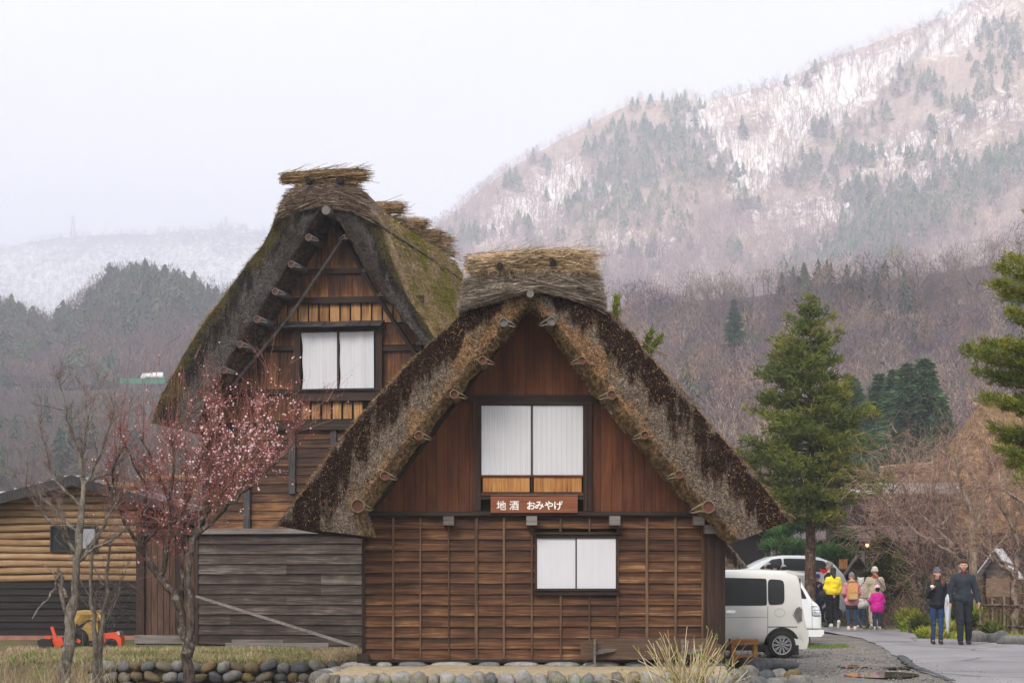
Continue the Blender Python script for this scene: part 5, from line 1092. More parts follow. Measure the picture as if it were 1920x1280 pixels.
# ---- conifers with layered boughs
def bough(PP, DD, WW, RN, a, b, wid, n, tl, tw, r, droop=.1, shade=0):
    """a bough from a to b carrying a flat pad of needle tufts"""
    a, b = np.array(a, float), np.array(b, float); L_ = np.linalg.norm(b-a); dr = (b-a)/L_; sd = np.cross(dr, [0, 0, 1]); sd /= np.linalg.norm(sd)+1e-9
    t = r.uniform(.18, 1.02, n)**.8; lat = r.normal(size=n)*wid*np.sin(np.clip(t, 0, 1)*2.3+.35); p = a+dr*(t*L_)[:, None]+sd*lat[:, None]; p[:, 2] += droop*L_*(t**2-t)*.9+r.normal(size=n)*wid*.20-abs(lat)*.12
    base = r.random()*.35
    for k in range(5):
        d = dr*r.uniform(.0, .9, (n, 1))+sd*(np.sign(lat)*r.uniform(0, .7, n))[:, None]+r.normal(size=(n, 3))*.45+np.array([0, 0, .35]); d /= np.linalg.norm(d, axis=1)[:, None]
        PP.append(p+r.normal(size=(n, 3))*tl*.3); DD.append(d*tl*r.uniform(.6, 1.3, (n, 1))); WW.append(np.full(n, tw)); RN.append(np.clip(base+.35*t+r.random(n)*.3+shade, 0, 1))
def fir(name, label, cat, base, trunk_pts, trunk_r, boughs, mat, tl, tw, seed=1, dens=26):
    o = thing(name, label, cat, base); r = np.random.default_rng(seed); mb = MB(); q = resample(trunk_pts, 12); mb.tube(q, np.linspace(trunk_r[0], trunk_r[1], 12), 9, rnd=.5)
    tk = mb.build('trunk', M_bark_fir, o, smooth=True, inv=inv_of(o)); mbb = MB(); PP, DD, WW, RN = [], [], [], []
    for a, b, wd in boughs:
        a_, b_ = np.array(a), np.array(b); L_ = np.linalg.norm(b_-a_); m_ = (a_+b_)/2-np.array([0, 0, .05*L_]); mbb.tube([a, m_, b], [.012+.014*L_, .008+.006*L_, .004], 5, rnd=.5)
        bough(PP, DD, WW, RN, a, b, wd, max(5, int(dens*L_*(.5+wd))), tl, tw, r)
    mbb.build('boughs', M_bark_fir, o, inv=inv_of(o))['kind'] = 'stuff'
    V, Fq = strands(np.concatenate(PP), np.concatenate(DD), np.concatenate(WW)); mb = MB().add(V, Fq, rnd=np.repeat(np.concatenate(RN), 6)); mb.build('crown', mat, o, inv=inv_of(o)); return o
DFi = 58.0; xf, _, zf0 = P(1519, 0, DFi); env = np.array([(548, 5), (570, 20), (600, 38), (640, 62), (680, 84), (730, 98), (790, 112), (850, 130), (900, 138), (940, 128), (965, 90), (985, 60)], float)
r = np.random.default_rng(5); bs = []; y = 560.0
while y < 985:
    wpx = np.interp(y, env[:, 0], env[:, 1]); nb = int(4+wpx/14)
    for k in range(nb):
        a = r.uniform(0, 6.283); L_ = wpx*r.uniform(.40, 1.22)/FP*DFi; z = CAMZ-(y-HOR)/FP*DFi+r.normal()*.07; up = L_*(.42*np.interp(y, [550, 760, 980], [1.25, .5, .0]))
        bs.append(((xf, DFi, z-up*.6), (xf+math.cos(a)*L_, DFi+math.sin(a)*L_, z+up*.4), .09+.13*L_))
    y += 13+wpx*.075
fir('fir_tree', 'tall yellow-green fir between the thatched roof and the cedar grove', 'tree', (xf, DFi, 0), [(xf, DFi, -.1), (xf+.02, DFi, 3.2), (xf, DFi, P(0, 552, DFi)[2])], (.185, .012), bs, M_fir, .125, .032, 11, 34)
DRg = 36.0; xt = P(1990, 0, DRg)[0]; bs = []; r = np.random.default_rng(8)
tips = [(1868, 500, 1), (1858, 528, 1.2), (1880, 552, 1), (1812, 652, 1.25), (1836, 668, 1), (1826, 694, 1.1), (1860, 712, 1), (1842, 742, 1.1), (1880, 762, 1), (1856, 800, 1.1), (1872, 822, 1), (1866, 838, 1), (1888, 866, 1), (1890, 480, 1), (1846, 640, 1), (1886, 640, 1), (1900, 600, .8), (1888, 580, .7), (1902, 700, 1), (1905, 745, 1), (1908, 800, 1), (1912, 850, 1), (1900, 520, 1), (1905, 655, 1)]
for tx, ty, s_ in tips:
    for q in range(2):
        dy_ = r.uniform(-1.0, 1.0); e = np.array(P(tx+r.uniform(0, 22)*q, ty+r.uniform(-8, 8)*q, DRg)); e[1] += dy_; e[0] *= e[1]/DRg; e[2] = CAMZ+(e[2]-CAMZ)*e[1]/DRg; st = (xt, DRg, e[2]-.12-.1*r.random()); bs.append((st, tuple(e), .15*s_))
for k in range(70):
    z = r.uniform(2.8, 8.8); a = r.uniform(-2.2, 2.2); L_ = np.interp(z, [2.8, 6, 8.8], [1.8, 1.5, .3])*r.uniform(.6, 1); bs.append(((xt, DRg, z-.1), (xt+math.cos(a)*L_, DRg+math.sin(a)*L_, z+.1), .22))
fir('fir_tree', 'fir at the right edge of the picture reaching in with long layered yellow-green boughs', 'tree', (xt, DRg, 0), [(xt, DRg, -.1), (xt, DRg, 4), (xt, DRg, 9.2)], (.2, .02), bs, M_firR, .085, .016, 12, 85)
# sprigs of the conifer standing behind the nearer roof
Dq = 48.0; xq, _, zq = P(1150, 700, Dq); bs = []
for (sx, sy, tx, ty) in ((1150, 640, 1156, 560), (1150, 630, 1152, 590), (1195, 690, 1240, 630), (1195, 680, 1222, 622), (1195, 690, 1215, 655), (1150, 700, 1120, 650), (1150, 700, 1180, 660)):
    bs.append((P(sx, sy, Dq), P(tx, ty, Dq), .05))
fir('fir_tree', 'small green conifer whose tips peep over the right slope of the nearer thatched roof', 'tree', (xq, Dq, 0), [(xq, Dq, -.1), (xq, Dq, 3), P(1150, 640, Dq)], (.12, .04), bs, M_firR, .10, .028, 13, 120)
# layered garden pine and dark bush
def pads(name, label, cat, base, tr, pads_, mat, seed, tl=.10, tw=.03, n=420):
    o = thing(name, label, cat, base); mb = MB()
    for t_ in tr: mb.tube(knobbly(t_, 8, .02), np.linspace(.09, .03, 8), 7, rnd=.5)
    mb.build('trunk', M_bark_fir, o, smooth=True, inv=inv_of(o)); r = np.random.default_rng(seed); PP, DD, RN = [], [], []
    for (px, py, rx, ry, D) in pads_:
        c = np.array(P(px, py, D)); s = D/FP; d = r.normal(size=(n, 3)); d /= np.linalg.norm(d, axis=1)[:, None]; p = c+d*r.uniform(.55, 1, (n, 1))*np.array([rx*s, rx*s*.8, ry*s]); 
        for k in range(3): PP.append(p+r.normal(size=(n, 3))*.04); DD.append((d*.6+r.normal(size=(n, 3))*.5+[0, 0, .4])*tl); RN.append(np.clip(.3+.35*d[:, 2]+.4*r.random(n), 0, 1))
    V, Fq = strands(np.concatenate(PP), np.concatenate(DD), tw); MB().add(V, Fq, rnd=np.repeat(np.concatenate(RN), 6)).build('crown', mat, o, inv=inv_of(o)); return o
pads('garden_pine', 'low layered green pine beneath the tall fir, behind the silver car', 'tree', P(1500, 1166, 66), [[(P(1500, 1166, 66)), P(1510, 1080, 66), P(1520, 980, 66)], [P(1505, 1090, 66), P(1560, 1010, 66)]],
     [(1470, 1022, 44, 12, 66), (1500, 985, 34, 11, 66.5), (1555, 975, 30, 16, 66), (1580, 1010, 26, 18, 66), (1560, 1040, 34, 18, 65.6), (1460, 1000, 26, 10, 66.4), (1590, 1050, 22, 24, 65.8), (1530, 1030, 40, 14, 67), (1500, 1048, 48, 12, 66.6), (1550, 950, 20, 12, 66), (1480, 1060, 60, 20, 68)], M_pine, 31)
pads('evergreen_bush', 'dark green shaggy bush beside the little gabled noticeboard', 'bush', P(1665, 1150, 62), [[P(1665, 1150, 62), P(1662, 1090, 62), P(1658, 1050, 62)]],
     [(1650, 1040, 20, 14, 62), (1660, 1062, 30, 16, 62), (1648, 1082, 34, 16, 62), (1670, 1100, 40, 18, 62), (1655, 1020, 14, 12, 62), (1685, 1060, 22, 20, 62.3)], M_bush, 32)
# ---- bare thicket on the right
def bare(name, label, D, paths, radii, n1, l1, n2, n3, mats, up=.4, group=None, seed=0, w1=.014):
    o = thing(name, label, 'tree', paths[0][0], 0, group); limbs(o, 'trunk', paths, radii, mats[0], 7, .02)
    p, d = limb_samples(paths, n1); dz = d*.7+rng.normal(size=p.shape)*.6+np.array([0, 0, up]); dz /= np.linalg.norm(dz, axis=1)[:, None]; d1 = dz*rng.gamma(3, l1/3, (len(p), 1)).clip(.1, l1*3)
    V1, F1, m1, e1 = blades(p, d1, w1, .22); mb = MB(); mb.add(V1, F1, rnd=np.repeat(rng.random(2*len(p))*.7, 6)); p2, d2 = sub_twigs(p, d1, n2, (.3, .75), .15, .75); V2, F2, m2, e2 = blades(p2, d2, w1*.75, .2); mb.add(V2, F2, rnd=np.repeat(rng.random(2*len(p2)), 6))
    p3, d3 = sub_twigs(p2, d2, n3, (.3, .7), .0, .9); V3, F3 = strands(p3, d3, w1*.6); mb.add(V3, F3, rnd=np.repeat(rng.random(len(p3)), 6)); q = mb.build('twigs', mats[1], o, inv=inv_of(o)); q['kind'] = 'stuff'; return o
G_ = 'bare trees along the right of the road'
D_ = 56.0
bare('bare_tree', 'bare tree with mossy dark stems leaning left, behind the woman in jeans', D_, [pxpath(a, D_, D_+b) for a, b in (([(1745, 1178), (1728, 1100), (1700, 1040), (1680, 985), (1665, 930)], .5), ([(1742, 1150), (1735, 1080), (1728, 1010), (1700, 950)], -.4), ([(1750, 1160), (1760, 1090), (1750, 1040), (1732, 960), (1755, 900)], .4), ([(1700, 1040), (1660, 1000), (1620, 990), (1595, 1010)], .3), ([(1728, 1060), (1700, 1090), (1690, 1110)], .3))],
     [(.14, .03), (.10, .02), (.09, .02), (.035, .01), (.03, .01)], 13, .75, 6, 1.8, [M_bark_plum, M_twig_tan], .35, G_)
D_ = 53.0
bare('bare_tree', 'bare pinkish tree with pale forked limbs rising behind the walking man', D_, [pxpath(a, D_, D_+b) for a, b in (([(1838, 1182), (1822, 1110), (1790, 1040), (1765, 985), (1740, 930), (1760, 880)], .5), ([(1822, 1110), (1825, 1040), (1822, 970), (1800, 900), (1790, 850)], -.5), ([(1790, 1040), (1720, 1000), (1680, 960), (1650, 930)], .6), ([(1822, 1060), (1790, 1000), (1760, 950), (1758, 920)], .2), ([(1775, 1010), (1720, 960), (1690, 900), (1660, 885)], -.5), ([(1822, 1000), (1850, 940), (1856, 880), (1840, 830)], .5), ([(1765, 985), (1800, 940), (1850, 900), (1880, 850)], .6))],
     [(.16, .03), (.11, .02), (.045, .012), (.05, .012), (.04, .01), (.05, .012), (.04, .012)], 13, .75, 6, 1.8, [M_bark_tan, M_twig_tan], .35, G_)
D_ = 50.0
bare('bare_tree', 'bare tree with crooked pale limbs by the picket fence, nearest to the right edge', D_, [pxpath(a, D_, D_+b) for a, b in (([(1902, 1200), (1904, 1120), (1902, 1060), (1914, 1030), (1900, 990), (1880, 960)], .2), ([(1903, 1075), (1868, 1050), (1840, 1010), (1835, 980)], .3), ([(1902, 1060), (1860, 1048), (1830, 1030)], .4), ([(1900, 990), (1870, 940), (1880, 890), (1850, 860)], .3), ([(1940, 1180), (1930, 1080), (1950, 1000), (1920, 940), (1885, 920), (1870, 910), (1840, 918)], -.5), ([(1935, 1000), (1900, 930), (1910, 860), (1890, 800)], .5))],
     [(.085, .03), (.05, .012), (.04, .012), (.04, .01), (.12, .012), (.05, .012)], 13, .7, 6, 1.8, [M_bark_tan, M_twig_tan], .35, G_)
D_ = 64.0
bare('bare_tree', 'low arching bare tree in front of the dark timber house at the road bend', D_, [pxpath(a, D_, D_+b) for a, b in (([(1625, 1160), (1618, 1080), (1640, 1010), (1650, 960), (1690, 900)], .5), ([(1640, 1010), (1610, 985), (1590, 1000)], .3), ([(1650, 960), (1680, 900), (1710, 880), (1735, 895)], .2), ([(1645, 990), (1690, 950), (1730, 900)], .4))],
     [(.08, .02), (.03, .01), (.03, .01), (.03, .01)], 11, .8, 6, 2, [M_bark_plum, M_twig_tan], .2, G_)
D_ = 66.0
bare('bare_tree', 'wide tan bare tree filling the gap below the fir boughs at the far right', D_, [pxpath(a, D_, D_+b) for a, b in (([(1870, 1160), (1860, 1050), (1850, 980), (1830, 900), (1800, 860)], .5), ([(1855, 1000), (1800, 930), (1770, 870), (1780, 810)], -.5), ([(1850, 960), (1890, 900), (1900, 840), (1880, 800)], .6), ([(1855, 1020), (1780, 980), (1720, 920), (1700, 860)], .3), ([(1858, 1040), (1920, 960), (1940, 900)], .3))],
     [(.14, .03), (.06, .014), (.06, .014), (.05, .012), (.05, .012)], 14, .85, 6, 1.8, [M_bark_tan, M_twig_tan], .4, G_, w1=.016)

# ---- bush of bare stems in front of the platform
fo = thing('forsythia_bush', 'bush of pale bare stems with fresh green buds before the stone platform', 'bush', P(1290, 1300, 28.6)); c0 = np.array(P(1290, 1345, 28.6))
n = 190; th = rng.normal(size=n)*.62; th = np.clip(th, -1.25, 1.25); dp = rng.normal(size=n)*.25; L_ = rng.uniform(.55, 1.28, n)*(1-.18*abs(th)); base = c0+rng.normal(size=(n, 3))*[.13, .15, .03]
mb = MB(); lp = []
for k in range(n):
    t = np.linspace(0, 1, 7); x = np.sin(th[k]*(.75+.35*t))*L_[k]*t; z = np.cos(th[k]*(.75+.35*t))*L_[k]*t; y = dp[k]*t*L_[k]+.05*np.sin(t*4+k); pts = base[k]+np.stack([x, y, z], 1)+rng.normal(size=(7, 3))*.006
    mb.tube(pts, np.linspace(.0085, .0035, 7), 4, rnd=random.random()); lp.append(pts[3:])
    if random.random() < .5:
        q0 = pts[4]; mb.tube([q0, q0+np.array([random.uniform(-.1, .1), 0, random.uniform(.06, .2)])], [.004, .002], 3, rnd=random.random())
mb.build('stems', M_forsy, fo, inv=inv_of(fo))['kind'] = 'stuff'; lp = np.concatenate(lp); i = rng.integers(0, len(lp), 950); b = lp[i]+rng.normal(size=(950, 3))*.010
V, Fq = strands(b, (rng.normal(size=(950, 3))*.5+[0, 0, .8])*.024, .014); MB().add(V, Fq, rnd=np.repeat(rng.random(950), 6)).build('leaf_buds', M_newleaf, fo, inv=inv_of(fo))['kind'] = 'stuff'
def clump(name, label, cat, px, py, D, n, h, spread, mat, wd=.007, lean=.5):
    o = thing(name, label, cat, P(px, py, D)); L_ = rng.uniform(.5, 1, n)*h; d = np.stack([rng.normal(size=n)*lean, rng.normal(size=n)*lean*.5, np.ones(n)], 1); d /= np.linalg.norm(d, axis=1)[:, None]
    p = rng.normal(size=(n, 3))*[spread, spread*.6, 0]; V, Fq, m_, e_ = blades(p, d*L_[:, None], wd, .12); MB().add(V, Fq, rnd=np.repeat(rng.random(2*n), 6)).build('stems', mat, o)['kind'] = 'stuff'; return o
clump('dry_grass_clump', 'clump of dry pale stems below the left corner of the stone platform', 'grass', 600, 1310, 29, 260, .36, .18, M_dry, .006, .8)
clump('dry_reed_clump', 'tall dry reeds in the bottom left corner', 'grass', 20, 1330, 27.5, 70, .85, .25, M_dry, .010, .22)
clump('dry_stalk_clump', 'bleached broken stalks at the foot of the grey bare tree', 'grass', 110, 1300, 28.8, 90, .5, .3, M_dry, .010, .9)
clump('dry_stalk_clump', 'sprawl of dry stalks between the two thin saplings, in front of the tractor', 'grass', 165, 1290, 31.5, 120, .6, .3, M_dry, .008, .6)
clump('yellow_grass_clump', 'short yellow-green blades at the foot of the platform stones in the bottom middle', 'grass', 760, 1300, 28.8, 130, .26, .4, M_newleaf, .007, .5)
clump('yellow_grass_clump', 'short yellow-green blades just left of the bush of bare stems', 'grass', 1080, 1300, 28.8, 90, .3, .25, M_newleaf, .007, .4)
# ================================================================ WALLS, SHED, STONES, VERGE
wl = thing('stone_wall', 'low dry wall of dark rounded stones below the grassy bank before the rear house', 'wall', (0, 34, 0)); mb = MB()
x0w, x1w = P(170, 0, 34)[0], -2.55
mb.box(x0w, x1w, .1, .45, -.6, .08); mb.build('earth_core', M_soil, wl); mb = MB()
for row, (zc, rz_) in enumerate(((.085, .085), (-.075, .085), (-.25, .10))):
    x = x0w-.1+row*.07
    while x < x1w+.1:
        wd = random.uniform(.09, .155); blob(mb, (x+wd, .05-.05*row*.6+random.uniform(-.03, .03), zc+random.uniform(-.02, .02)), (wd*1.08, .15, rz_*random.uniform(.8, 1.2)), x*3+row, amp=.34, rot=random.uniform(-.5, .5), rnd=random.random()); x += wd*1.98
mb.build('stones', M_stone_dark, wl, smooth=True)
def grass(name, label, n, fx, fy, hgt, mat=M_grass, wd=.012, mask=None, z=0):
    x = rng.uniform(*fx, n); y = rng.uniform(*fy, n)
    if mask is not None: k = mask(x, y); x, y = x[k], y[k]
    n = len(x); nz_ = vn2(x, y, 1.6); k = nz_ > -.35; x, y, nz_ = x[k], y[k], nz_[k]; n = len(x)
    d = np.stack([rng.normal(size=n)*.5, rng.normal(size=n)*.5, np.ones(n)], 1)*(hgt*rng.uniform(.4, 1.2, n)*(1+nz_))[:, None]
    V, Fq = strands(np.stack([x, y, gz(x, y)-.01+z], 1), d, wd); o = MB().add(V, Fq, rnd=np.repeat(np.clip(rng.random(n)*.6+nz_*.4+.2, 0, 1), 6)).build(name, mat); tag(o, label, 'grass', kind='stuff')
grass('bank_grass', 'green grass on the bank above the low stone wall', 15000, (-8.5, -2.6), (34.2, 41), .055, mask=lambda x, y: x/y*FP+960 < 610-(y-34)*8)
grass('bank_dry_grass', 'tan dead grass among the green on the left bank', 15000, (-9, -2.7), (33.8, 39), .07, M_dry, .010)
grass('foreground_dry_grass', 'brown dead grass in front of the low stone wall', 6000, (-7.8, -3.2), (30.5, 33.8), .14, M_dry, .011)
grass('verge_grass', 'green grass strip on the far side of the road behind the walking group', 14000, (7.6, 14), (60, 68.5), .10, M_grass, .025, mask=lambda x, y: (x-10.3 < (y-60)*.35+1.2))
grass('kerb_grass', 'patch of yellowish grass by the bumper of the white vans', 900, (6.3, 7.3), (45.2, 47), .07)
M_garden = mat_leaf('garden_plants', [(.15, (.045, .085, .015)), (.4, (.12, .20, .02)), (.65, (.36, .36, .04)), (.8, (.22, .17, .07)), (.97, (.45, .40, .06))], sc_=1.4)
grass('garden_plants', 'green and yellow ground cover along the garden edge of the road', 21000, (9.4, 15), (46.2, 60), .13, M_garden, .03, mask=lambda x, y: x > np.interp(y, [46, 50, 52, 55, 60], [10.85, 10.0, 9.9, 10.2, 11.3])+.05)
grass('garden_bush_cover', 'dark leafy ground cover under the bare trees on the right', 11000, (10.8, 18), (53, 66), .40, M_bush, .035, mask=lambda x, y: x > np.interp(y, [46, 50, 55, 64], [11.7, 11.2, 11.9, 13.0]))
bp = rng.uniform([8.8, 67.5, 0], [17, 72, 0], (5200, 3)); bp[:, 2] = abs(rng.normal(size=5200))*.55*np.exp(-((bp[:, 0]-13)/4.2)**2); dv = rng.normal(size=(5200, 3))*[.42, .3, .16]; V, Fq = strands(bp, dv, .022)
tag(MB().add(V, Fq, rnd=np.repeat(rng.random(5200), 6)).build('brushwood_heap', M_brush), 'heap of brown brushwood beyond the walking group', 'brushwood', kind='stuff')
bp = rng.uniform([9.5, 57, 0], [16.5, 66, 0], (9000, 3)); bp[:, 2] = abs(rng.normal(size=9000))*.6*sstep(10.2, 12.5, bp[:, 0]); dv = rng.normal(size=(9000, 3))*[.3, .25, .3]+[0, 0, .15]; V, Fq = strands(bp, dv, .018)
tag(MB().add(V, Fq, rnd=np.repeat(rng.random(9000), 6)).build('undergrowth', M_brush), 'tangle of brown undergrowth below the bare trees', 'brushwood', kind='stuff')
ST = []; M_moss = flat('mossy_stone', (.07, .075, .03), .95, .6, 12)
def rock(label, px, py, D, rx, rz_, ry=None, rot=0, group=None, rn=None, seed=None, mat=None):
    p_ = P(px, py, D); o = thing('rock', label, 'rock', (p_[0], D, float(gz(p_[0], D))), 0, group); mb = MB(); blob(mb, (0, 0, rz_*.62), (rx, ry or rx*.8, rz_), px*.37 if seed is None else seed, (10, 16), .3, rot=rot, rnd=random.random() if rn is None else rn); mb.build('stone', mat or M_stone_dark, o, smooth=True); ST.append(o); return o
rock('long pale boulder at the road edge below the picket fence', 1900, 1200, 46.2, .34, .14, .22, rn=.5)
rock('round pinkish boulder at the road edge, right of the boots of the walking man', 1833, 1190, 47.6, .20, .17, rn=.55); rock('grey boulder between the round boulder and the long pale one', 1872, 1192, 47.2, .24, .17, rn=.3)
rock('small dark boulder at the foot of the picket fence behind the round boulder', 1855, 1180, 49, .15, .13, rn=.0); rock('pale stone behind the legs of the woman in the grey beanie', 1780, 1180, 51, .3, .26, rn=.5)
rock('mossy dark boulder where the road narrows, left of the garden', 1692, 1172, 60.5, .30, .13, rn=.0, mat=M_moss); rock('dark stone in the garden edge behind the woman in jeans', 1722, 1182, 54.5, .25, .2, rn=.9)
rock('flat grey slab mound rising in front of the wheel of the near van', 1440, 1236, 35.4, .46, .13, .6, rn=.22)
rock('grey slab mound, darker half beside the wooden stool', 1410, 1244, 34.2, .30, .16, .5, rn=.12)
for k, (px, py, s) in enumerate([(1405, 1262, .17), (1438, 1266, .13), (1462, 1262, .12), (1486, 1268, .15), (1382, 1266, .14), (1420, 1285, .16), (1458, 1288, .17), (1500, 1284, .18), (1395, 1300, .17)]):
    rock(['rounded grey stone left of the stool in the bottom row', 'small rounded stone, second of the row below the slab', 'pinkish rounded stone in the middle of the row below the slab', 'dark rounded stone at the right end of the row below the slab', 'brownish stone tucked under the bush of bare stems', 'flat stone at the bottom edge, left of centre of the heap', 'flat stone at the bottom edge, centre of the heap', 'bluish flat stone at the bottom edge, rightmost of the heap', 'stone half hidden by the bush at the bottom edge'][k], px, py, ground_D(py+9), s, s*.75, s*.9, 0, 'cobbles below the slab', rn=random.random())
mbk = MB(); ky = np.arange(31, 40, .27)
for y in ky:
    x = np.interp(y, [28, 31, 36, 40], [5.95, 6.40, 6.75, 7.3]); blob(mbk, (x+.0, y, .012), (random.uniform(.05, .10), .17, .030), y, (5, 8), .45, rnd=random.uniform(.0, .3))
tag(mbk.build('kerb', M_stone_dark, smooth=True), 'worn line of flat stones between the gravel and the road', 'kerb')
M_puddle = NT('wet_puddle'); M_puddle = M_puddle.fin((.05, .045, .04), .04, spec=.5)
for k, (px, py, rx, ry) in enumerate([(1655, 1268, .55, .5), (1600, 1246, .28, .25), (1690, 1250, .3, .2)]):
    D = ground_D(py); c = P(px, py, D); a = np.arange(28)*6.283/28; rr = 1+.35*vnoise(np.stack([np.cos(a)*1.5, np.sin(a)*1.5, a*0+k*5], -1), 1, 2); v = [(c[0]+rx*math.cos(t)*q, c[1]+ry*math.sin(t)*q*2, float(gz(c[0], c[1]))+.034) for t, q in zip(a, rr)]
    tag(MB().add(v, [tuple(range(28))]).build('puddle', M_puddle), kind='structure')
# fallen leaves and pebbles
x = rng.uniform(2.8, 7.5, 3000); y = rng.uniform(29, 46, 3000); V, Fq = oct_(np.stack([x, y, gz(x, y)+.018], 1), rng.uniform(.008, .03, 3000)); tag(MB().add(V, Fq, rnd=np.repeat(rng.random(3000), 6)).build('pebbles', M_stone), 'loose pebbles and crumbs on the gravel', 'gravel', kind='stuff')

# wooden stool and low bench
st = thing('wooden_stool', 'orange-brown wooden stool standing at the right corner of the nearer house', 'stool', (P(1394, 0, 34.2)[0], 34.2, 0)); s = 34.2/FP
M_stool = mat_wood('stool_wood', [(.2, (.20, .075, .022)), (.5, (.36, .155, .05)), (.8, (.50, .25, .10))], 'x')
st.location.z = CAMZ-(1249-HOR)*s
mb = MB(); mb.box(-26*s, 26*s, -.16, .16, 42*s, 52*s); mb.build('seat', M_stool, st)
for a in (-1, 1):
    for b in (-1, 1): mb = MB(); mb.box(a*21*s-.03, a*21*s+.03, b*.11-.03, b*.11+.03, 0, 41.8*s); mb.build('leg', M_stool, st)
for b in (-1, 1): mb = MB(); mb.box(-18*s, 18*s, b*.11-.015, b*.11+.015, 12*s, 22*s); mb.build('stretcher', M_stool, st)
bn = thing('low_bench', 'long low brown bench with chamfered back board against the nearer house wall', 'bench', (P(1220, 0, 31.9)[0], 31.85, CAMZ-(1240-HOR)*31.85/FP)); s = 31.85/FP
M_bench = mat_wood('bench_wood', [(.2, (.045, .026, .018)), (.5, (.095, .058, .040)), (.8, (.17, .11, .075))], 'x')
mb = MB(); mb.prism([(-130*s, 4*s), (130*s, 4*s), (136*s, 30*s), (108*s, 44*s), (-104*s, 44*s), (-132*s, 34*s)], .03, .06); mb.build('back_board', M_bench, bn)
for px in (-106, 58): mb = MB(); mb.box((px-2)*s, (px+2)*s, -.16, .029, -4*s, 43*s); mb.build('upright', M_greywood, bn)
for px in (-103, 61):
    mb = MB(); a = px*s; v = [(a, -.15, 14*s), (a, -.15, 18*s), (a, .028, 20*s), (a, .028, 24*s), (a+40*s, .028, 20*s), (a+40*s, .028, 24*s)]; mb.add(v, [(0, 2, 4), (1, 5, 3), (0, 1, 3, 2), (2, 3, 5, 4), (4, 5, 1, 0)]); mb.build('shelf', M_greywood, bn)
# plank on the bank
pk = thing('plank', 'grey plank lying on the bank under the grey boarded wall', 'plank', P(520, 1224, 41.5)); pk.location.z = float(gz(-4.5, 41.5))+.03
mb = MB(); mb.box(-1.0, 1.0, -.1, .1, 0, .10, rnd=.8); mb.box(-.9, .1, .1001, .2, .0, .16, rnd=.5); mb.build('board', M_greywood, pk)

# ---- shed with pale log siding
DS = 50.0; shed = thing('shed', 'shed with pale log siding over dark boards and a low grey metal roof', 'shed', (0, DS, 0))
def S(px, py, yl=0.0): D = DS+yl; return ((px-960)/FP*D, CAMZ-(py-HOR)/FP*D)
xl, xr_ = S(-130, 1000)[0], S(262, 1000)[0]
gab = lambda x: float(np.interp(x, [S(-130, 0)[0], S(135, 0)[0], S(330, 0)[0]], [S(0, 985)[1], S(0, 905)[1], S(0, 955)[1]]))
mb = MB(); zl, zh = S(0, 1090)[1], S(0, 890)[1]; rows = 15; h = (zh-zl)/rows
for r_ in range(rows):
    z0, z1 = zl+r_*h, zl+(r_+1)*h
    a_, b_ = xl, xr_
    while gab(a_) < z0+.02 and a_ < 0: a_ += .05
    rn = random.random(); xx = np.linspace(a_, b_, 30); pr = [(0, 0), (.05, .06), (.075, .35), (.075, .65), (.05, .92), (0, 1)]
    G = np.array([[(x, -q-.012*math.sin(x*2.2+r_*2), z0+h*t+.012*math.sin(x*1.7+r_)) for q, t in pr] for x in xx]); mb.grid(G[::-1], rnd=rn, v=np.tile([t for _, t in pr], (30, 1)))
mb.build('log_siding', M_logside, shed, smooth=True)
mb = MB(); boards_h(mb, xl, xr_, S(0, 1190)[1], zl-.002, -.0, 8, [S(60, 0)[0], S(190, 0)[0]], .03, .02); mb.build('lower_boards', M_darkside, shed)
M_red_base = flat('reddish_concrete_base', (.30, .155, .115), .85, .25, 3)
mb = MB(); mb.box(xl, xr_, -.06, .0, -.1, S(0, 1190.5)[1]); mb.build('base', M_red_base, shed)
mb = MB(); mb.prism([(xl, 0), (xr_, 0), (xr_, gab(xr_)-.1), S(135, 912), (xl, gab(xl)-.1)], .02, 7); mb.build('wall_core', M_dark, shed)
M_metal = flat('grey_metal_roofing', (.46, .47, .50), .45, .15, 4, .3, .5); t_ = M_metal
for sgn, (ax, ay), (bx_, by_) in ((-1, (135, 890), (-150, 962)), (1, (135, 890), (350, 952))):
    a = S(ax, ay, -.6); b = S(bx_, by_, -.6); mb = MB(); mb.prism([a, b, (b[0], b[1]-.10), (a[0], a[1]-.10)], -.55, 8.0); mb.build('metal_roof', M_metal, shed)
    mb = MB(); mb.prism([(a[0], a[1]-.0), (b[0], b[1]-.0), (b[0], b[1]-.24), (a[0], a[1]-.24)], -.60, -.551); mb.build('bargeboard', M_greypost, shed)
    for q in np.linspace(.05, .95, 12):
        x = a[0]+(b[0]-a[0])*q; z = a[1]+(b[1]-a[1])*q; mb = MB(); mb.box(x-.02, x+.02, -.55, 8.0, z, z+.035); mb.build('seam', M_metal, shed)
wn = bpy.data.objects.new('window', None); COL.objects.link(wn); wn.parent = shed
x0, z1 = S(99, 988); x1, z0 = S(182, 1031); mb = MB(); mb.box(x0, x1, -.09, -.08, z0, z1); mb.build('glass', M_glass, wn)
mb = MB(); mb.box((x0+x1)/2+.05, x1-.04, -.10, -.091, z0+.04, z1-.04); mb.build('painted_reflection', flat('grey_pane', (.28, .29, .33), .2, .3, 3, 0, .5), wn)  # reflection on the right-hand pane, put in as a flat grey colour
mb = MB(); t = .035
mb.box(x0-t, x0, -.13, 0, z0-t, z1+t); mb.box(x1, x1+t, -.13, 0, z0-t, z1+t); mb.box(x0, x1, -.13, 0, z1, z1+t); mb.box(x0, x1, -.13, 0, z0-t, z0); mb.box((x0+x1)/2, (x0+x1)/2+t, -.12, -.101, z0, z1); mb.build('window_frame', M_black, wn)
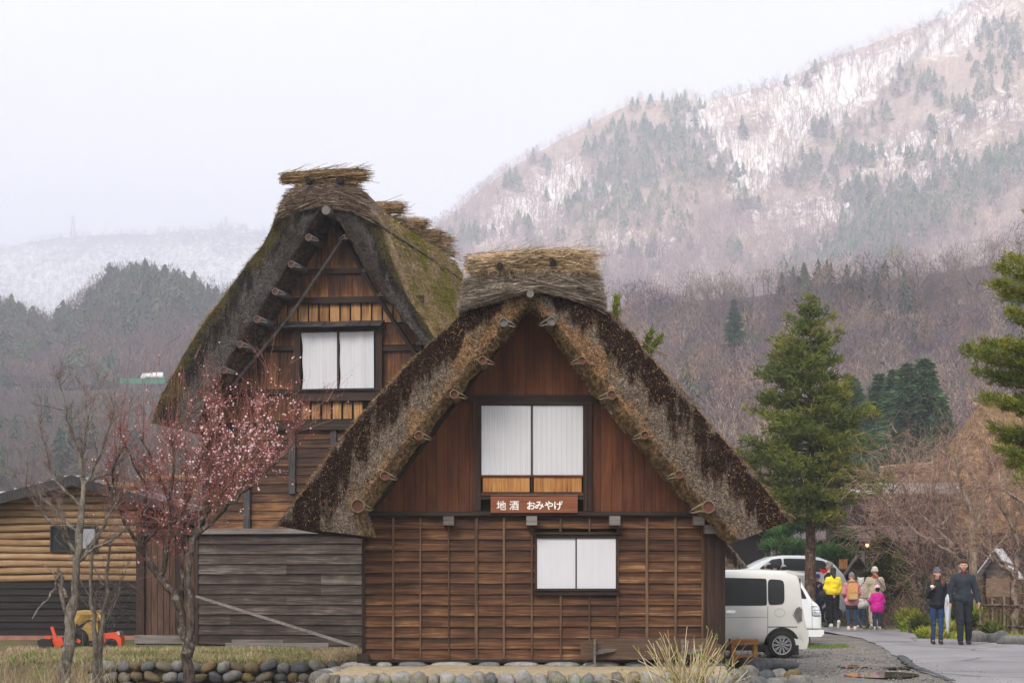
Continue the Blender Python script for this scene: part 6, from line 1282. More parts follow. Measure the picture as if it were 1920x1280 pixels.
s2 = thing('shed', 'far shed, only a strip of pale metal roof showing left of the log-sided shed', 'shed', (P(-10, 0, 60)[0], 60, 0)); s = 60/FP
mb = MB(); mb.box(-60*s, 42*s, 0, 3, 0, (HOR-935)*s+CAMZ); mb.build('wall', M_darkside, s2); mb = MB(); zt_ = (HOR-935)*s+CAMZ; mb.add([(-66*s, -.4, zt_), (45*s, -.4, zt_+.02), (40*s, 1.5, zt_+.26), (-66*s, 1.5, zt_+.26), (-66*s, 3.4, zt_), (45*s, 3.4, zt_)], [(0, 1, 2, 3), (3, 2, 5, 4), (1, 5, 2), (0, 3, 4), (0, 4, 5, 1)]); mb.build('metal_roof', M_metal, s2)

# ---- small orange tractor under a tan tarpaulin
DT = 43.5; tr = thing('tractor', 'small orange tractor with a black bucket parked before the log-sided shed', 'tractor', (P(155, 0, DT)[0], DT, float(gz(-8.7, DT))))
tr.rotation_euler = (0, 0, 0); s = DT/FP
def T_(px, py): return ((px-155)*s, CAMZ-(py-HOR)*s-tr.location.z)
def rounded(pts, k=4, r=.25):
    """polygon with eased corners"""
    pts = [np.array(p_, float) for p_ in pts]; out_ = []; n = len(pts)
    for i in range(n):
        a, b, c_ = pts[i-1], pts[i], pts[(i+1) % n]
        for t in np.linspace(-1, 1, k): 
            u = abs(t)*r; e = a if t < 0 else c_; q = b*(1-u)+e*u; q = q*.5+(b*(1-r*.35)+((a+c_)/2)*r*.35)*.5 if abs(t) < .6 else q; out_.append(tuple(q))
    return out_
hood = rounded([T_(191, 1186), T_(222, 1184), T_(231, 1196), T_(230, 1211), T_(191, 1212)]); mb = MB(); mb.prism(hood, -.22, .22); mb.build('hood', M_orange, tr, smooth=False)
mb = MB(); mb.prism([T_(201, 1195), T_(216, 1199), T_(217, 1203), T_(206, 1202)], -.228, -.222); mb.build('vent', M_black, tr)
mb = MB(); x, z = T_(226, 1187); mb.box(x-.04, x+.02, -.2, .2, z-.02, z+.05); mb.build('headlight', M_chrome, tr)
mb = MB(); mb.prism(rounded([T_(160, 1205), T_(192, 1188), T_(192, 1214), T_(160, 1216)]), -.14, .14); mb.build('engine_block', M_black, tr)
fen = [T_(128, 1208), T_(133, 1198), T_(143, 1194), T_(156, 1196), T_(166, 1204), T_(171, 1214), T_(165, 1214), T_(156, 1203), T_(142, 1200), T_(134, 1208)]
for sd in (-1, 1): mb = MB(); mb.prism(fen, sd*.33-.11, sd*.33+.11); mb.build('fender', M_orange, tr)
mb = MB(); mb.prism(rounded([T_(98, 1200), T_(104, 1196), T_(118, 1192), T_(122, 1206), T_(112, 1216), T_(104, 1215)]), -.15, .15); mb.build('loader_frame', M_orange, tr)
mb = MB(); mb.bar((*[T_(99, 1174)[0]], -.1, T_(99, 1174)[1]), (T_(108, 1200)[0], -.1, T_(108, 1200)[1]), .06, .055, (0, 1, 0)); mb.build('lever', M_orange, tr)
mb = MB(); mb.prism(rounded([T_(84, 1192), T_(94, 1190), T_(98, 1196), T_(88, 1198)]), -.08, .08); mb.build('cap', M_orange, tr)
mb = MB(); mb.prism([T_(76, 1200), T_(84, 1196), T_(100, 1197), T_(106, 1216), T_(95, 1224), T_(86, 1222), T_(78, 1210)], -.32, .32); mb.build('bucket', M_black, tr)
def wheel(parent, x, y, z, r, w_, side, rimr=.62, spokes=0, mat=M_rim):
    wh = bpy.data.objects.new('wheel', None); COL.objects.link(wh); wh.parent = parent; wh.location = (x, y, z)
    a = np.arange(28)*6.283/28; prof = [(rimr*r, -w_/2), (.9*r, -w_/2), (.985*r, -w_*.4), (r, -w_*.2), (r, w_*.2), (.985*r, w_*.4), (.9*r, w_/2), (rimr*r, w_/2), (rimr*r*.95, 0)]
    G = np.array([[(q*math.cos(t), yy, q*math.sin(t)) for t in a] for q, yy in prof]); MB().grid(G, wrap=True).build('tyre', M_rubber, wh, smooth=True)
    mb = MB(); f = side*w_/2
    G = np.array([[(q*math.cos(t), yy, q*math.sin(t)) for t in a] for q, yy in ((rimr*r*1.02, f*.96), (rimr*r*.99, f*1.04), (rimr*r*.92, f*1.02), (rimr*r*.9, f*.55), (.02*r, f*.5))]); mi = np.repeat([0, 0, 0, 1], 28); mb.grid(G, m=mi, wrap=True)
    for k in range(spokes):
        t = k*6.283/spokes; 
        for dt in (-.10, .10): mb.bar((0.02*math.cos(t), f*.98, .02*math.sin(t)), (rimr*r*.95*math.cos(t+dt), f*.98, rimr*r*.95*math.sin(t+dt)), .012, .02, (0, 1, 0))
    G = np.array([[(q*math.cos(t), yy, q*math.sin(t)) for t in a[::4]] for q, yy in ((.13*r, f*.8), (.12*r, f*1.06), (.01, f*1.08))]); mb.grid(G, wrap=True)
    mb.build('rim', [mat, M_black], wh); return wh
for sd in (-1, 1):
    x, _ = T_(150, 0); wheel(tr, x, sd*.36, .22, .24, .20, sd, .5, 0, M_black); x, _ = T_(212, 0); wheel(tr, x, sd*.24, .11, .13, .12, sd, .5, 0, M_black)
tp = thing('tarpaulin', 'folded tan tarpaulin hung over the frame of the small orange tractor', 'tarpaulin', (tr.location.x, DT, tr.location.z)); M_tarp = flat('tan_tarpaulin', (.33, .215, .06), .6, .25, 5)
mb = MB(); rows_ = [T_(136, 1146), T_(160, 1144), T_(190, 1145), T_(196, 1150)]
top = [(x, y, z) for (x, z) in rows_ for y in (-.35, .35)]; G = np.array([[(x, y, z+.015*math.sin(x*30+y*9)) for y in np.linspace(-.36, .36, 8)] for x, z in rows_]); mb.grid(G)
fr_ = [[T_(136, 1146), T_(160, 1144), T_(190, 1145), T_(196, 1150)], [T_(134, 1160), T_(158, 1150), T_(188, 1152), T_(196, 1156)], [T_(130, 1180), T_(146, 1170), T_(172, 1160), T_(195, 1162)]]
mb.grid(np.array([[(x, -.365-.03*math.sin(x*14+k), z) for x, z in row] for k, row in enumerate(fr_)]))
mb.grid(np.array([[(x, .365, z) for x, z in row] for k, row in enumerate(fr_)])[::-1]); mb.prism([T_(150, 1186), T_(168, 1166), T_(188, 1160), T_(190, 1196), T_(172, 1200)], -.3, .3)
mb.build('cloth', M_tarp, tp)
mb = MB()
for px in (137, 193):
    for y in (-.33, .33): mb.tube([(T_(px, 0)[0], y, T_(0, 1147)[1]), (T_(px, 0)[0], y, .25)], .015, 6)
mb.build('frame', M_black, tp)

# ---- houses at the right
def P3(px, py, D): return P(px, py, D)
dh = thing('timber_house', 'dark timber house with a brown skirt roof behind the walking group', 'house', (P(1650, 0, 74)[0], 74, 0)); s = 74/FP
def H_(px, py, yl=0): D = 74+yl; return ((px-960)/FP*D-dh.location.x, CAMZ-(py-HOR)/FP*D)
def hbox(mb, a, b, c, d, ya, yb_, **k): x0, z1 = H_(a, c, ya); x1, z0 = H_(b, d, ya); mb.box(x0, x1, ya, yb_, z0, z1, **k)
M_brownroof = flat('brown_shingles', (.095, .062, .062), .9, .35, 8); M_dw = flat('dark_timber', (.030, .020, .020), .85, .4, 6)
mb = MB(); hbox(mb, 1596, 1790, 925, 1172, 0, 6); mb.build('wall', M_dw, dh)
mb = MB(); a, b = H_(1606, 912, -.8), H_(1800, 912, -.8); mb.prism([H_(1604, 925, -.8), H_(1800, 925, -.8), H_(1800, 905, -.8), H_(1630, 905, -.8)], -.8, 6.5); mb.build('roof_edge', flat('pale_eave', (.40, .40, .42), .7, .15), dh)
mb = MB(); x0, z0 = H_(1570, 1008, -1.6); x1, z1 = H_(1700, 985, 0); v = [(x0, -1.6, z0), (x1+.5, -1.6, z0), (x1+.3, -.01, z1), (x0+.6, -.01, z1)]; v += [(x, y, z-.12) for x, y, z in v]; mb.add(v, [(0, 1, 2, 3), (7, 6, 5, 4), (0, 4, 5, 1), (1, 5, 6, 2), (2, 6, 7, 3), (3, 7, 4, 0)]); mb.build('skirt_roof', M_brownroof, dh)
mb = MB(); x0, z0 = H_(1606, 958, -.5); x1, z1 = H_(1680, 926, -.5); mb.prism([(x0+.2, z0), (x1, z0), (x1+.1, z1), (x0, z1)], -.5, -.002); mb.build('balcony', M_brownroof, dh)
mb = MB(); hbox(mb, 1612, 1632, 960, 976, -.03, 0); hbox(mb, 1598, 1610, 962, 974, -.03, 0); mb.build('window', M_glass, dh)
w_ = bpy.data.objects.new('window', None); COL.objects.link(w_); w_.parent = dh
mb = MB(); hbox(mb, 1597, 1606, 1032, 1056, -.04, 0); hbox(mb, 1609, 1622, 1032, 1056, -.04, 0); mb.build('paper_pane', M_paper2, w_)
mb = MB(); hbox(mb, 1588, 1597, 1015, 1085, -.10, 0); hbox(mb, 1606, 1609, 1028, 1060, -.07, 0); hbox(mb, 1622, 1628, 1015, 1085, -.10, 0); mb.build('post', M_gable_red, w_)
lm = thing('lantern', 'lit round lamp glowing under the skirt roof of the dark timber house', 'lamp', P(1626, 1022, 72.2)); ml = NT('lamp_glow'); ml.b.inputs['Emission Color'].default_value = (1, .62, .22, 1); ml.b.inputs['Emission Strength'].default_value = 1.1; ml.fin((.9, .7, .4), .5)
mb = MB(); blob(mb, (0, 0, 0), (.07, .07, .062), 1, (7, 12), .02); mb.build('globe', ml.m, lm, smooth=True); mb = MB(); mb.tube([(0, 0, .07), (0, 0, .22)], .012, 6); mb.tube([(0, 0, .06), (0, 0, .09)], .05, 10); mb.build('fitting', M_black, lm)
M_th_far = mat_thatch_top('far_thatch', [(.07, .040, .022), (.18, .105, .055), (.32, .20, .11)], ((.06, .05, .02), (.15, .10, .035), (.27, .17, .07)), .55, (.35, .35, .16))
def far_thatch(name, label, D, ridge, left, right, eave, depth, yaw=0):
    """thatched roof seen side-on: ridge line between two pixels, sloping forward to the eave row"""
    o = thing(name, label, 'house', (P(ridge[0], 0, D)[0], D, 0)); f = lambda px, py, yl: ((px-960)/FP*(D+yl)-o.location.x, yl, CAMZ-(py-HOR)/FP*(D+yl)); n = 30; m = 14
    G = np.zeros((n, m, 3))
    for i in range(n):
        t = i/(n-1)
        for j in range(m):
            q = j/(m-1); px = (ridge[0]*(1-t)+ridge[2]*t)*(1-q)+(left*(1-t)+right*t)*q; py = (ridge[1]*(1-t)+ridge[3]*t)*(1-q)+eave*q; G[i, j] = f(px, py, depth*(1-q)+(-.3)*q)
    G[..., 2] += vnoise(G, 1.4, 3)*.10; mb = MB(); mb.grid(G)
    B = G[:, ::-1].copy(); B[..., 1] = 2*depth-B[..., 1]+.2; mb.grid(B); mb.grid(np.stack([G[:, -1], G[:, -1]-[0, -.6, .45]], 1)); 
    mb.add(np.concatenate([G[0], B[0]]), [tuple(range(2*m))]); mb.add(np.concatenate([G[-1], B[-1]]), [tuple(range(2*m))[::-1]]); mb.build('thatched_roof', M_th_far, o, smooth=True)
    mb = MB(); a = f(left+20, eave, .3); b = f(right-20, eave, .3); mb.box(a[0], b[0], .3, 2*depth-.5, 0, a[2]-.2); mb.build('wall', M_dw, o)
    p = G[:, 0]; straw_roll(o, 'ridge_straw', M_straw, p[0]+[0, 0, .08], p[-1]+[0, 0, .08], .16, 500, .03, 1, .03, .03); return o
far_thatch('thatched_house', 'low thatched roof with pale straw ridge behind bare trees, right of the timber house', 84, (1655, 886, 1770, 880), 1630, 1800, 985, 3.0)
far_thatch('thatched_house', 'large tan thatched roof rising behind the boughs at the right edge', 76, (1838, 756, 2080, 745), 1735, 2160, 1000, 4.5)
# black barn behind the near house, and a thatched corner
bb = thing('barn', 'black boarded barn behind the silver car', 'barn', (P(1405, 0, 72)[0], 72, 0)); s = 72/FP
mb = MB(); mb.box(-85*s, 40*s, 0, 5, 0, CAMZ+(HOR-985)*s); mb.build('wall', M_darkside, bb); mb = MB(); mb.box(-2*s+.9, 3*s+.9, -.06, 0, 0, CAMZ+(HOR-985)*s); mb.build('post', M_gable_red, bb)
mb = MB(); z = CAMZ+(HOR-985)*s; mb.prism([(-95*s, z), (46*s, z-.1), (46*s, z+.15), (-25*s, z+1.6), (-95*s, z+.3)], -.5, 5.4); mb.build('roof', M_brownroof, bb)
tcn = thing('thatched_porch', 'low corner of grey thatch showing right of the nearer house, above the van roof', 'thatch', (P(1365, 0, 43.5)[0], 43.5, 0)); s = 43.5/FP
outl = [(-110, 300), (-40, 300)]
O2 = np.array([((1310-1365)*s, CAMZ+(HOR-940)*s), ((1345-1365)*s, CAMZ+(HOR-985)*s), ((1366-1365)*s, CAMZ+(HOR-1018)*s), ((1385-1365)*s, CAMZ+(HOR-1040)*s), ((1404-1365)*s, CAMZ+(HOR-1064)*s)]); I2 = O2-np.array([.42, .32]); I2[-1] = O2[-1]-[.36, .06]
O2, I2 = resample(O2, 30), resample(I2, 30); thatch_roof(tcn, O2, I2, 0, 4.0, [M_cutA, M_topA, M_lip], .8, .1); mb = MB(); mb.tube([(-.6, .5, 0), (-.6, .5, 2.0)], .08, 8); mb.build('post', M_beamz, tcn)
# gabled noticeboards
def board(label, px, D, w_, apex, eave, foot, rot, panel, roofm):
    o = thing('noticeboard', label, 'noticeboard', (P(px, 0, D)[0], D, float(gz(0, 100))), rot); s = D/FP; z = lambda py: CAMZ-(py-HOR)*s; hw = w_*s/2
    for sd in (-1, 1):
        mb = MB(); v = [(0, -.28, z(apex)), (sd*hw, -.28, z(eave)), (sd*hw, .28, z(eave)), (0, .28, z(apex))]; v += [(x, y, zz-.05) for x, y, zz in v]; mb.add(v, [(0, 1, 2, 3), (7, 6, 5, 4), (0, 4, 5, 1), (1, 5, 6, 2), (2, 6, 7, 3)]); mb.build('roof', roofm, o)
        mb = MB(); mb.box(sd*hw*.62-.035, sd*hw*.62+.035, -.04, .04, 0, z(eave)+.12); mb.build('post', M_beamz, o)
    mb = MB(); mb.box(-hw*.56, hw*.56, -.03, .02, z(foot), z(eave)-.02); mb.build('panel', panel, o)
    mb = MB(); mb.prism([(-hw*.8, z(eave)+.03), (hw*.8, z(eave)+.03), (0, z(apex)-.07)], -.02, .02); mb.build('gable_board', M_greywood, o); return o
M_tanp = flat('tan_panel', (.25, .17, .12), .8, .2, 4); M_shing = flat('pale_shingles', (.55, .55, .60), .7, .15, 5)
board('small dark gabled noticeboard behind the pink coat woman', 1607, 64, 60, 1040, 1084, 1112, 0, M_tanp, M_brownroof)
nb = board('gabled noticeboard with a white shingled roof behind the picket fence', 1872, 57, 84, 1028, 1082, 1118, R(-34), M_tanp, M_shing)
ys_ = thing('direction_board', 'small yellow wooden signboard left of the dark gabled noticeboard', 'sign', P(1581, 1100, 65)); mb = MB(); mb.box(-.13, .13, -.02, 0, .55, .85); mb.build('board', M_pale_panel, ys_); mb = MB(); mb.box(-.03, .03, 0, .05, -.9, .95); mb.build('post', M_beamz, ys_)
# picket fence
fp = thing('picket_fence', 'rustic fence of uneven brown pickets bound with dark rope by the road', 'fence', (0, 0, 0)); A = np.array([P(1838, 1178, 51.5)[0], 51.5]); B = np.array([P(1965, 1182, 48.5)[0], 48.5]); fp.location = (A[0], A[1], 0); k = 0; n = 17
for k in range(n):
    q = A+(B-A)*k/(n-1)-A; mb = MB(); r_ = random.uniform(.022, .036); h = random.uniform(.86, 1.04); mb.tube([(q[0], q[1], -.05), (q[0]+random.uniform(-.01, .01), q[1], h*.5), (q[0]+random.uniform(-.02, .02), q[1], h)], [r_, r_*.95, r_*.85], 7, rnd=random.random()); mb.build('picket', M_batten if k % 3 else M_bark_tan, fp, smooth=True)
for z in (.30, .78):
    mb = MB(); e = B-A; mb.tube([(-.05, -.04, z), (e[0]*.5, e[1]*.5-.04, z+.01), (e[0]+.05, e[1]-.04, z)], .022, 7, rnd=.5); ra = mb.build('rail', M_batten, fp, smooth=True)
    for k in range(n):
        q = A+(B-A)*k/(n-1)-A; mb = MB(); blob(mb, (q[0], q[1]-.03, z), (.042, .05, .034), k, (5, 7), .2); mb.build('rope_knot', M_rope if k % 2 else M_loggrey, ra)
# ---- far details: pylons, viewpoint rail, people on the terrace
def pylon(px, base, top, D, label):
    b = P(px, base, D); h = (base-top)/FP*D; o = thing('pylon', label, 'pylon', (b[0], D, b[2]-2), 0, 'pylons on the far ridge'); mb = MB(); w_ = h*.10
    for sx in (-1, 1):
        for sy in (-1, 1): mb.bar((sx*w_, sy*w_, 0), (sx*w_*.15, sy*w_*.15, h), .8, .8)
    for k in range(6):
        z0, z1 = h*k/6, h*(k+1)/6; a, b_ = w_*(1-.85*k/6), w_*(1-.85*(k+1)/6)
        mb.bar((-a, -a, z0), (b_, -b_, z1), .3, .3); mb.bar((a, -a, z0), (-b_, -b_, z1), .3, .3)
    mb.build('mast', M_loggrey, o); mb = MB()
    for q in (.78, .9): mb.bar((-h*.16, 0, h*q), (h*.16, 0, h*q), .5, .5)
    mb.build('crossarms', M_loggrey, o)
pylon(137, 448, 402, 4150, 'lattice pylon on the far snowy ridge at the left'); pylon(424, 432, 404, 4150, 'lattice pylon on the far snowy ridge just left of the rear roof')
rl = thing('guard_rail', 'dark bluish railing along the viewpoint terrace at the left', 'railing', P(60, 732, 500)); mb = MB()
for z in (.5, 1.0, 1.5): mb.bar((0, 0, z+.4), (11, -6, z-.1), .12, .22)
mb.build('rails', flat('blue_grey_metal', (.045, .04, .07), .6), rl); 
for k in range(8): mb = MB(); mb.box(k*1.55-.1, k*1.55+.1, -k*.85-.1, -k*.85+.1, -.6, 1.9-k*.06); mb.build('post', M_iron, rl)
pole = thing('utility_pole', 'pale utility pole standing on the left terrace', 'pole', P(126, 732, 500)); mb = MB(); mb.tube([(0, 0, -1), (0, 0, 5.6)], [.16, .11], 8); mb.build('shaft', M_loggrey, pole)
tk = thing('tanker_lorry', 'white rounded lorry on the terrace left of the rear roof, above a green net fence', 'lorry', P(286, 716, 500)); mb = MB()
G = np.array([[(x, 1.1*math.cos(t), 1.3+(.9+.1*math.sin(x))*math.sin(t)) for t in np.linspace(-.3, 3.44, 10)] for x in np.linspace(-2.2, 2.6, 8)]); mb.grid(G[::-1]); mb.build('tank', M_white_paint, tk, smooth=True); mb = MB(); mb.prism([(-2.6, .2), (-2.6, 1.2), (-2.2, 2.0), (-1.4, 2.0), (-1.4, .2)], -1, 1); mb.build('cab', M_white_paint, tk); mb = MB(); mb.box(-1.3, 2.6, -.9, .9, .2, .9); mb.build('chassis', M_iron, tk)
nf_ = thing('net_fence', 'low green netting fence along the terrace by the white lorry', 'fence', P(225, 716, 498)); mb = MB(); mb.box(0, 10.5, 0, .05, -.4, .9); mb.build('netting', flat('green_net', (.05, .19, .12), .8), nf_)
for k in range(7): mb = MB(); mb.box(k*1.75-.04, k*1.75+.04, -.06, 0, -.5, 1.0); mb.build('post', M_iron, nf_)
# ================================================================ VEHICLES (built in their own frame: x along, y across (near side -y), z up)
class Car:
    def __init__(s, W, top, bot, endr=.12, belt=.95, tum=.16, n=6.0, xa=0, xb=3.4):
        s.W, s.top, s.bot, s.endr, s.belt, s.tum, s.n, s.xa, s.xb = W, np.array(top, float), np.array(bot, float), endr, belt, tum, n, xa, xb
    def zt(s, x): return np.interp(x, s.top[:, 0], s.top[:, 1])
    def zb(s, x): return np.interp(x, s.bot[:, 0], s.bot[:, 1])
    def hw(s, x, z):
        e = np.minimum((x-s.xa), (s.xb-x))/s.endr; e = np.clip(e, 0.0, 1); er = (1-(1-e)**2.6)**(1/2.6)*.22+.78
        zt, zb = s.zt(x), s.zb(x); zm = zb+(zt-zb)*.5; q = np.clip((z-zm)/(zt-zm+1e-9), -1, 1); f = (1-np.abs(q)**s.n+1e-9)**(1/s.n); f = np.where(q < 0, (1-np.abs(q)**9*.35), f)
        tm = 1-s.tum*np.clip((z-s.belt)/.9, 0, 1)**1.2; return s.W/2*er*f*tm
    def body(s, nx=60, nz=34):
        u = np.linspace(0, 1, nx); x = s.xa+(s.xb-s.xa)*(.5-.5*np.cos(math.pi*u))*.5+(s.xb-s.xa)*u*.5; th = np.linspace(-1, 1, nz)
        q = np.sign(th)*(1-(1-np.abs(th))**2.2); X = np.repeat(x[:, None], nz, 1); zt, zb = s.zt(x)[:, None], s.zb(x)[:, None]; Z = (zt+zb)/2+(zt-zb)/2*q[None]; Y = s.hw(X, Z); mb = MB()
        Nr = np.stack([X, -Y, Z], -1); Fr = np.stack([X, Y, Z], -1); mb.grid(Nr[::-1][:, :]); mb.grid(Fr)
        mb.grid(np.stack([Nr[:, -1], Fr[:, -1]], 1)[::-1]); mb.grid(np.stack([Nr[:, 0], Fr[:, 0]], 1))
        mb.grid(np.stack([Nr[0], Fr[0]], 1)); mb.grid(np.stack([Nr[-1], Fr[-1]], 1)[::-1]); return mb
    def patch(s, mb, c4, side=-1, off=.006, e=7, n=12, m=0):
        """rounded four-corner patch (x,z) lying on the body side: c4 = lower-left, lower-right, upper-right, upper-left"""
        c4 = np.array(c4, float); a = np.linspace(-1, 1, n); U, V_ = np.meshgrid(a, a, indexing='ij'); 
        k = np.maximum(np.abs(U), np.abs(V_)); l = (np.abs(U)**e+np.abs(V_)**e)**(1/e)+1e-9; U, V_ = U*k/l, V_*k/l; U, V_ = (U+1)/2, (V_+1)/2
        XZ = (c4[0]*(1-U)[..., None]+c4[1]*U[..., None])*(1-V_)[..., None]+(c4[3]*(1-U)[..., None]+c4[2]*U[..., None])*V_[..., None]
        Y = side*(s.hw(XZ[..., 0], XZ[..., 1])+off); G = np.stack([XZ[..., 0], Y, XZ[..., 1]], -1); mb.grid(G[::-1] if side < 0 else G, m=m); return mb
    def line(s, mb, pts, w_=.008, side=-1, off=.003):
        pts = resample(pts, 14); p = np.stack([pts[:, 0], side*(s.hw(pts[:, 0], pts[:, 1])+off-.002), pts[:, 1]], -1); mb.tube(p, w_/2, 5); return mb
def arch(mb, x, r, car, z=.0, side=-1, off=.004, zc=.27):
    a = np.linspace(0, math.pi, 18); R_ = [(0, .0), (r*.6, 0), (r, 0)]; G = np.array([[(x+q*math.cos(t), side*(float(car.hw(np.array(x+q*math.cos(t)), np.array(zc+q*math.sin(t)*1.0)))+off), zc+q*math.sin(t)-.0) for q, _ in R_] for t in a])
    lo = G[[0, -1]].copy(); mb.grid(G if side < 0 else G[::-1])
DV = 40.2; s = DV/FP; vx = lambda px: (px-1515)*s; vz = lambda py: (1235-py)*s
van = thing('parked_van', 'near white boxy minivan with dark tinted windows beside the nearer house, tail to the road', 'van', (P(1515, 0, DV)[0], DV+.74, CAMZ-(1235-HOR)*s))
vc = Car(1.48, [(vx(1180), .78), (vx(1195), .95), (vx(1225), 1.02), (vx(1262), 1.50), (vx(1290), vz(1070)), (vx(1360), vz(1067)), (vx(1440), vz(1067)), (vx(1480), vz(1069)), (vx(1497), vz(1074)), (vx(1501), vz(1082)), (vx(1506), vz(1140)), (vx(1511), vz(1160)), (vx(1514), vz(1190)), (vx(1514.5), vz(1200))], [(vx(1180), .22), (vx(1515), .20)], .16, 1.0, .13, 7, vx(1180), vx(1515))
vc.body().build('body', M_white_paint, van, smooth=True)
mb = MB(); vc.patch(mb, [(vx(1345), vz(1135)), (vx(1438), vz(1134.5)), (vx(1438), vz(1084)), (vx(1345), vz(1082))], -1, .006, 30); mb.build('window', M_glass, van, smooth=True)
mb = MB(); vc.patch(mb, [(vx(1440), vz(1134)), (vx(1471), vz(1132)), (vx(1471), vz(1087)), (vx(1440), vz(1084.5))], -1, .007, 5.5); mb.build('window', M_glass, van, smooth=True)
mb = MB(); vc.patch(mb, [(vx(1250), vz(1135)), (vx(1342), vz(1135)), (vx(1342), vz(1082)), (vx(1285), vz(1082))], -1, .006, 20); mb.build('window', M_glass, van, smooth=True)
mb = MB()
vc.line(mb, [(vx(1439.5), vz(1136)), (vx(1439.5), vz(1175)), (vx(1439), vz(1208))]); vc.line(mb, [(vx(1440), vz(1174.5)), (vx(1495), vz(1174.5))], .016); vc.line(mb, [(vx(1344), vz(1083)), (vx(1344), vz(1215))]); vc.line(mb, [(vx(1360), vz(1157)), (vx(1438), vz(1156))], .006)
vc.line(mb, [(vx(1462+10*math.cos(t)), vz(1148-8*math.sin(t))) for t in np.linspace(0, 6.28, 14)], .005); mb.build('panel_seams', flat('panel_gap', (.06, .06, .06), .7, .1), van)
mb = MB(); vc.patch(mb, [(vx(1361), vz(1149)), (vx(1379), vz(1149)), (vx(1379), vz(1143)), (vx(1361), vz(1143))], -1, .012, 4); mb.build('door_handle', M_chrome, van, smooth=True)
mb = MB(); vc.patch(mb, [(vx(1494), vz(1165)), (vx(1503), vz(1166)), (vx(1502), vz(1137)), (vx(1494), vz(1137))], -1, .010, 3); vc.patch(mb, [(vx(1488), vz(1150)), (vx(1497), vz(1166)), (vx(1499), vz(1138)), (vx(1492), vz(1140))], -1, .012, 4); mb.build('tail_lamp', flat('smoky_lamp', (.12, .10, .10), .15, .3, 30, 0, .6), van, smooth=True)
mb = MB(); vc.line(mb, [(vx(1487), vz(1151)), (vx(1492), vz(1139)), (vx(1501), vz(1136))], .02, -1, .014); vc.line(mb, [(vx(1487), vz(1151)), (vx(1497), vz(1167))], .02, -1, .014); vc.line(mb, [(vx(1503), vz(1140)), (vx(1503), vz(1163))], .022, -1, .010); mb.build('lamp_trim', M_chrome, van)
mb = MB(); mb.box(vx(1499), vx(1503.2), -.60, -.30, vz(1140), vz(1084)); mb.build('rear_window_edge', flat('brown_glass', (.075, .06, .05), .3, .2), van)
mb = MB(); mb.prism([(vx(1478), vz(1068)), (vx(1510), vz(1074.5)), (vx(1510), vz(1078)), (vx(1490), vz(1078)), (vx(1478), vz(1075))], -.60, .60); mb.build('roof_spoiler', M_white_paint, van)
mb = MB(); mb.prism(rounded([(vx(1488), vz(1216)), (vx(1513), vz(1216)), (vx(1517), vz(1200)), (vx(1516), vz(1180)), (vx(1488), vz(1180))], 4, .15), -.725, .725); mb.build('bumper', M_white_paint, van)
wxp, wr = vx(1466), 26.5*s
for sd in (-1, 1):
    mb = MB(); arch(mb, wxp, wr*1.24, vc, 0, sd, .006, wr*1.02); mb.prism([(wxp-wr*1.2, .08), (wxp+wr*1.2, .08), (wxp+wr*1.2, wr), (wxp-wr*1.2, wr)], sd*.735, sd*.70); mb.build('wheel_arch', M_black, van)
    wheel(van, wxp, sd*.675, wr, wr, .165, sd, .68, 10); wheel(van, vx(1235), sd*.675, wr, wr, .165, sd, .68, 10)
mb = MB(); mb.box(vx(1200), vx(1440), -.70, .7, vz(1219), .24); mb.build('underbody', M_black, van)
for lx, lz in ((1407, 1094), (1450, 1111), (1463, 1107)): pass
# second white van: its nose points to the road
D2 = 46.5; s2_ = D2/FP; ux = lambda px: (px-1543)*s2_; z0_ = CAMZ-(1211-HOR)*s2_; uz = lambda py: (1211-py)*s2_
van2 = thing('parked_van', 'white cab-over van behind the near minivan, only its sloping nose and headlight showing', 'van', (P(1543, 0, D2)[0], D2+.8, z0_))
v2 = Car(1.6, [(ux(1200), 1.60), (ux(1215), 1.62), (ux(1470), 1.62), (ux(1492), uz(1076)), (ux(1501), uz(1082)), (ux(1524), uz(1122)), (ux(1537), uz(1133)), (ux(1541), uz(1145)), (ux(1542.5), uz(1165)), (ux(1543), uz(1185))], [(ux(1200), .3), (ux(1543), .24)], .2, 1.1, .12, 6, ux(1200), ux(1543))
v2.body(70, 34).build('body', M_white2, van2, smooth=True)
mb = MB(); v2.patch(mb, [(ux(1498), uz(1121)), (ux(1513), uz(1122)), (ux(1506), uz(1107)), (ux(1498), uz(1094))], -1, .008, 8); mb.build('window', M_glass, van2, smooth=True)
mb = MB(); v2.patch(mb, [(ux(1524), uz(1153)), (ux(1541.5), uz(1153)), (ux(1540), uz(1138)), (ux(1523), uz(1136.5))], -1, .010, 8); mb.build('headlight', M_chrome, van2, smooth=True)
mb = MB()
for dy_ in (1143, 1148): v2.line(mb, [(ux(1525), uz(dy_)), (ux(1540), uz(dy_))], .014, -1, .012)
v2.line(mb, [(ux(1522), uz(1136)), (ux(1540), uz(1137)), (ux(1541), uz(1154)), (ux(1523), uz(1154)), (ux(1522), uz(1136))], .014, -1, .010); v2.line(mb, [(ux(1522), uz(1120)), (ux(1523), uz(1180))], .008); mb.build('lamp_trim', M_iron, van2)
mb = MB(); mb.prism(rounded([(ux(1500), uz(1193)), (ux(1540), uz(1193)), (ux(1545), uz(1188)), (ux(1545), uz(1180)), (ux(1500), uz(1180))], 4, .15), -.79, .79); mb.build('bumper', M_white2, van2)
mb = MB(); v2.line(mb, [(ux(1512), uz(1178)), (ux(1544), uz(1178))], .014, -1, .01); mb.box(ux(1210), ux(1520), -.75, .75, uz(1203), .26); mb.build('underbody', M_black, van2)
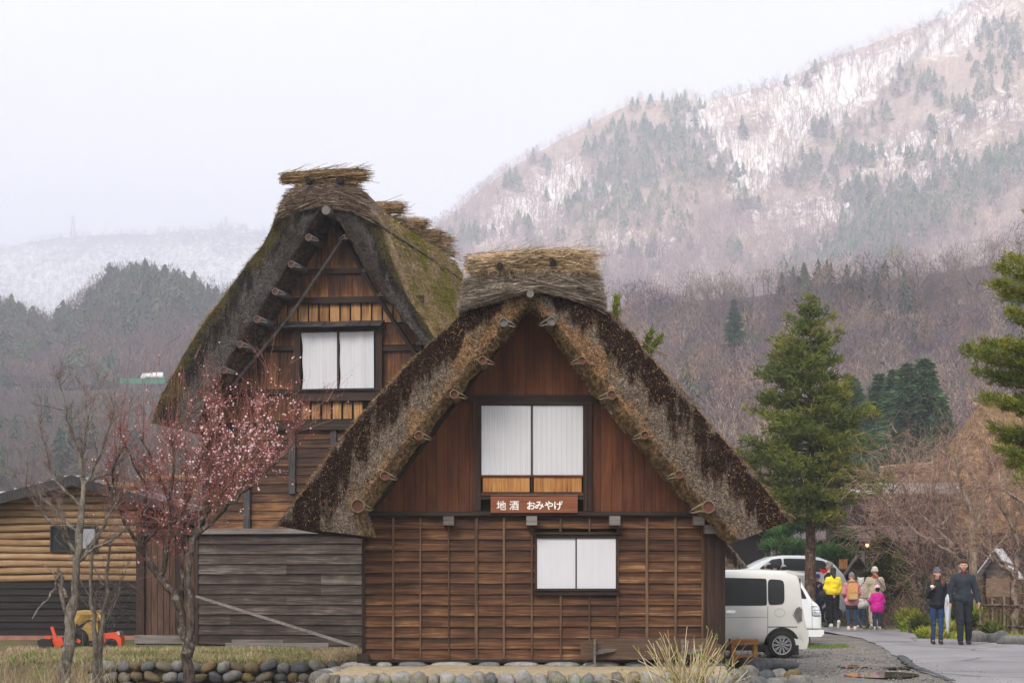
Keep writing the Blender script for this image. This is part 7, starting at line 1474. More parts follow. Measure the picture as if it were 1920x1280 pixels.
for sd in (-1, 1): wheel(van2, ux(1478), sd*.70, .31, .31, .17, sd, .66, 6); wheel(van2, ux(1260), sd*.70, .31, .31, .17, sd, .66, 6)
# silver MPV further back
D3 = 62.0; s3 = D3/FP; kx = lambda px: (px-1480)*s3*1.12; kz = lambda py: (1176-py)*s3
mpv = thing('parked_car', 'silver-white family car behind the white vans, its arched roofline passing behind the fir trunk', 'car', (P(1480, 0, D3)[0], D3+.8, CAMZ-(1176-HOR)*s3), R(8))
m3 = Car(1.75, [(kx(1385), .95), (kx(1402), kz(1068)), (kx(1412), kz(1063)), (kx(1434), kz(1050)), (kx(1450), kz(1043)), (kx(1470), kz(1040)), (kx(1500), kz(1040)), (kx(1530), kz(1043)), (kx(1552), kz(1052)), (kx(1568), kz(1072)), (kx(1576), kz(1092)), (kx(1580), kz(1130))], [(kx(1385), .3), (kx(1580), .3)], .25, 1.45, .18, 5, kx(1385), kx(1580))
m3.body(60, 34).build('body', M_silver, mpv, smooth=True)
mb = MB(); m3.patch(mb, [(kx(1421), kz(1066)), (kx(1460), kz(1068)), (kx(1462), kz(1046)), (kx(1446), kz(1048))], -1, .01, 9); mb.build('window', M_glass, mpv, smooth=True)
mb = MB(); m3.patch(mb, [(kx(1463), kz(1068)), (kx(1506), kz(1070)), (kx(1505), kz(1047)), (kx(1465), kz(1046))], -1, .01, 12); mb.build('window', M_glass, mpv, smooth=True)
mb = MB(); m3.patch(mb, [(kx(1509), kz(1071)), (kx(1545), kz(1072)), (kx(1536), kz(1051)), (kx(1508), kz(1047))], -1, .01, 7); mb.build('window', M_glass, mpv, smooth=True)
for sd in (-1, 1): wheel(mpv, kx(1422), sd*.78, .34, .34, .2, sd, .66, 6); wheel(mpv, kx(1545), sd*.78, .34, .34, .2, sd, .66, 6)

# ================================================================ PEOPLE
def surfnet(f, lo, hi, h):
    ax = [np.arange(a, b+h, h) for a, b in zip(lo, hi)]; Gx = np.stack(np.meshgrid(*ax, indexing='ij'), -1); v = f(Gx.reshape(-1, 3)).reshape(Gx.shape[:3]); s_ = v < 0; nx, ny, nz = v.shape
    cnt = np.zeros((nx-1, ny-1, nz-1)); acc = np.zeros((nx-1, ny-1, nz-1, 3)); E = [(a, b) for a in range(8) for b in range(8) if a < b and bin(a ^ b).count('1') == 1]
    sl_ = lambda c: (slice(c & 1, nx-1+(c & 1)), slice(c >> 1 & 1, ny-1+(c >> 1 & 1)), slice(c >> 2 & 1, nz-1+(c >> 2 & 1)))
    for a, b in E:
        va, vb = v[sl_(a)], v[sl_(b)]; m = (va < 0) != (vb < 0); t = np.where(m, va/(va-vb+1e-12), 0)[..., None]; pa = np.array([a & 1, a >> 1 & 1, a >> 2 & 1]); pb = np.array([b & 1, b >> 1 & 1, b >> 2 & 1]); acc += (pa+(pb-pa)*t)*m[..., None]; cnt += m
    idx = -np.ones(cnt.shape, int); act = cnt > 0; idx[act] = np.arange(act.sum()); ijk = np.argwhere(act); V = (ijk+acc[act]/cnt[act][:, None])*h+np.array([a[0] for a in ax]); F_ = []
    for d in range(3):
        o1, o2 = [(1, 2), (2, 0), (0, 1)][d]; a = [slice(1, -1)]*3; a[d] = slice(0, -1); b = [slice(1, -1)]*3; b[d] = slice(1, None); sa, sb = s_[tuple(a)], s_[tuple(b)]; e = np.argwhere(sa != sb); off = np.ones(3, int); off[d] = 0; e = e+off
        if len(e) == 0: continue
        flip = s_[tuple(e.T)]; u = np.zeros(3, int); u[o1] = 1; w_ = np.zeros(3, int); w_[o2] = 1; g = lambda q: idx[tuple(q.T)]
        q = np.stack([g(e-u-w_), g(e-w_), g(e), g(e-u)], 1); q = np.where(flip[:, None], q, q[:, ::-1]); F_.append(q[(q >= 0).all(1)])
    return V, np.concatenate(F_)
def sdf(prims, k=.025):
    def f(p):
        D = None
        for a, b, ra, rb, *fl in prims:
            a, b = np.array(a, float), np.array(b, float); ab = b-a; t = np.clip((p-a)@ab/(ab@ab+1e-12), 0, 1); q = p-(a+t[:, None]*ab)
            if fl: q = q*np.array([1, fl[0], 1])      # flatten front-to-back
            d = np.linalg.norm(q, axis=1)-(ra+(rb-ra)*t)
            if D is None: D = d
            else: hh = np.clip(.5+.5*(D-d)/k, 0, 1); D = D*(1-hh)+d*hh-k*hh*(1-hh)
        return D
    return f
def net(prims, k=.025, h=.02, clip=None):
    P_ = np.array([p_ for q in prims for p_ in (q[0], q[1])]); r = max(max(q[2], q[3]) for q in prims)+.06; f = sdf(prims, k)
    g = f if clip is None else (lambda p: np.maximum(f(p), clip(p))); return surfnet(g, P_.min(0)-r, P_.max(0)+r, h)
M_skin = flat('skin', (.52, .31, .23), .6, .08, 6, 0, .35); M_lips = flat('lips', (.42, .15, .13), .5, .1); M_eye = flat('eyes', (.03, .022, .02), .3, .1)
_head = None
def head_mesh():
    global _head
    if _head is None:      # faces +Y, centre of the skull at the origin, height .23
        pr = [((0, -.012, .035), (0, -.006, .02), .078, .078), ((0, .022, -.03), (0, .030, -.062), .056, .044), ((0, .045, -.085), (0, .048, -.088), .022, .022), ((0, .078, .010), (0, .098, -.022), .010, .015), ((-.03, .068, .028), (.03, .068, .028), .016, .016), ((-.082, -.005, .01), (-.084, -.008, -.02), .016, .011), ((.082, -.005, .01), (.084, -.008, -.02), .016, .011), ((-.018, .075, -.052), (.018, .075, -.052), .010, .010), ((-.045, .045, -.02), (.045, .045, -.02), .026, .026), ((0, -.02, -.06), (0, -.03, -.13), .050, .050)]
        V, Fq = net(pr, .018, .0085); c = V[Fq].mean(1); mi = np.zeros(len(Fq), int)
        mi[(np.abs(np.abs(c[:, 0])-.031) < .014) & (np.abs(c[:, 2]-.008) < .008) & (c[:, 1] > .055)] = 2; mi[(np.abs(c[:, 0]) < .022) & (np.abs(c[:, 2]+.052) < .0065) & (c[:, 1] > .07)] = 1; _head = (V, Fq, mi)
    return _head
_hand = None
def hand_mesh():
    """left-hanging hand, wrist at origin, fingers pointing -z, thumb towards +y, gently curled towards +x"""
    global _hand
    if _hand is None:
        pr = [((0, -.022, -.02), (.004, -.026, -.085), .017, .015), ((0, .0, -.01), (.004, 0, -.09), .019, .016), ((0, .020, -.02), (.004, .024, -.082), .017, .014), ((0, 0, .02), (0, 0, -.02), .026, .022)]
        for y, L_, z0 in ((-.033, .052, -.078), (-.012, .068, -.088), (.010, .073, -.09), (.031, .064, -.084)):
            pr += [((.004, y, z0), (.012, y*1.05, z0-L_*.45), .0095, .0085), ((.012, y*1.05, z0-L_*.45), (.034, y*1.05, z0-L_*.85), .0085, .007)]
        pr += [((.0, .026, -.02), (.016, .050, -.05), .0125, .011), ((.016, .050, -.05), (.026, .050, -.085), .011, .008)]
        _hand = net(pr, .006, .0055)
    return _hand
def rotm(ax, a): return np.array(Matrix.Rotation(a, 3, ax))
def person(label, px, py, D, H, face, J, skinmat=None, group=None):
    """J: joint positions for a 1.75 m figure facing +Y (x right of the picture when face=0 looks away)."""
    z0 = CAMZ-(py-HOR)/FP*D; o = thing('person', label, 'person', (P(px, 0, D)[0], D, z0), face, group); k = H/1.75; o['_k'] = k; return o, k
def base_joints():
    return dict(pel=(0, 0, .93), ch=(0, 0, 1.28), nk=(0, -.01, 1.47), hd=(0, .015, 1.635), shl=(-.165, 0, 1.38), shr=(.165, 0, 1.38), ell=(-.24, -.02, 1.13), elr=(.24, -.02, 1.13), wrl=(-.25, .06, .89), wrr=(.25, .06, .89), hl=(-.09, 0, .90), hr=(.09, 0, .90), knl=(-.10, .02, .49), knr=(.10, .02, .49), anl=(-.10, -.02, .085), anr=(.10, -.02, .085))
def limbset(J, f=1.0):
    return [(J['shl'], J['ell'], .050*f, .040*f), (J['ell'], J['wrl'], .039*f, .028*f), (J['shr'], J['elr'], .050*f, .040*f), (J['elr'], J['wrr'], .039*f, .028*f)]
def legset(J, f=1.0, e=0): return [(J['hl'], J['knl'], .085*f+e, .058*f+e), (J['knl'], J['anl'], .055*f+e, .038*f+e), (J['hr'], J['knr'], .085*f+e, .058*f+e), (J['knr'], J['anr'], .055*f+e, .038*f+e)]
def sc(p, k): return tuple(np.array(p)*k)
def scp(prims, k): return [(sc(a, k), sc(b, k), ra*k, rb*k, *fl) for a, b, ra, rb, *fl in prims]
def garment(o, name, mat, prims, k, clip=None, h=.017, sm=.025, wr=.016):
    V, Fq = net(scp(prims, k), sm, h, clip)
    nrm = vnoise(V*[1, 1, 2.2], 9, 2)*wr; c = V.mean(0)*[1, 1, 0]; d = V-c; d[:, 2] = 0; d /= np.linalg.norm(d, axis=1)[:, None]+1e-6; V = V+d*nrm[:, None]
    return MB().add(V, Fq, rnd=.5).build(name, mat, o, smooth=True)
def figure(o, k, J, f=1.0, skin=None, headyaw=0, headpitch=0, hands=(1, 1), headscale=1.0, handrot=(0, 0)):
    """one continuous body: torso, arms, legs, neck, head with face, hands with five fingers each"""
    skin = skin or M_skin; J = {a: np.array(b, float) for a, b in J.items()}
    pr = [((-.07, 0, .95), (.07, 0, .95), .10, .10, 1.1), ((-.07, 0, 1.33), (.07, 0, 1.33), .105, .105, 1.15), (J['pel'], J['ch'], .115, .12), (J['ch'], J['nk'], .09, .052), (J['nk'], J['hd']-[0, .02, .04], .05, .05), ((0, 0, 1.43), (-.14, 0, 1.385), .045, .048), ((0, 0, 1.43), (.14, 0, 1.385), .045, .048)]+limbset(J, f)+legset(J, f)
    for a in ('anl', 'anr'): pr += [(J[a]-[0, .03, .03], J[a]+[0, .11, -.045], .038, .03)]
    V, Fq = net(scp(pr, k), .03, .02); mb = MB().add(V, Fq, 0)
    Vh, Fh, mi = head_mesh(); Rm = rotm('Z', headyaw)@rotm('X', headpitch); mb.add((Vh*k*headscale)@Rm.T+J['hd']*k, Fh, mi)
    Vn, Fn = hand_mesh()
    for i, (w_, e, sx) in enumerate((('wrl', 'ell', 1), ('wrr', 'elr', -1))):
        if not hands[i]: continue
        d = J[w_]-J[e]; d /= np.linalg.norm(d); q = Vector((0, 0, -1)).rotation_difference(Vector(d)).to_matrix(); v = Vn*[sx, 1, 1]; v = v@rotm('Z', handrot[i]).T; v = v@np.array(q).T; mb.add(v*k+J[w_]*k, Fn if sx > 0 else Fn[:, ::-1], 0)
    mb.build('body', [skin, M_lips, M_eye], o, smooth=True)
def shoes(o, k, J, mat, sole=None, boot=False, toe=(0, 0)):
    for i, a in enumerate(('anl', 'anr')):
        p = np.array(J[a], float); r = rotm('X', toe[i]); fn = lambda v: tuple(p+r@np.array(v))
        pr = [(fn((0, -.045, -.035)), fn((0, .13, -.048)), .046, .038), (fn((0, -.03, -.02)), fn((0, -.01, .06 if boot else .0)), .050, .052)]
        V, Fq = net(scp(pr, k), .02, .014, None); zc = (p[2]-.082)*k
        if abs(toe[i]) < .05: V[:, 2] = np.maximum(V[:, 2], zc+.002)
        sh = MB().add(V, Fq).build('boot' if boot else 'shoe', mat, o, smooth=True)
        if sole is not None and abs(toe[i]) < .05: mb = MB(); a_ = np.arange(14)*6.283/14; mb.prism([(p[0]*k+.046*k*math.cos(t), p[1]*k+.045*k+.13*k*math.sin(t)) for t in a_], zc-.004, zc+.022*k, axis=2); mb.build('sole', sole, sh)
def jacket(J, e=.0, hem=.86, wide=.0, sl=1.0, down=0, nkz=1.47):
    g = .045+e; pr = [((-.065, 0, hem+.1), (.065, 0, hem+.1), .112+g*.8+wide, .112+g*.8+wide, 1.15), ((-.075, 0, 1.33), (.075, 0, 1.33), .105+g*.7, .105+g*.7, 1.12), ((0, 0, hem+.1), (0, 0, 1.3), .13+g*.7+wide*.6, .13+g*.6), ((0, 0, 1.435), (-.145, 0, 1.385), .050+g*.4, .052+g*.45), ((0, 0, 1.435), (.145, 0, 1.385), .050+g*.4, .052+g*.45), ((0, -.01, 1.40), (0, 0, nkz), .075+g*.3, .064+g*.25)]
    for a, b, ra, rb in limbset(J): pr.append((a, b, ra+g*.62, rb+g*.62))
    return pr
M_hair_b = flat('black_hair', (.018, .014, .013), .5, .3, 60); M_hair_br = flat('brown_hair', (.075, .035, .02), .5, .35, 60); M_hair_g = flat('grey_hair', (.26, .24, .23), .7, .3, 60)
def cloth(n_, c, v=.2, sc_=18): return flat(n_, c, .88, v, sc_, 0, .15, .5)
M_sole = flat('pale_sole', (.40, .37, .34), .8, .1)
def hairmesh(o, k, J, mat, prims, yaw=0):
    hd = np.array(J['hd']); r = rotm('Z', yaw); pr = [(tuple(hd+r@np.array(a)), tuple(hd+r@np.array(b)), ra, rb) for a, b, ra, rb in prims]; V, Fq = net(scp(pr, k), .015, .011, (lambda p: -((p@r-hd*k@r)[:, 1]-.052*k)*-1-9 if False else np.full(len(p), -9.))); V += vnoise(V, 60, 2)[:, None]*.003; return MB().add(V, Fq).build('hair', mat, o, smooth=True)
SHORT = [((0, -.028, .05), (0, -.02, .045), .083, .083), ((0, .03, .085), (0, .02, .08), .055, .055), ((-.05, -.02, .03), (.05, -.02, .03), .045, .045)]
LONG = [((0, -.032, .045), (0, -.03, -.02), .085, .075), ((0, -.06, -.04), (0, -.085, -.20), .07, .055)]
def hat(o, k, J, mat, yaw=0, r_=.096, brim=False, name='hat', pom=None):
    hd = np.array(J['hd']); V, Fq = net(scp([(tuple(hd+[0, -.008, .045]), tuple(hd+[0, -.016, .075]), r_, r_*.86)], k), .01, .011, lambda p: -(p[:, 2]-(hd[2]+.022)*k)); V = V+vnoise(V*[1, 1, .3], 60, 1)[:, None]*.003; mb = MB().add(V, Fq)
    if brim: a = np.arange(20)*6.283/20; c = hd*k; mb.tube([(c[0]+.098*k*math.cos(t), c[1]-.008+.102*k*math.sin(t), c[2]+.03*k) for t in list(a)+[0]], .013*k, 6)
    if pom is not None: V2, F2 = net([(sc(hd+[0, -.02, .185], k), sc(hd+[0, -.02, .19], k), .03*k, .03*k)], .01, .01); mb.add(V2, F2, 1)
    return mb.build(name, [mat]+([pom] if pom else []), o, smooth=True)

# 1 man in the dark jacket (walks towards the camera; face = 180 degrees)
J = base_joints(); J.update(wrl=(-.30, .06, .90), ell=(-.255, 0, 1.14), wrr=(.285, .02, .88), elr=(.27, -.01, 1.13), knl=(-.115, -.02, .49), anl=(-.14, -.14, .085), knr=(.09, .12, .50), anr=(.09, .16, .085), shl=(-.185, 0, 1.38), shr=(.185, 0, 1.38))
o, k = person('man in charcoal zip jacket and dark trousers walking toward the camera on the right', 1806, 1207, 45.8, 1.80, R(180), J); figure(o, k, J, 1.05, headyaw=R(-8))
garment(o, 'jacket', cloth('charcoal_jacket', (.028, .036, .048)), jacket(J, .0, .86, .0), k, lambda p: np.maximum(-(p[:, 2]-.84*k), np.where(np.abs(p[:, 0]) < .06*k, p[:, 2]-1.50*k-abs(p[:, 0]), -1)))
garment(o, 'trousers', cloth('dark_trousers', (.020, .024, .032)), legset(J, 1.05, .022)+[((-.06, 0, .93), (.06, 0, .93), .13, .13, 1.1)], k, lambda p: np.maximum(p[:, 2]-.90*k, -(p[:, 2]-.075*k)))
mb = MB(); mb.add(*net(scp([((0, .055, 1.42), (0, .050, 1.475), .048, .040)], k), .01, .012)); mb.build('shirt', cloth('dark_red_shirt', (.12, .02, .025)), o, smooth=True)
shoes(o, k, J, flat('black_boots', (.02, .02, .022), .6, .2), M_black, True); hairmesh(o, k, J, M_hair_br, SHORT, R(-8))
mb = MB(); hd = np.array(J['hd'])*k
mb.add(*net([(tuple(hd+[-.035, .042, -.085]), tuple(hd+[.035, .042, -.085]), .027, .027)], .01, .011)); mb.build('beard', flat('stubble', (.16, .095, .07), .9, .2), o, smooth=True)
mb = MB()
for sx in (-.034, .034): blob(mb, tuple(hd+[sx, .062, .092]), (.026, .010, .016), 2, (5, 8), 0)
mb.tube([tuple(hd+[-.09, -.02, .075]), tuple(hd+[-.06, .06, .09]), tuple(hd+[.06, .06, .09]), tuple(hd+[.09, -.02, .075])], .005, 5); mb.build('sunglasses', M_black, o, smooth=True)
# 2 woman in the beanie
J = base_joints(); J.update(shl=(-.155, 0, 1.39), shr=(.155, 0, 1.39), ell=(-.20, -.02, 1.13), wrl=(-.21, .12, 1.02), elr=(.215, .02, 1.12), wrr=(.165, .17, 1.26), knl=(-.08, .05, .49), anl=(-.075, .06, .085), knr=(.085, .0, .49), anr=(.085, -.05, .085))
o, k = person('woman in grey beanie, dark jumper and blue jeans walking forward with a white snack', 1757, 1207, 45.9, 1.62, R(180), J); figure(o, k, J, .86, headyaw=R(14), handrot=(0, 1.2))
garment(o, 'jumper', cloth('black_jumper', (.016, .020, .026)), jacket(J, -.006, .84, -.005, nkz=1.45), k, lambda p: -(p[:, 2]-.82*k))
garment(o, 'jeans', cloth('blue_jeans', (.025, .052, .125), .35, 8), legset(J, .92, .008)+[((-.055, 0, .93), (.055, 0, .93), .115, .115, 1.1)], k, lambda p: np.maximum(p[:, 2]-.88*k, -(p[:, 2]-.10*k)))
shoes(o, k, J, flat('black_boots', (.02, .02, .022), .6, .2), None, True); hat(o, k, J, cloth('grey_knit', (.10, .105, .13)), name='beanie', r_=.100)
hd = np.array(J['hd'])
V, Fq = net(scp([(tuple(hd+[-.085, -.02, -.01]), tuple(hd+[-.115, .045, -.26]), .035, .055), (tuple(hd+[.085, -.02, -.01]), tuple(hd+[.115, .045, -.26]), .035, .055), (tuple(hd+[0, -.07, 0]), tuple(hd+[0, -.08, -.2]), .06, .07), (tuple(hd+[-.115, .045, -.22]), tuple(hd+[-.10, .06, -.34]), .05, .02), (tuple(hd+[.115, .045, -.22]), tuple(hd+[.11, .06, -.36]), .05, .02)], k), .03, .012); V += vnoise(V*[1, 1, .25], 45, 2)[:, None]*.006; MB().add(V, Fq).build('hair', M_hair_br, o, smooth=True)
wp = np.array([-J['wrr'][0]*k, -J['wrr'][1]*k, J['wrr'][2]*k])+np.array(o.location); sn = thing('steamed_bun', 'small round white snack held up by the woman in the grey beanie', 'food', tuple(wp+[.0, -.07, .075])); MB_ = MB(); blob(MB_, (0, 0, 0), (.042, .035, .034), 3, (7, 10), .05); MB_.build('bun', flat('white_bun', (.75, .68, .55), .7, .1), sn, smooth=True)
um = thing('umbrella', 'closed pale grey umbrella hanging from the arm of the woman in the grey beanie', 'umbrella', (o.location.x+.205, o.location.y-.13, o.location.z+1.02)); mb = MB(); a = np.arange(12)*6.283/12
G = np.array([[(r_*(1+.25*math.cos(t*4))*math.cos(t), r_*(1+.25*math.cos(t*4))*math.sin(t), z) for t in a] for r_, z in ((.012, .06), (.045, -.02), (.062, -.22), (.045, -.5), (.022, -.72), (.006, -.78))]); mb.grid(G[::-1], wrap=True); mb.build('canopy', cloth('pale_umbrella_cloth', (.50, .53, .60), .12), um, smooth=True)
mb = MB(); mb.tube([(0, 0, -.8), (0, 0, .12)], .006, 6); mb.tube([(0, 0, .12), (0, 0, .17), (.02, 0, .2), (.045, 0, .18)], .011, 7); mb.build('handle', M_greypost, um)
# 3 yellow jacket (walks away)
J = base_joints(); J.update(shl=(-.155, 0, 1.40), shr=(.155, 0, 1.40), ell=(-.215, .01, 1.15), elr=(.215, .01, 1.15), wrl=(-.16, .17, 1.06), wrr=(.16, .17, 1.06), knl=(-.06, .06, .49), anl=(-.03, .10, .085), knr=(.095, .02, .50), anr=(.10, -.20, .16))
o, k = person('woman in a bright yellow padded jacket and black trousers with long black hair, walking away', 1562, 1176, 55.5, 1.56, R(8), J); figure(o, k, J, .86)
M_yel = cloth('yellow_padded_jacket', (.78, .62, .035), .12); pj = jacket(J, .012, .97, .012); pj += [((-.07, -.07, 1.42), (.07, -.07, 1.42), .06, .06)]
garment(o, 'jacket', M_yel, pj, k, lambda p: -(p[:, 2]-(.95+0*p[:, 0])*k)+.008*np.sin(p[:, 2]*75)); garment(o, 'trousers', cloth('black_trousers', (.014, .014, .018)), legset(J, .95, .03)+[((-.055, 0, .95), (.055, 0, .95), .13, .13, 1.1)], k, lambda p: np.maximum(p[:, 2]-1.0*k, -(p[:, 2]-.13*k)))
shoes(o, k, J, flat('white_shoes', (.6, .58, .55), .7, .1), None, False, (0, -1.1)); hd = np.array(J['hd'])
V, Fq = net(scp([(tuple(hd+[0, -.025, .045]), tuple(hd+[0, -.03, -.03]), .088, .082), (tuple(hd+[0, -.06, -.05]), tuple(hd+[0, -.11, -.16]), .072, .05), (tuple(hd+[.0, -.11, -.13]), tuple(hd+[-.01, -.125, -.30]), .035, .014)], k), .02, .012); MB().add(V, Fq).build('hair', M_hair_b, o, smooth=True)
def bag(label, name, loc, dims, mat, strap=None, mat2=None, rz=0, taper=.8):
    b = thing(name, label, 'bag', loc, rz); w_, d_, h_ = dims; mb = MB(); n_ = 16; a = np.arange(n_)*6.283/n_; sq = lambda t, e: math.copysign(abs(math.cos(t))**e, math.cos(t)), 
    G = np.array([[(w_/2*q*math.copysign(abs(math.cos(t))**.55, math.cos(t)), d_/2*q*math.copysign(abs(math.sin(t))**.6, math.sin(t)), z) for t in a] for q, z in ((.02, 0), (.9, .004), (1, h_*.12), (1, h_*.5), (taper+.05, h_*.85), (taper*.9, h_*.98), (.02, h_))]); mb.grid(G[::-1], wrap=True); mb.build('bag_body', mat, b, smooth=True)
    if strap is not None: mb = MB(); mb.tube(knobbly(strap, 12, 0), .011, 6); mb.build('strap', mat2 or mat, b)
    return b
lx, ly, lz = o.location
bag('black shoulder bag hanging at the left hip of the woman in yellow', 'handbag', (lx-.27, ly+.02, lz+.78), (.20, .12, .17), M_black, [(0, 0, .15), (.06, -.02, .35), (.12, 0, .5)])
# 4 pink coat + backpack
J = base_joints(); J.update(shl=(-.165, 0, 1.40), shr=(.165, 0, 1.40), ell=(-.235, .0, 1.15), elr=(.235, .0, 1.15), wrl=(-.19, .16, 1.05), wrr=(.19, .16, 1.05), knl=(-.10, .03, .49), anl=(-.10, -.01, .085), knr=(.095, .0, .49), anr=(.10, .04, .085))
o, k = person('woman in a pink fur-trimmed coat and grey hat, walking away with a tan backpack', 1597, 1181, 55.2, 1.47, R(-3), J); figure(o, k, J, .9)
pj = jacket(J, .012, .80, .01); garment(o, 'coat', cloth('pink_coat', (.55, .22, .25), .15), pj, k, lambda p: -(p[:, 2]-.72*k))
V, Fq = net(scp([((-.10, -.02, 1.44), (-.05, -.075, 1.52), .042, .042), ((-.05, -.075, 1.52), (.05, -.075, 1.52), .042, .042), ((.05, -.075, 1.52), (.10, -.02, 1.44), .042, .042)], k), .02, .012); V += vnoise(V, 60, 2)[:, None]*.010; MB().add(V, Fq).build('fur_trim', flat('tan_fur', (.42, .28, .19), .95, .4, 60), o, smooth=False)
garment(o, 'trousers', cloth('navy_trousers', (.030, .055, .10)), legset(J, .95, .010)+[((-.055, 0, .85), (.055, 0, .85), .135, .135, 1.1)], k, lambda p: np.maximum(p[:, 2]-.9*k, -(p[:, 2]-.14*k))); mb = MB(); mb.add(*net(scp([((-.055, 0, .74), (.055, 0, .74), .135, .14, 1.1)], k), .01, .014, lambda p: np.maximum(p[:, 2]-.76*k, -(p[:, 2]-.66*k)))); mb.build('tunic', cloth('checked_tunic', (.03, .03, .035), .6, 40), o, smooth=True)
shoes(o, k, J, flat('pale_pink_shoes', (.62, .46, .44), .7, .1), M_sole); hat(o, k, J, cloth('grey_hat', (.22, .19, .20)), r_=.098)
lx, ly, lz = o.location; bk = bag('tan backpack with a flap on the back of the woman in the pink coat', 'backpack', (lx, ly-.235*k, lz+.93*k), (.29, .17, .44), cloth('tan_canvas', (.55, .29, .12), .12), None, None, 0, .85)
mb = MB(); mb.prism([(-.11, .20), (.11, .20), (.115, .40), (.06, .455), (-.06, .455), (-.115, .40)], -.098, -.075); mb.build('flap', cloth('orange_canvas', (.62, .30, .13), .12), bk); mb = MB(); mb.box(-.10, .10, -.115, -.05, .03, .17); mb.build('pocket', cloth('beige_canvas', (.50, .34, .17), .12), bk)
for sx in (-.11, .11): mb = MB(); mb.tube([(sx, .02, .40), (sx*1.1, .10, .50), (sx*1.1, .26, .46)], .018, 6); mb.build('strap', M_logbark, bk)
# 5 cream coat
J = base_joints(); J.update(shl=(-.18, 0, 1.40), shr=(.18, 0, 1.40), ell=(-.27, .03, 1.17), elr=(.25, .05, 1.14), wrl=(-.20, .20, 1.08), wrr=(.18, .2, 1.02))
o, k = person('woman in a cream coat and white knitted hat with an orange scarf, behind the child', 1640, 1177, 57.5, 1.62, R(4), J); figure(o, k, J, .95)
garment(o, 'coat', cloth('cream_coat', (.50, .43, .33), .2), jacket(J, .03, .80, .02), k, lambda p: -(p[:, 2]-.52*k)); garment(o, 'trousers', cloth('beige_trousers', (.42, .38, .31)), legset(J, .95, .02)+[((-.055, 0, .85), (.055, 0, .85), .12, .12, 1.1)], k, lambda p: np.maximum(p[:, 2]-.9*k, -(p[:, 2]-.12*k)))
MB().add(*net(scp([((-.03, -.03, 1.47), (.03, -.03, 1.49), .078, .078)], k), .02, .013)).build('scarf', cloth('orange_scarf', (.55, .13, .06)), o, smooth=True); shoes(o, k, J, flat('pale_blue_shoes', (.45, .50, .56), .7, .1), M_sole); hat(o, k, J, cloth('white_knit', (.72, .68, .60)), r_=.108, brim=True)
lx, ly, lz = o.location; bag('patterned cream tote bag on the left arm of the woman in the cream coat', 'tote_bag', (lx-.30, ly-.03, lz+.80), (.36, .16, .28), cloth('patterned_tote', (.42, .33, .27), .5, 25), [(-.12, 0, .26), (-.02, 0, .44), (.12, 0, .26)], M_logbark, 0, .7)
bag('dark crossbody bag at the right hip of the woman in the cream coat', 'handbag', (lx+.34, ly-.05, lz+.62), (.10, .12, .14), M_black, [(0, 0, .12), (-.10, -.16, .45), (-.36, -.17, .78), (-.40, -.02, .84)], M_black)
# 6 child
J = base_joints(); J.update(shl=(-.165, 0, 1.38), shr=(.165, 0, 1.38), ell=(-.27, .02, 1.16), elr=(.25, .02, 1.15), wrl=(-.20, .18, 1.04), wrr=(.2, .18, 1.04), knl=(-.11, .03, .48), anl=(-.13, -.06, .085), knr=(.10, .02, .48), anr=(.12, .05, .085))
o, k = person('child in a magenta padded coat and white and pink pompom hat, walking away', 1645, 1179, 55.6, 1.10, R(3), J); figure(o, k, J, 1.15, headscale=1.3)
garment(o, 'coat', cloth('magenta_coat', (.50, .02, .25), .12), jacket(J, .055, .78, .045), k, lambda p: -(p[:, 2]-.66*k)+.006*np.sin(p[:, 2]*90), .014); garment(o, 'trousers', cloth('navy_check_trousers', (.035, .035, .07), .6, 45), legset(J, 1.2, .025), k, lambda p: np.maximum(p[:, 2]-.85*k, -(p[:, 2]-.12*k)), .014)
J2 = dict(J); J2['hd'] = (0, .015, 1.66); hat(o, k, J2, cloth('pale_knit', (.68, .50, .60)), r_=.135, brim=False, pom=cloth('pink_pompom', (.70, .22, .45))); hairmesh(o, k, J2, M_hair_b, [((0, -.055, .02), (0, -.06, -.03), .10, .085)]); shoes(o, k, J, flat('beige_shoes', (.42, .36, .27), .7, .1), M_sole)
# 7 grey-haired man looking left
J = base_joints(); J.update(wrl=(-.14, .20, 1.10), wrr=(.18, .22, 1.10))
o, k = person('grey-haired man with a cream scarf and dark coat seen in profile, behind the yellow jacket', 1556, 1175, 58.0, 1.76, R(70), J); figure(o, k, J, 1.0, headyaw=R(10))
garment(o, 'coat', cloth('dark_navy_coat', (.018, .020, .030)), jacket(J, .02, .80, .02), k, lambda p: -(p[:, 2]-.62*k)); garment(o, 'trousers', cloth('black_trousers', (.014, .014, .018)), legset(J, 1.0, .02), k, lambda p: np.maximum(p[:, 2]-.9*k, -(p[:, 2]-.09*k))); shoes(o, k, J, M_black)
MB().add(*net(scp([((-.05, .0, 1.46), (.05, .0, 1.47), .078, .078), ((-.06, .10, 1.42), (-.06, .16, 1.15), .04, .045), ((.06, .10, 1.42), (.06, .16, 1.10), .04, .045)], k), .02, .013)).build('scarf', cloth('cream_scarf', (.60, .48, .38)), o, smooth=True); hairmesh(o, k, J, M_hair_g, SHORT, R(10))
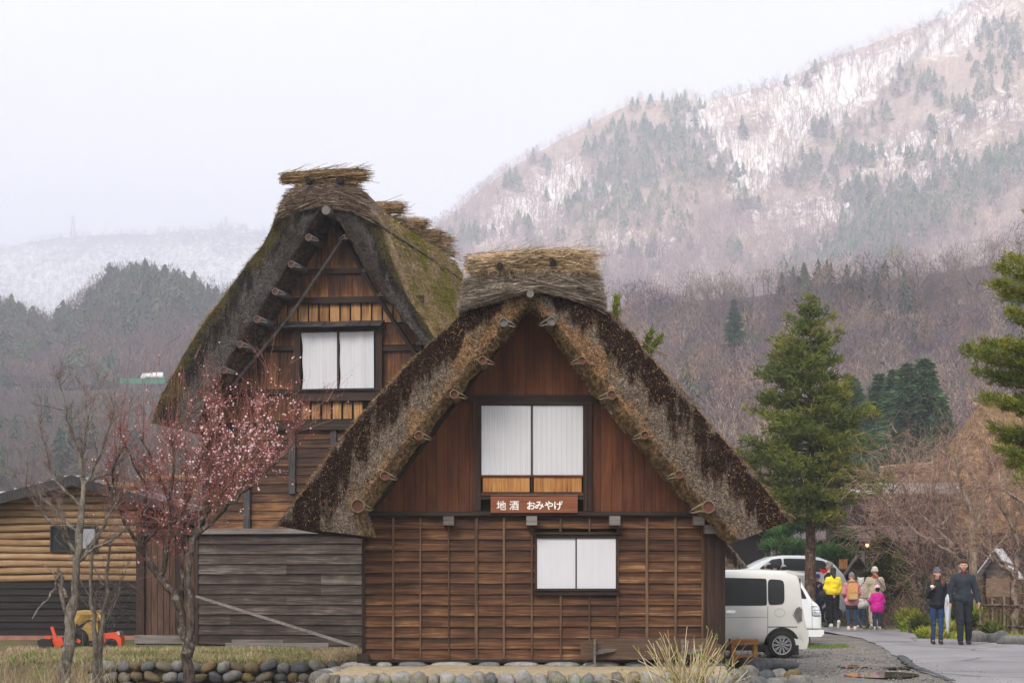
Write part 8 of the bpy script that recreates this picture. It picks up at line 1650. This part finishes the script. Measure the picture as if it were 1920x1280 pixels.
fl = thing('red_pennant', 'small pointed red cloth held up just left of the grey-haired man', 'flag', P(1549, 1072, 58.3)); mb = MB(); v = np.array([(0, 0, .06), (-.07, 0, .07), (-.18, 0, .11), (-.17, 0, .03), (-.08, 0, -.04), (.02, 0, -.09), (.04, 0, -.02)]); mb.add(np.concatenate([v+[0, -.012, 0], v+[0, .012, 0]]), [tuple(range(7)), tuple(range(13, 6, -1))]+[(i, i+7, (i+1) % 7+7, (i+1) % 7) for i in range(7)]); mb.build('cloth', cloth('red_cloth', (.62, .03, .04)), fl); mb = MB(); mb.tube([(.02, 0, -.25), (.02, 0, .08)], .006, 5); mb.build('stick', M_logbark, fl)
# 8 navy coat person by the fir, seen from behind over the van
J = base_joints(); o, k = person('person in navy coat and white-topped purple hat, seen past the near van tail', 1533, 1172, 60.0, 1.42, R(20), J); figure(o, k, J, 1.0)
garment(o, 'coat', cloth('navy_coat', (.022, .028, .055)), jacket(J, .04, .75, .03), k, lambda p: -(p[:, 2]-.6*k)); garment(o, 'trousers', cloth('black_trousers', (.014, .014, .018)), legset(J, 1.0, .02), k, lambda p: np.maximum(p[:, 2]-.9*k, -(p[:, 2]-.09*k))); shoes(o, k, J, M_black); hat(o, k, J, cloth('purple_knit', (.09, .08, .28)), r_=.108, pom=cloth('white_pompom', (.7, .68, .75)))
# 9 child with a white bear-eared hood between pink and cream
J = base_joints(); o, k = person('small child in a white hood with ears, half hidden between the pink and cream coats', 1614, 1177, 58.3, 1.36, R(-10), J); figure(o, k, J, 1.0, headscale=1.15)
garment(o, 'coat', cloth('white_coat', (.62, .60, .60), .2), jacket(J, .03, .75, .02), k, lambda p: -(p[:, 2]-.68*k)); garment(o, 'trousers', cloth('navy_trousers', (.030, .055, .10)), legset(J, 1.1, .02), k, lambda p: np.maximum(p[:, 2]-.85*k, -(p[:, 2]-.09*k))); shoes(o, k, J, M_sole)
hd = np.array(J['hd']); V, Fq = net(scp([(tuple(hd+[0, -.03, .03]), tuple(hd+[0, -.03, .0]), .115, .115), (tuple(hd+[-.085, -.02, .125]), tuple(hd+[-.09, -.02, .13]), .035, .035), (tuple(hd+[.085, -.02, .125]), tuple(hd+[.09, -.02, .13]), .035, .035), (tuple(hd+[0, -.04, -.08]), tuple(hd+[0, -.04, -.14]), .10, .10)], k), .015, .012); MB().add(V, Fq).build('hood', cloth('white_coat', (.62, .60, .60)), o, smooth=True)
# 10-12 heads seen over the roof of the near van, between it and the silver car
for (px, top, H, hm, cm, lb) in ((1440, 1055, 1.60, ('grey_cap', (.42, .43, .46)), (.02, .022, .03), 'person with a pale grey cap, head just above the near van roof, leftmost of three'), (1457, 1057, 1.58, ('dark_cap', (.03, .035, .06)), (.05, .04, .04), 'person with a dark navy cap above the near van roof, middle of three'), (1469, 1059, 1.56, ('pale_hat', (.45, .45, .48)), (.03, .02, .025), 'person with a pale hat and dark clothes above the near van roof, right of three')):
    D = 59.6+.3*(px % 3); J = base_joints(); zt_ = CAMZ-(top-HOR)*D/FP; H = zt_/1.0; o = thing('person', lb, 'person', (P(px, 0, D)[0], D, 0), R(30 if px != 1457 else 75), 'people behind the white vans'); k = H/1.77
    figure(o, k, J, 1.0); garment(o, 'coat', cloth('coat_%d' % px if False else hm[0]+'_wearer_coat', cm), jacket(J, .02, .8, .02), k, lambda p: -(p[:, 2]-.62*k)); garment(o, 'trousers', cloth('black_trousers', (.014, .014, .018)), legset(J, 1.0, .02), k, lambda p: np.maximum(p[:, 2]-.9*k, -(p[:, 2]-.09*k)), .025); hat(o, k, J, cloth(*hm)); hairmesh(o, k, J, M_hair_b, SHORT)
# two tiny walkers on the far terrace
for px, lb in ((31, 'tiny dark walker on the far left terrace, left one of two'), (38, 'tiny dark walker on the far left terrace, right one of two')):
    J = base_joints(); b = P(px, 730, 505); o = thing('person', lb, 'person', b, 1.5, 'walkers on the far terrace'); figure(o, 1.0, J); garment(o, 'coat', cloth('navy_coat', (.022, .028, .055)), jacket(J, .02, .8, .02), 1.0, lambda p: -(p[:, 2]-.6), .03)

# garden plants along the road edge
for k, (px, py, rx, ry, D, lb, mt) in enumerate([(1708, 1160, 24, 15, 57, 'yellow-green leafy plant at the left end of the garden edge', 0), (1735, 1172, 24, 16, 54, 'dark bushy plant just left of the woman in jeans', 1), (1712, 1176, 20, 11, 55.5, 'low bright green plant at the narrowest bend of the road edge', 0), (1778, 1182, 16, 15, 50.5, 'green plant showing between the two walkers coming forward', 0), (1826, 1150, 14, 16, 53, 'yellow-green plant between the walking man and the picket fence', 0), (1860, 1186, 17, 13, 48.4, 'dark green tufted plant between the boulders below the fence', 1), (1752, 1192, 26, 9, 50, 'yellowish plant at the road edge behind the knees of the woman in jeans', 0), (1790, 1150, 20, 16, 54, 'tall bush behind the shoulders gap of the two walkers', 1)]):
    b = P(px, py+ry, D); b = (b[0], D, 0); pads('garden_plant', lb, 'plant', b, [[b, (b[0], D, .1), (b[0], D, .2)]], [(px-rx*.4, py, rx*.7, ry, D), (px+rx*.4, py+ry*.25, rx*.7, ry*.75, D-.2), (px, py-ry*.3, rx*.5, ry*.6, D+.1)], M_garden if not mt else M_bush, 70+k, .09, .035, 170)['group'] = 'garden plants along the road'
# ================================================================ HAZE
mh = bpy.data.materials.new('haze'); mh.use_nodes = True; t = mh.node_tree; t.nodes.clear(); oo = t.nodes.new('ShaderNodeOutputMaterial'); pv = t.nodes.new('ShaderNodeVolumePrincipled')
pv.inputs['Density'].default_value = .00045; pv.inputs['Color'].default_value = (.84, .88, 1.0, 1); pv.inputs['Anisotropy'].default_value = 0.0; t.links.new(pv.outputs[0], oo.inputs['Volume'])
MB().box(-4100, 4100, -200, 5600, -6, 780).build('haze', mh)['kind'] = 'stuff'
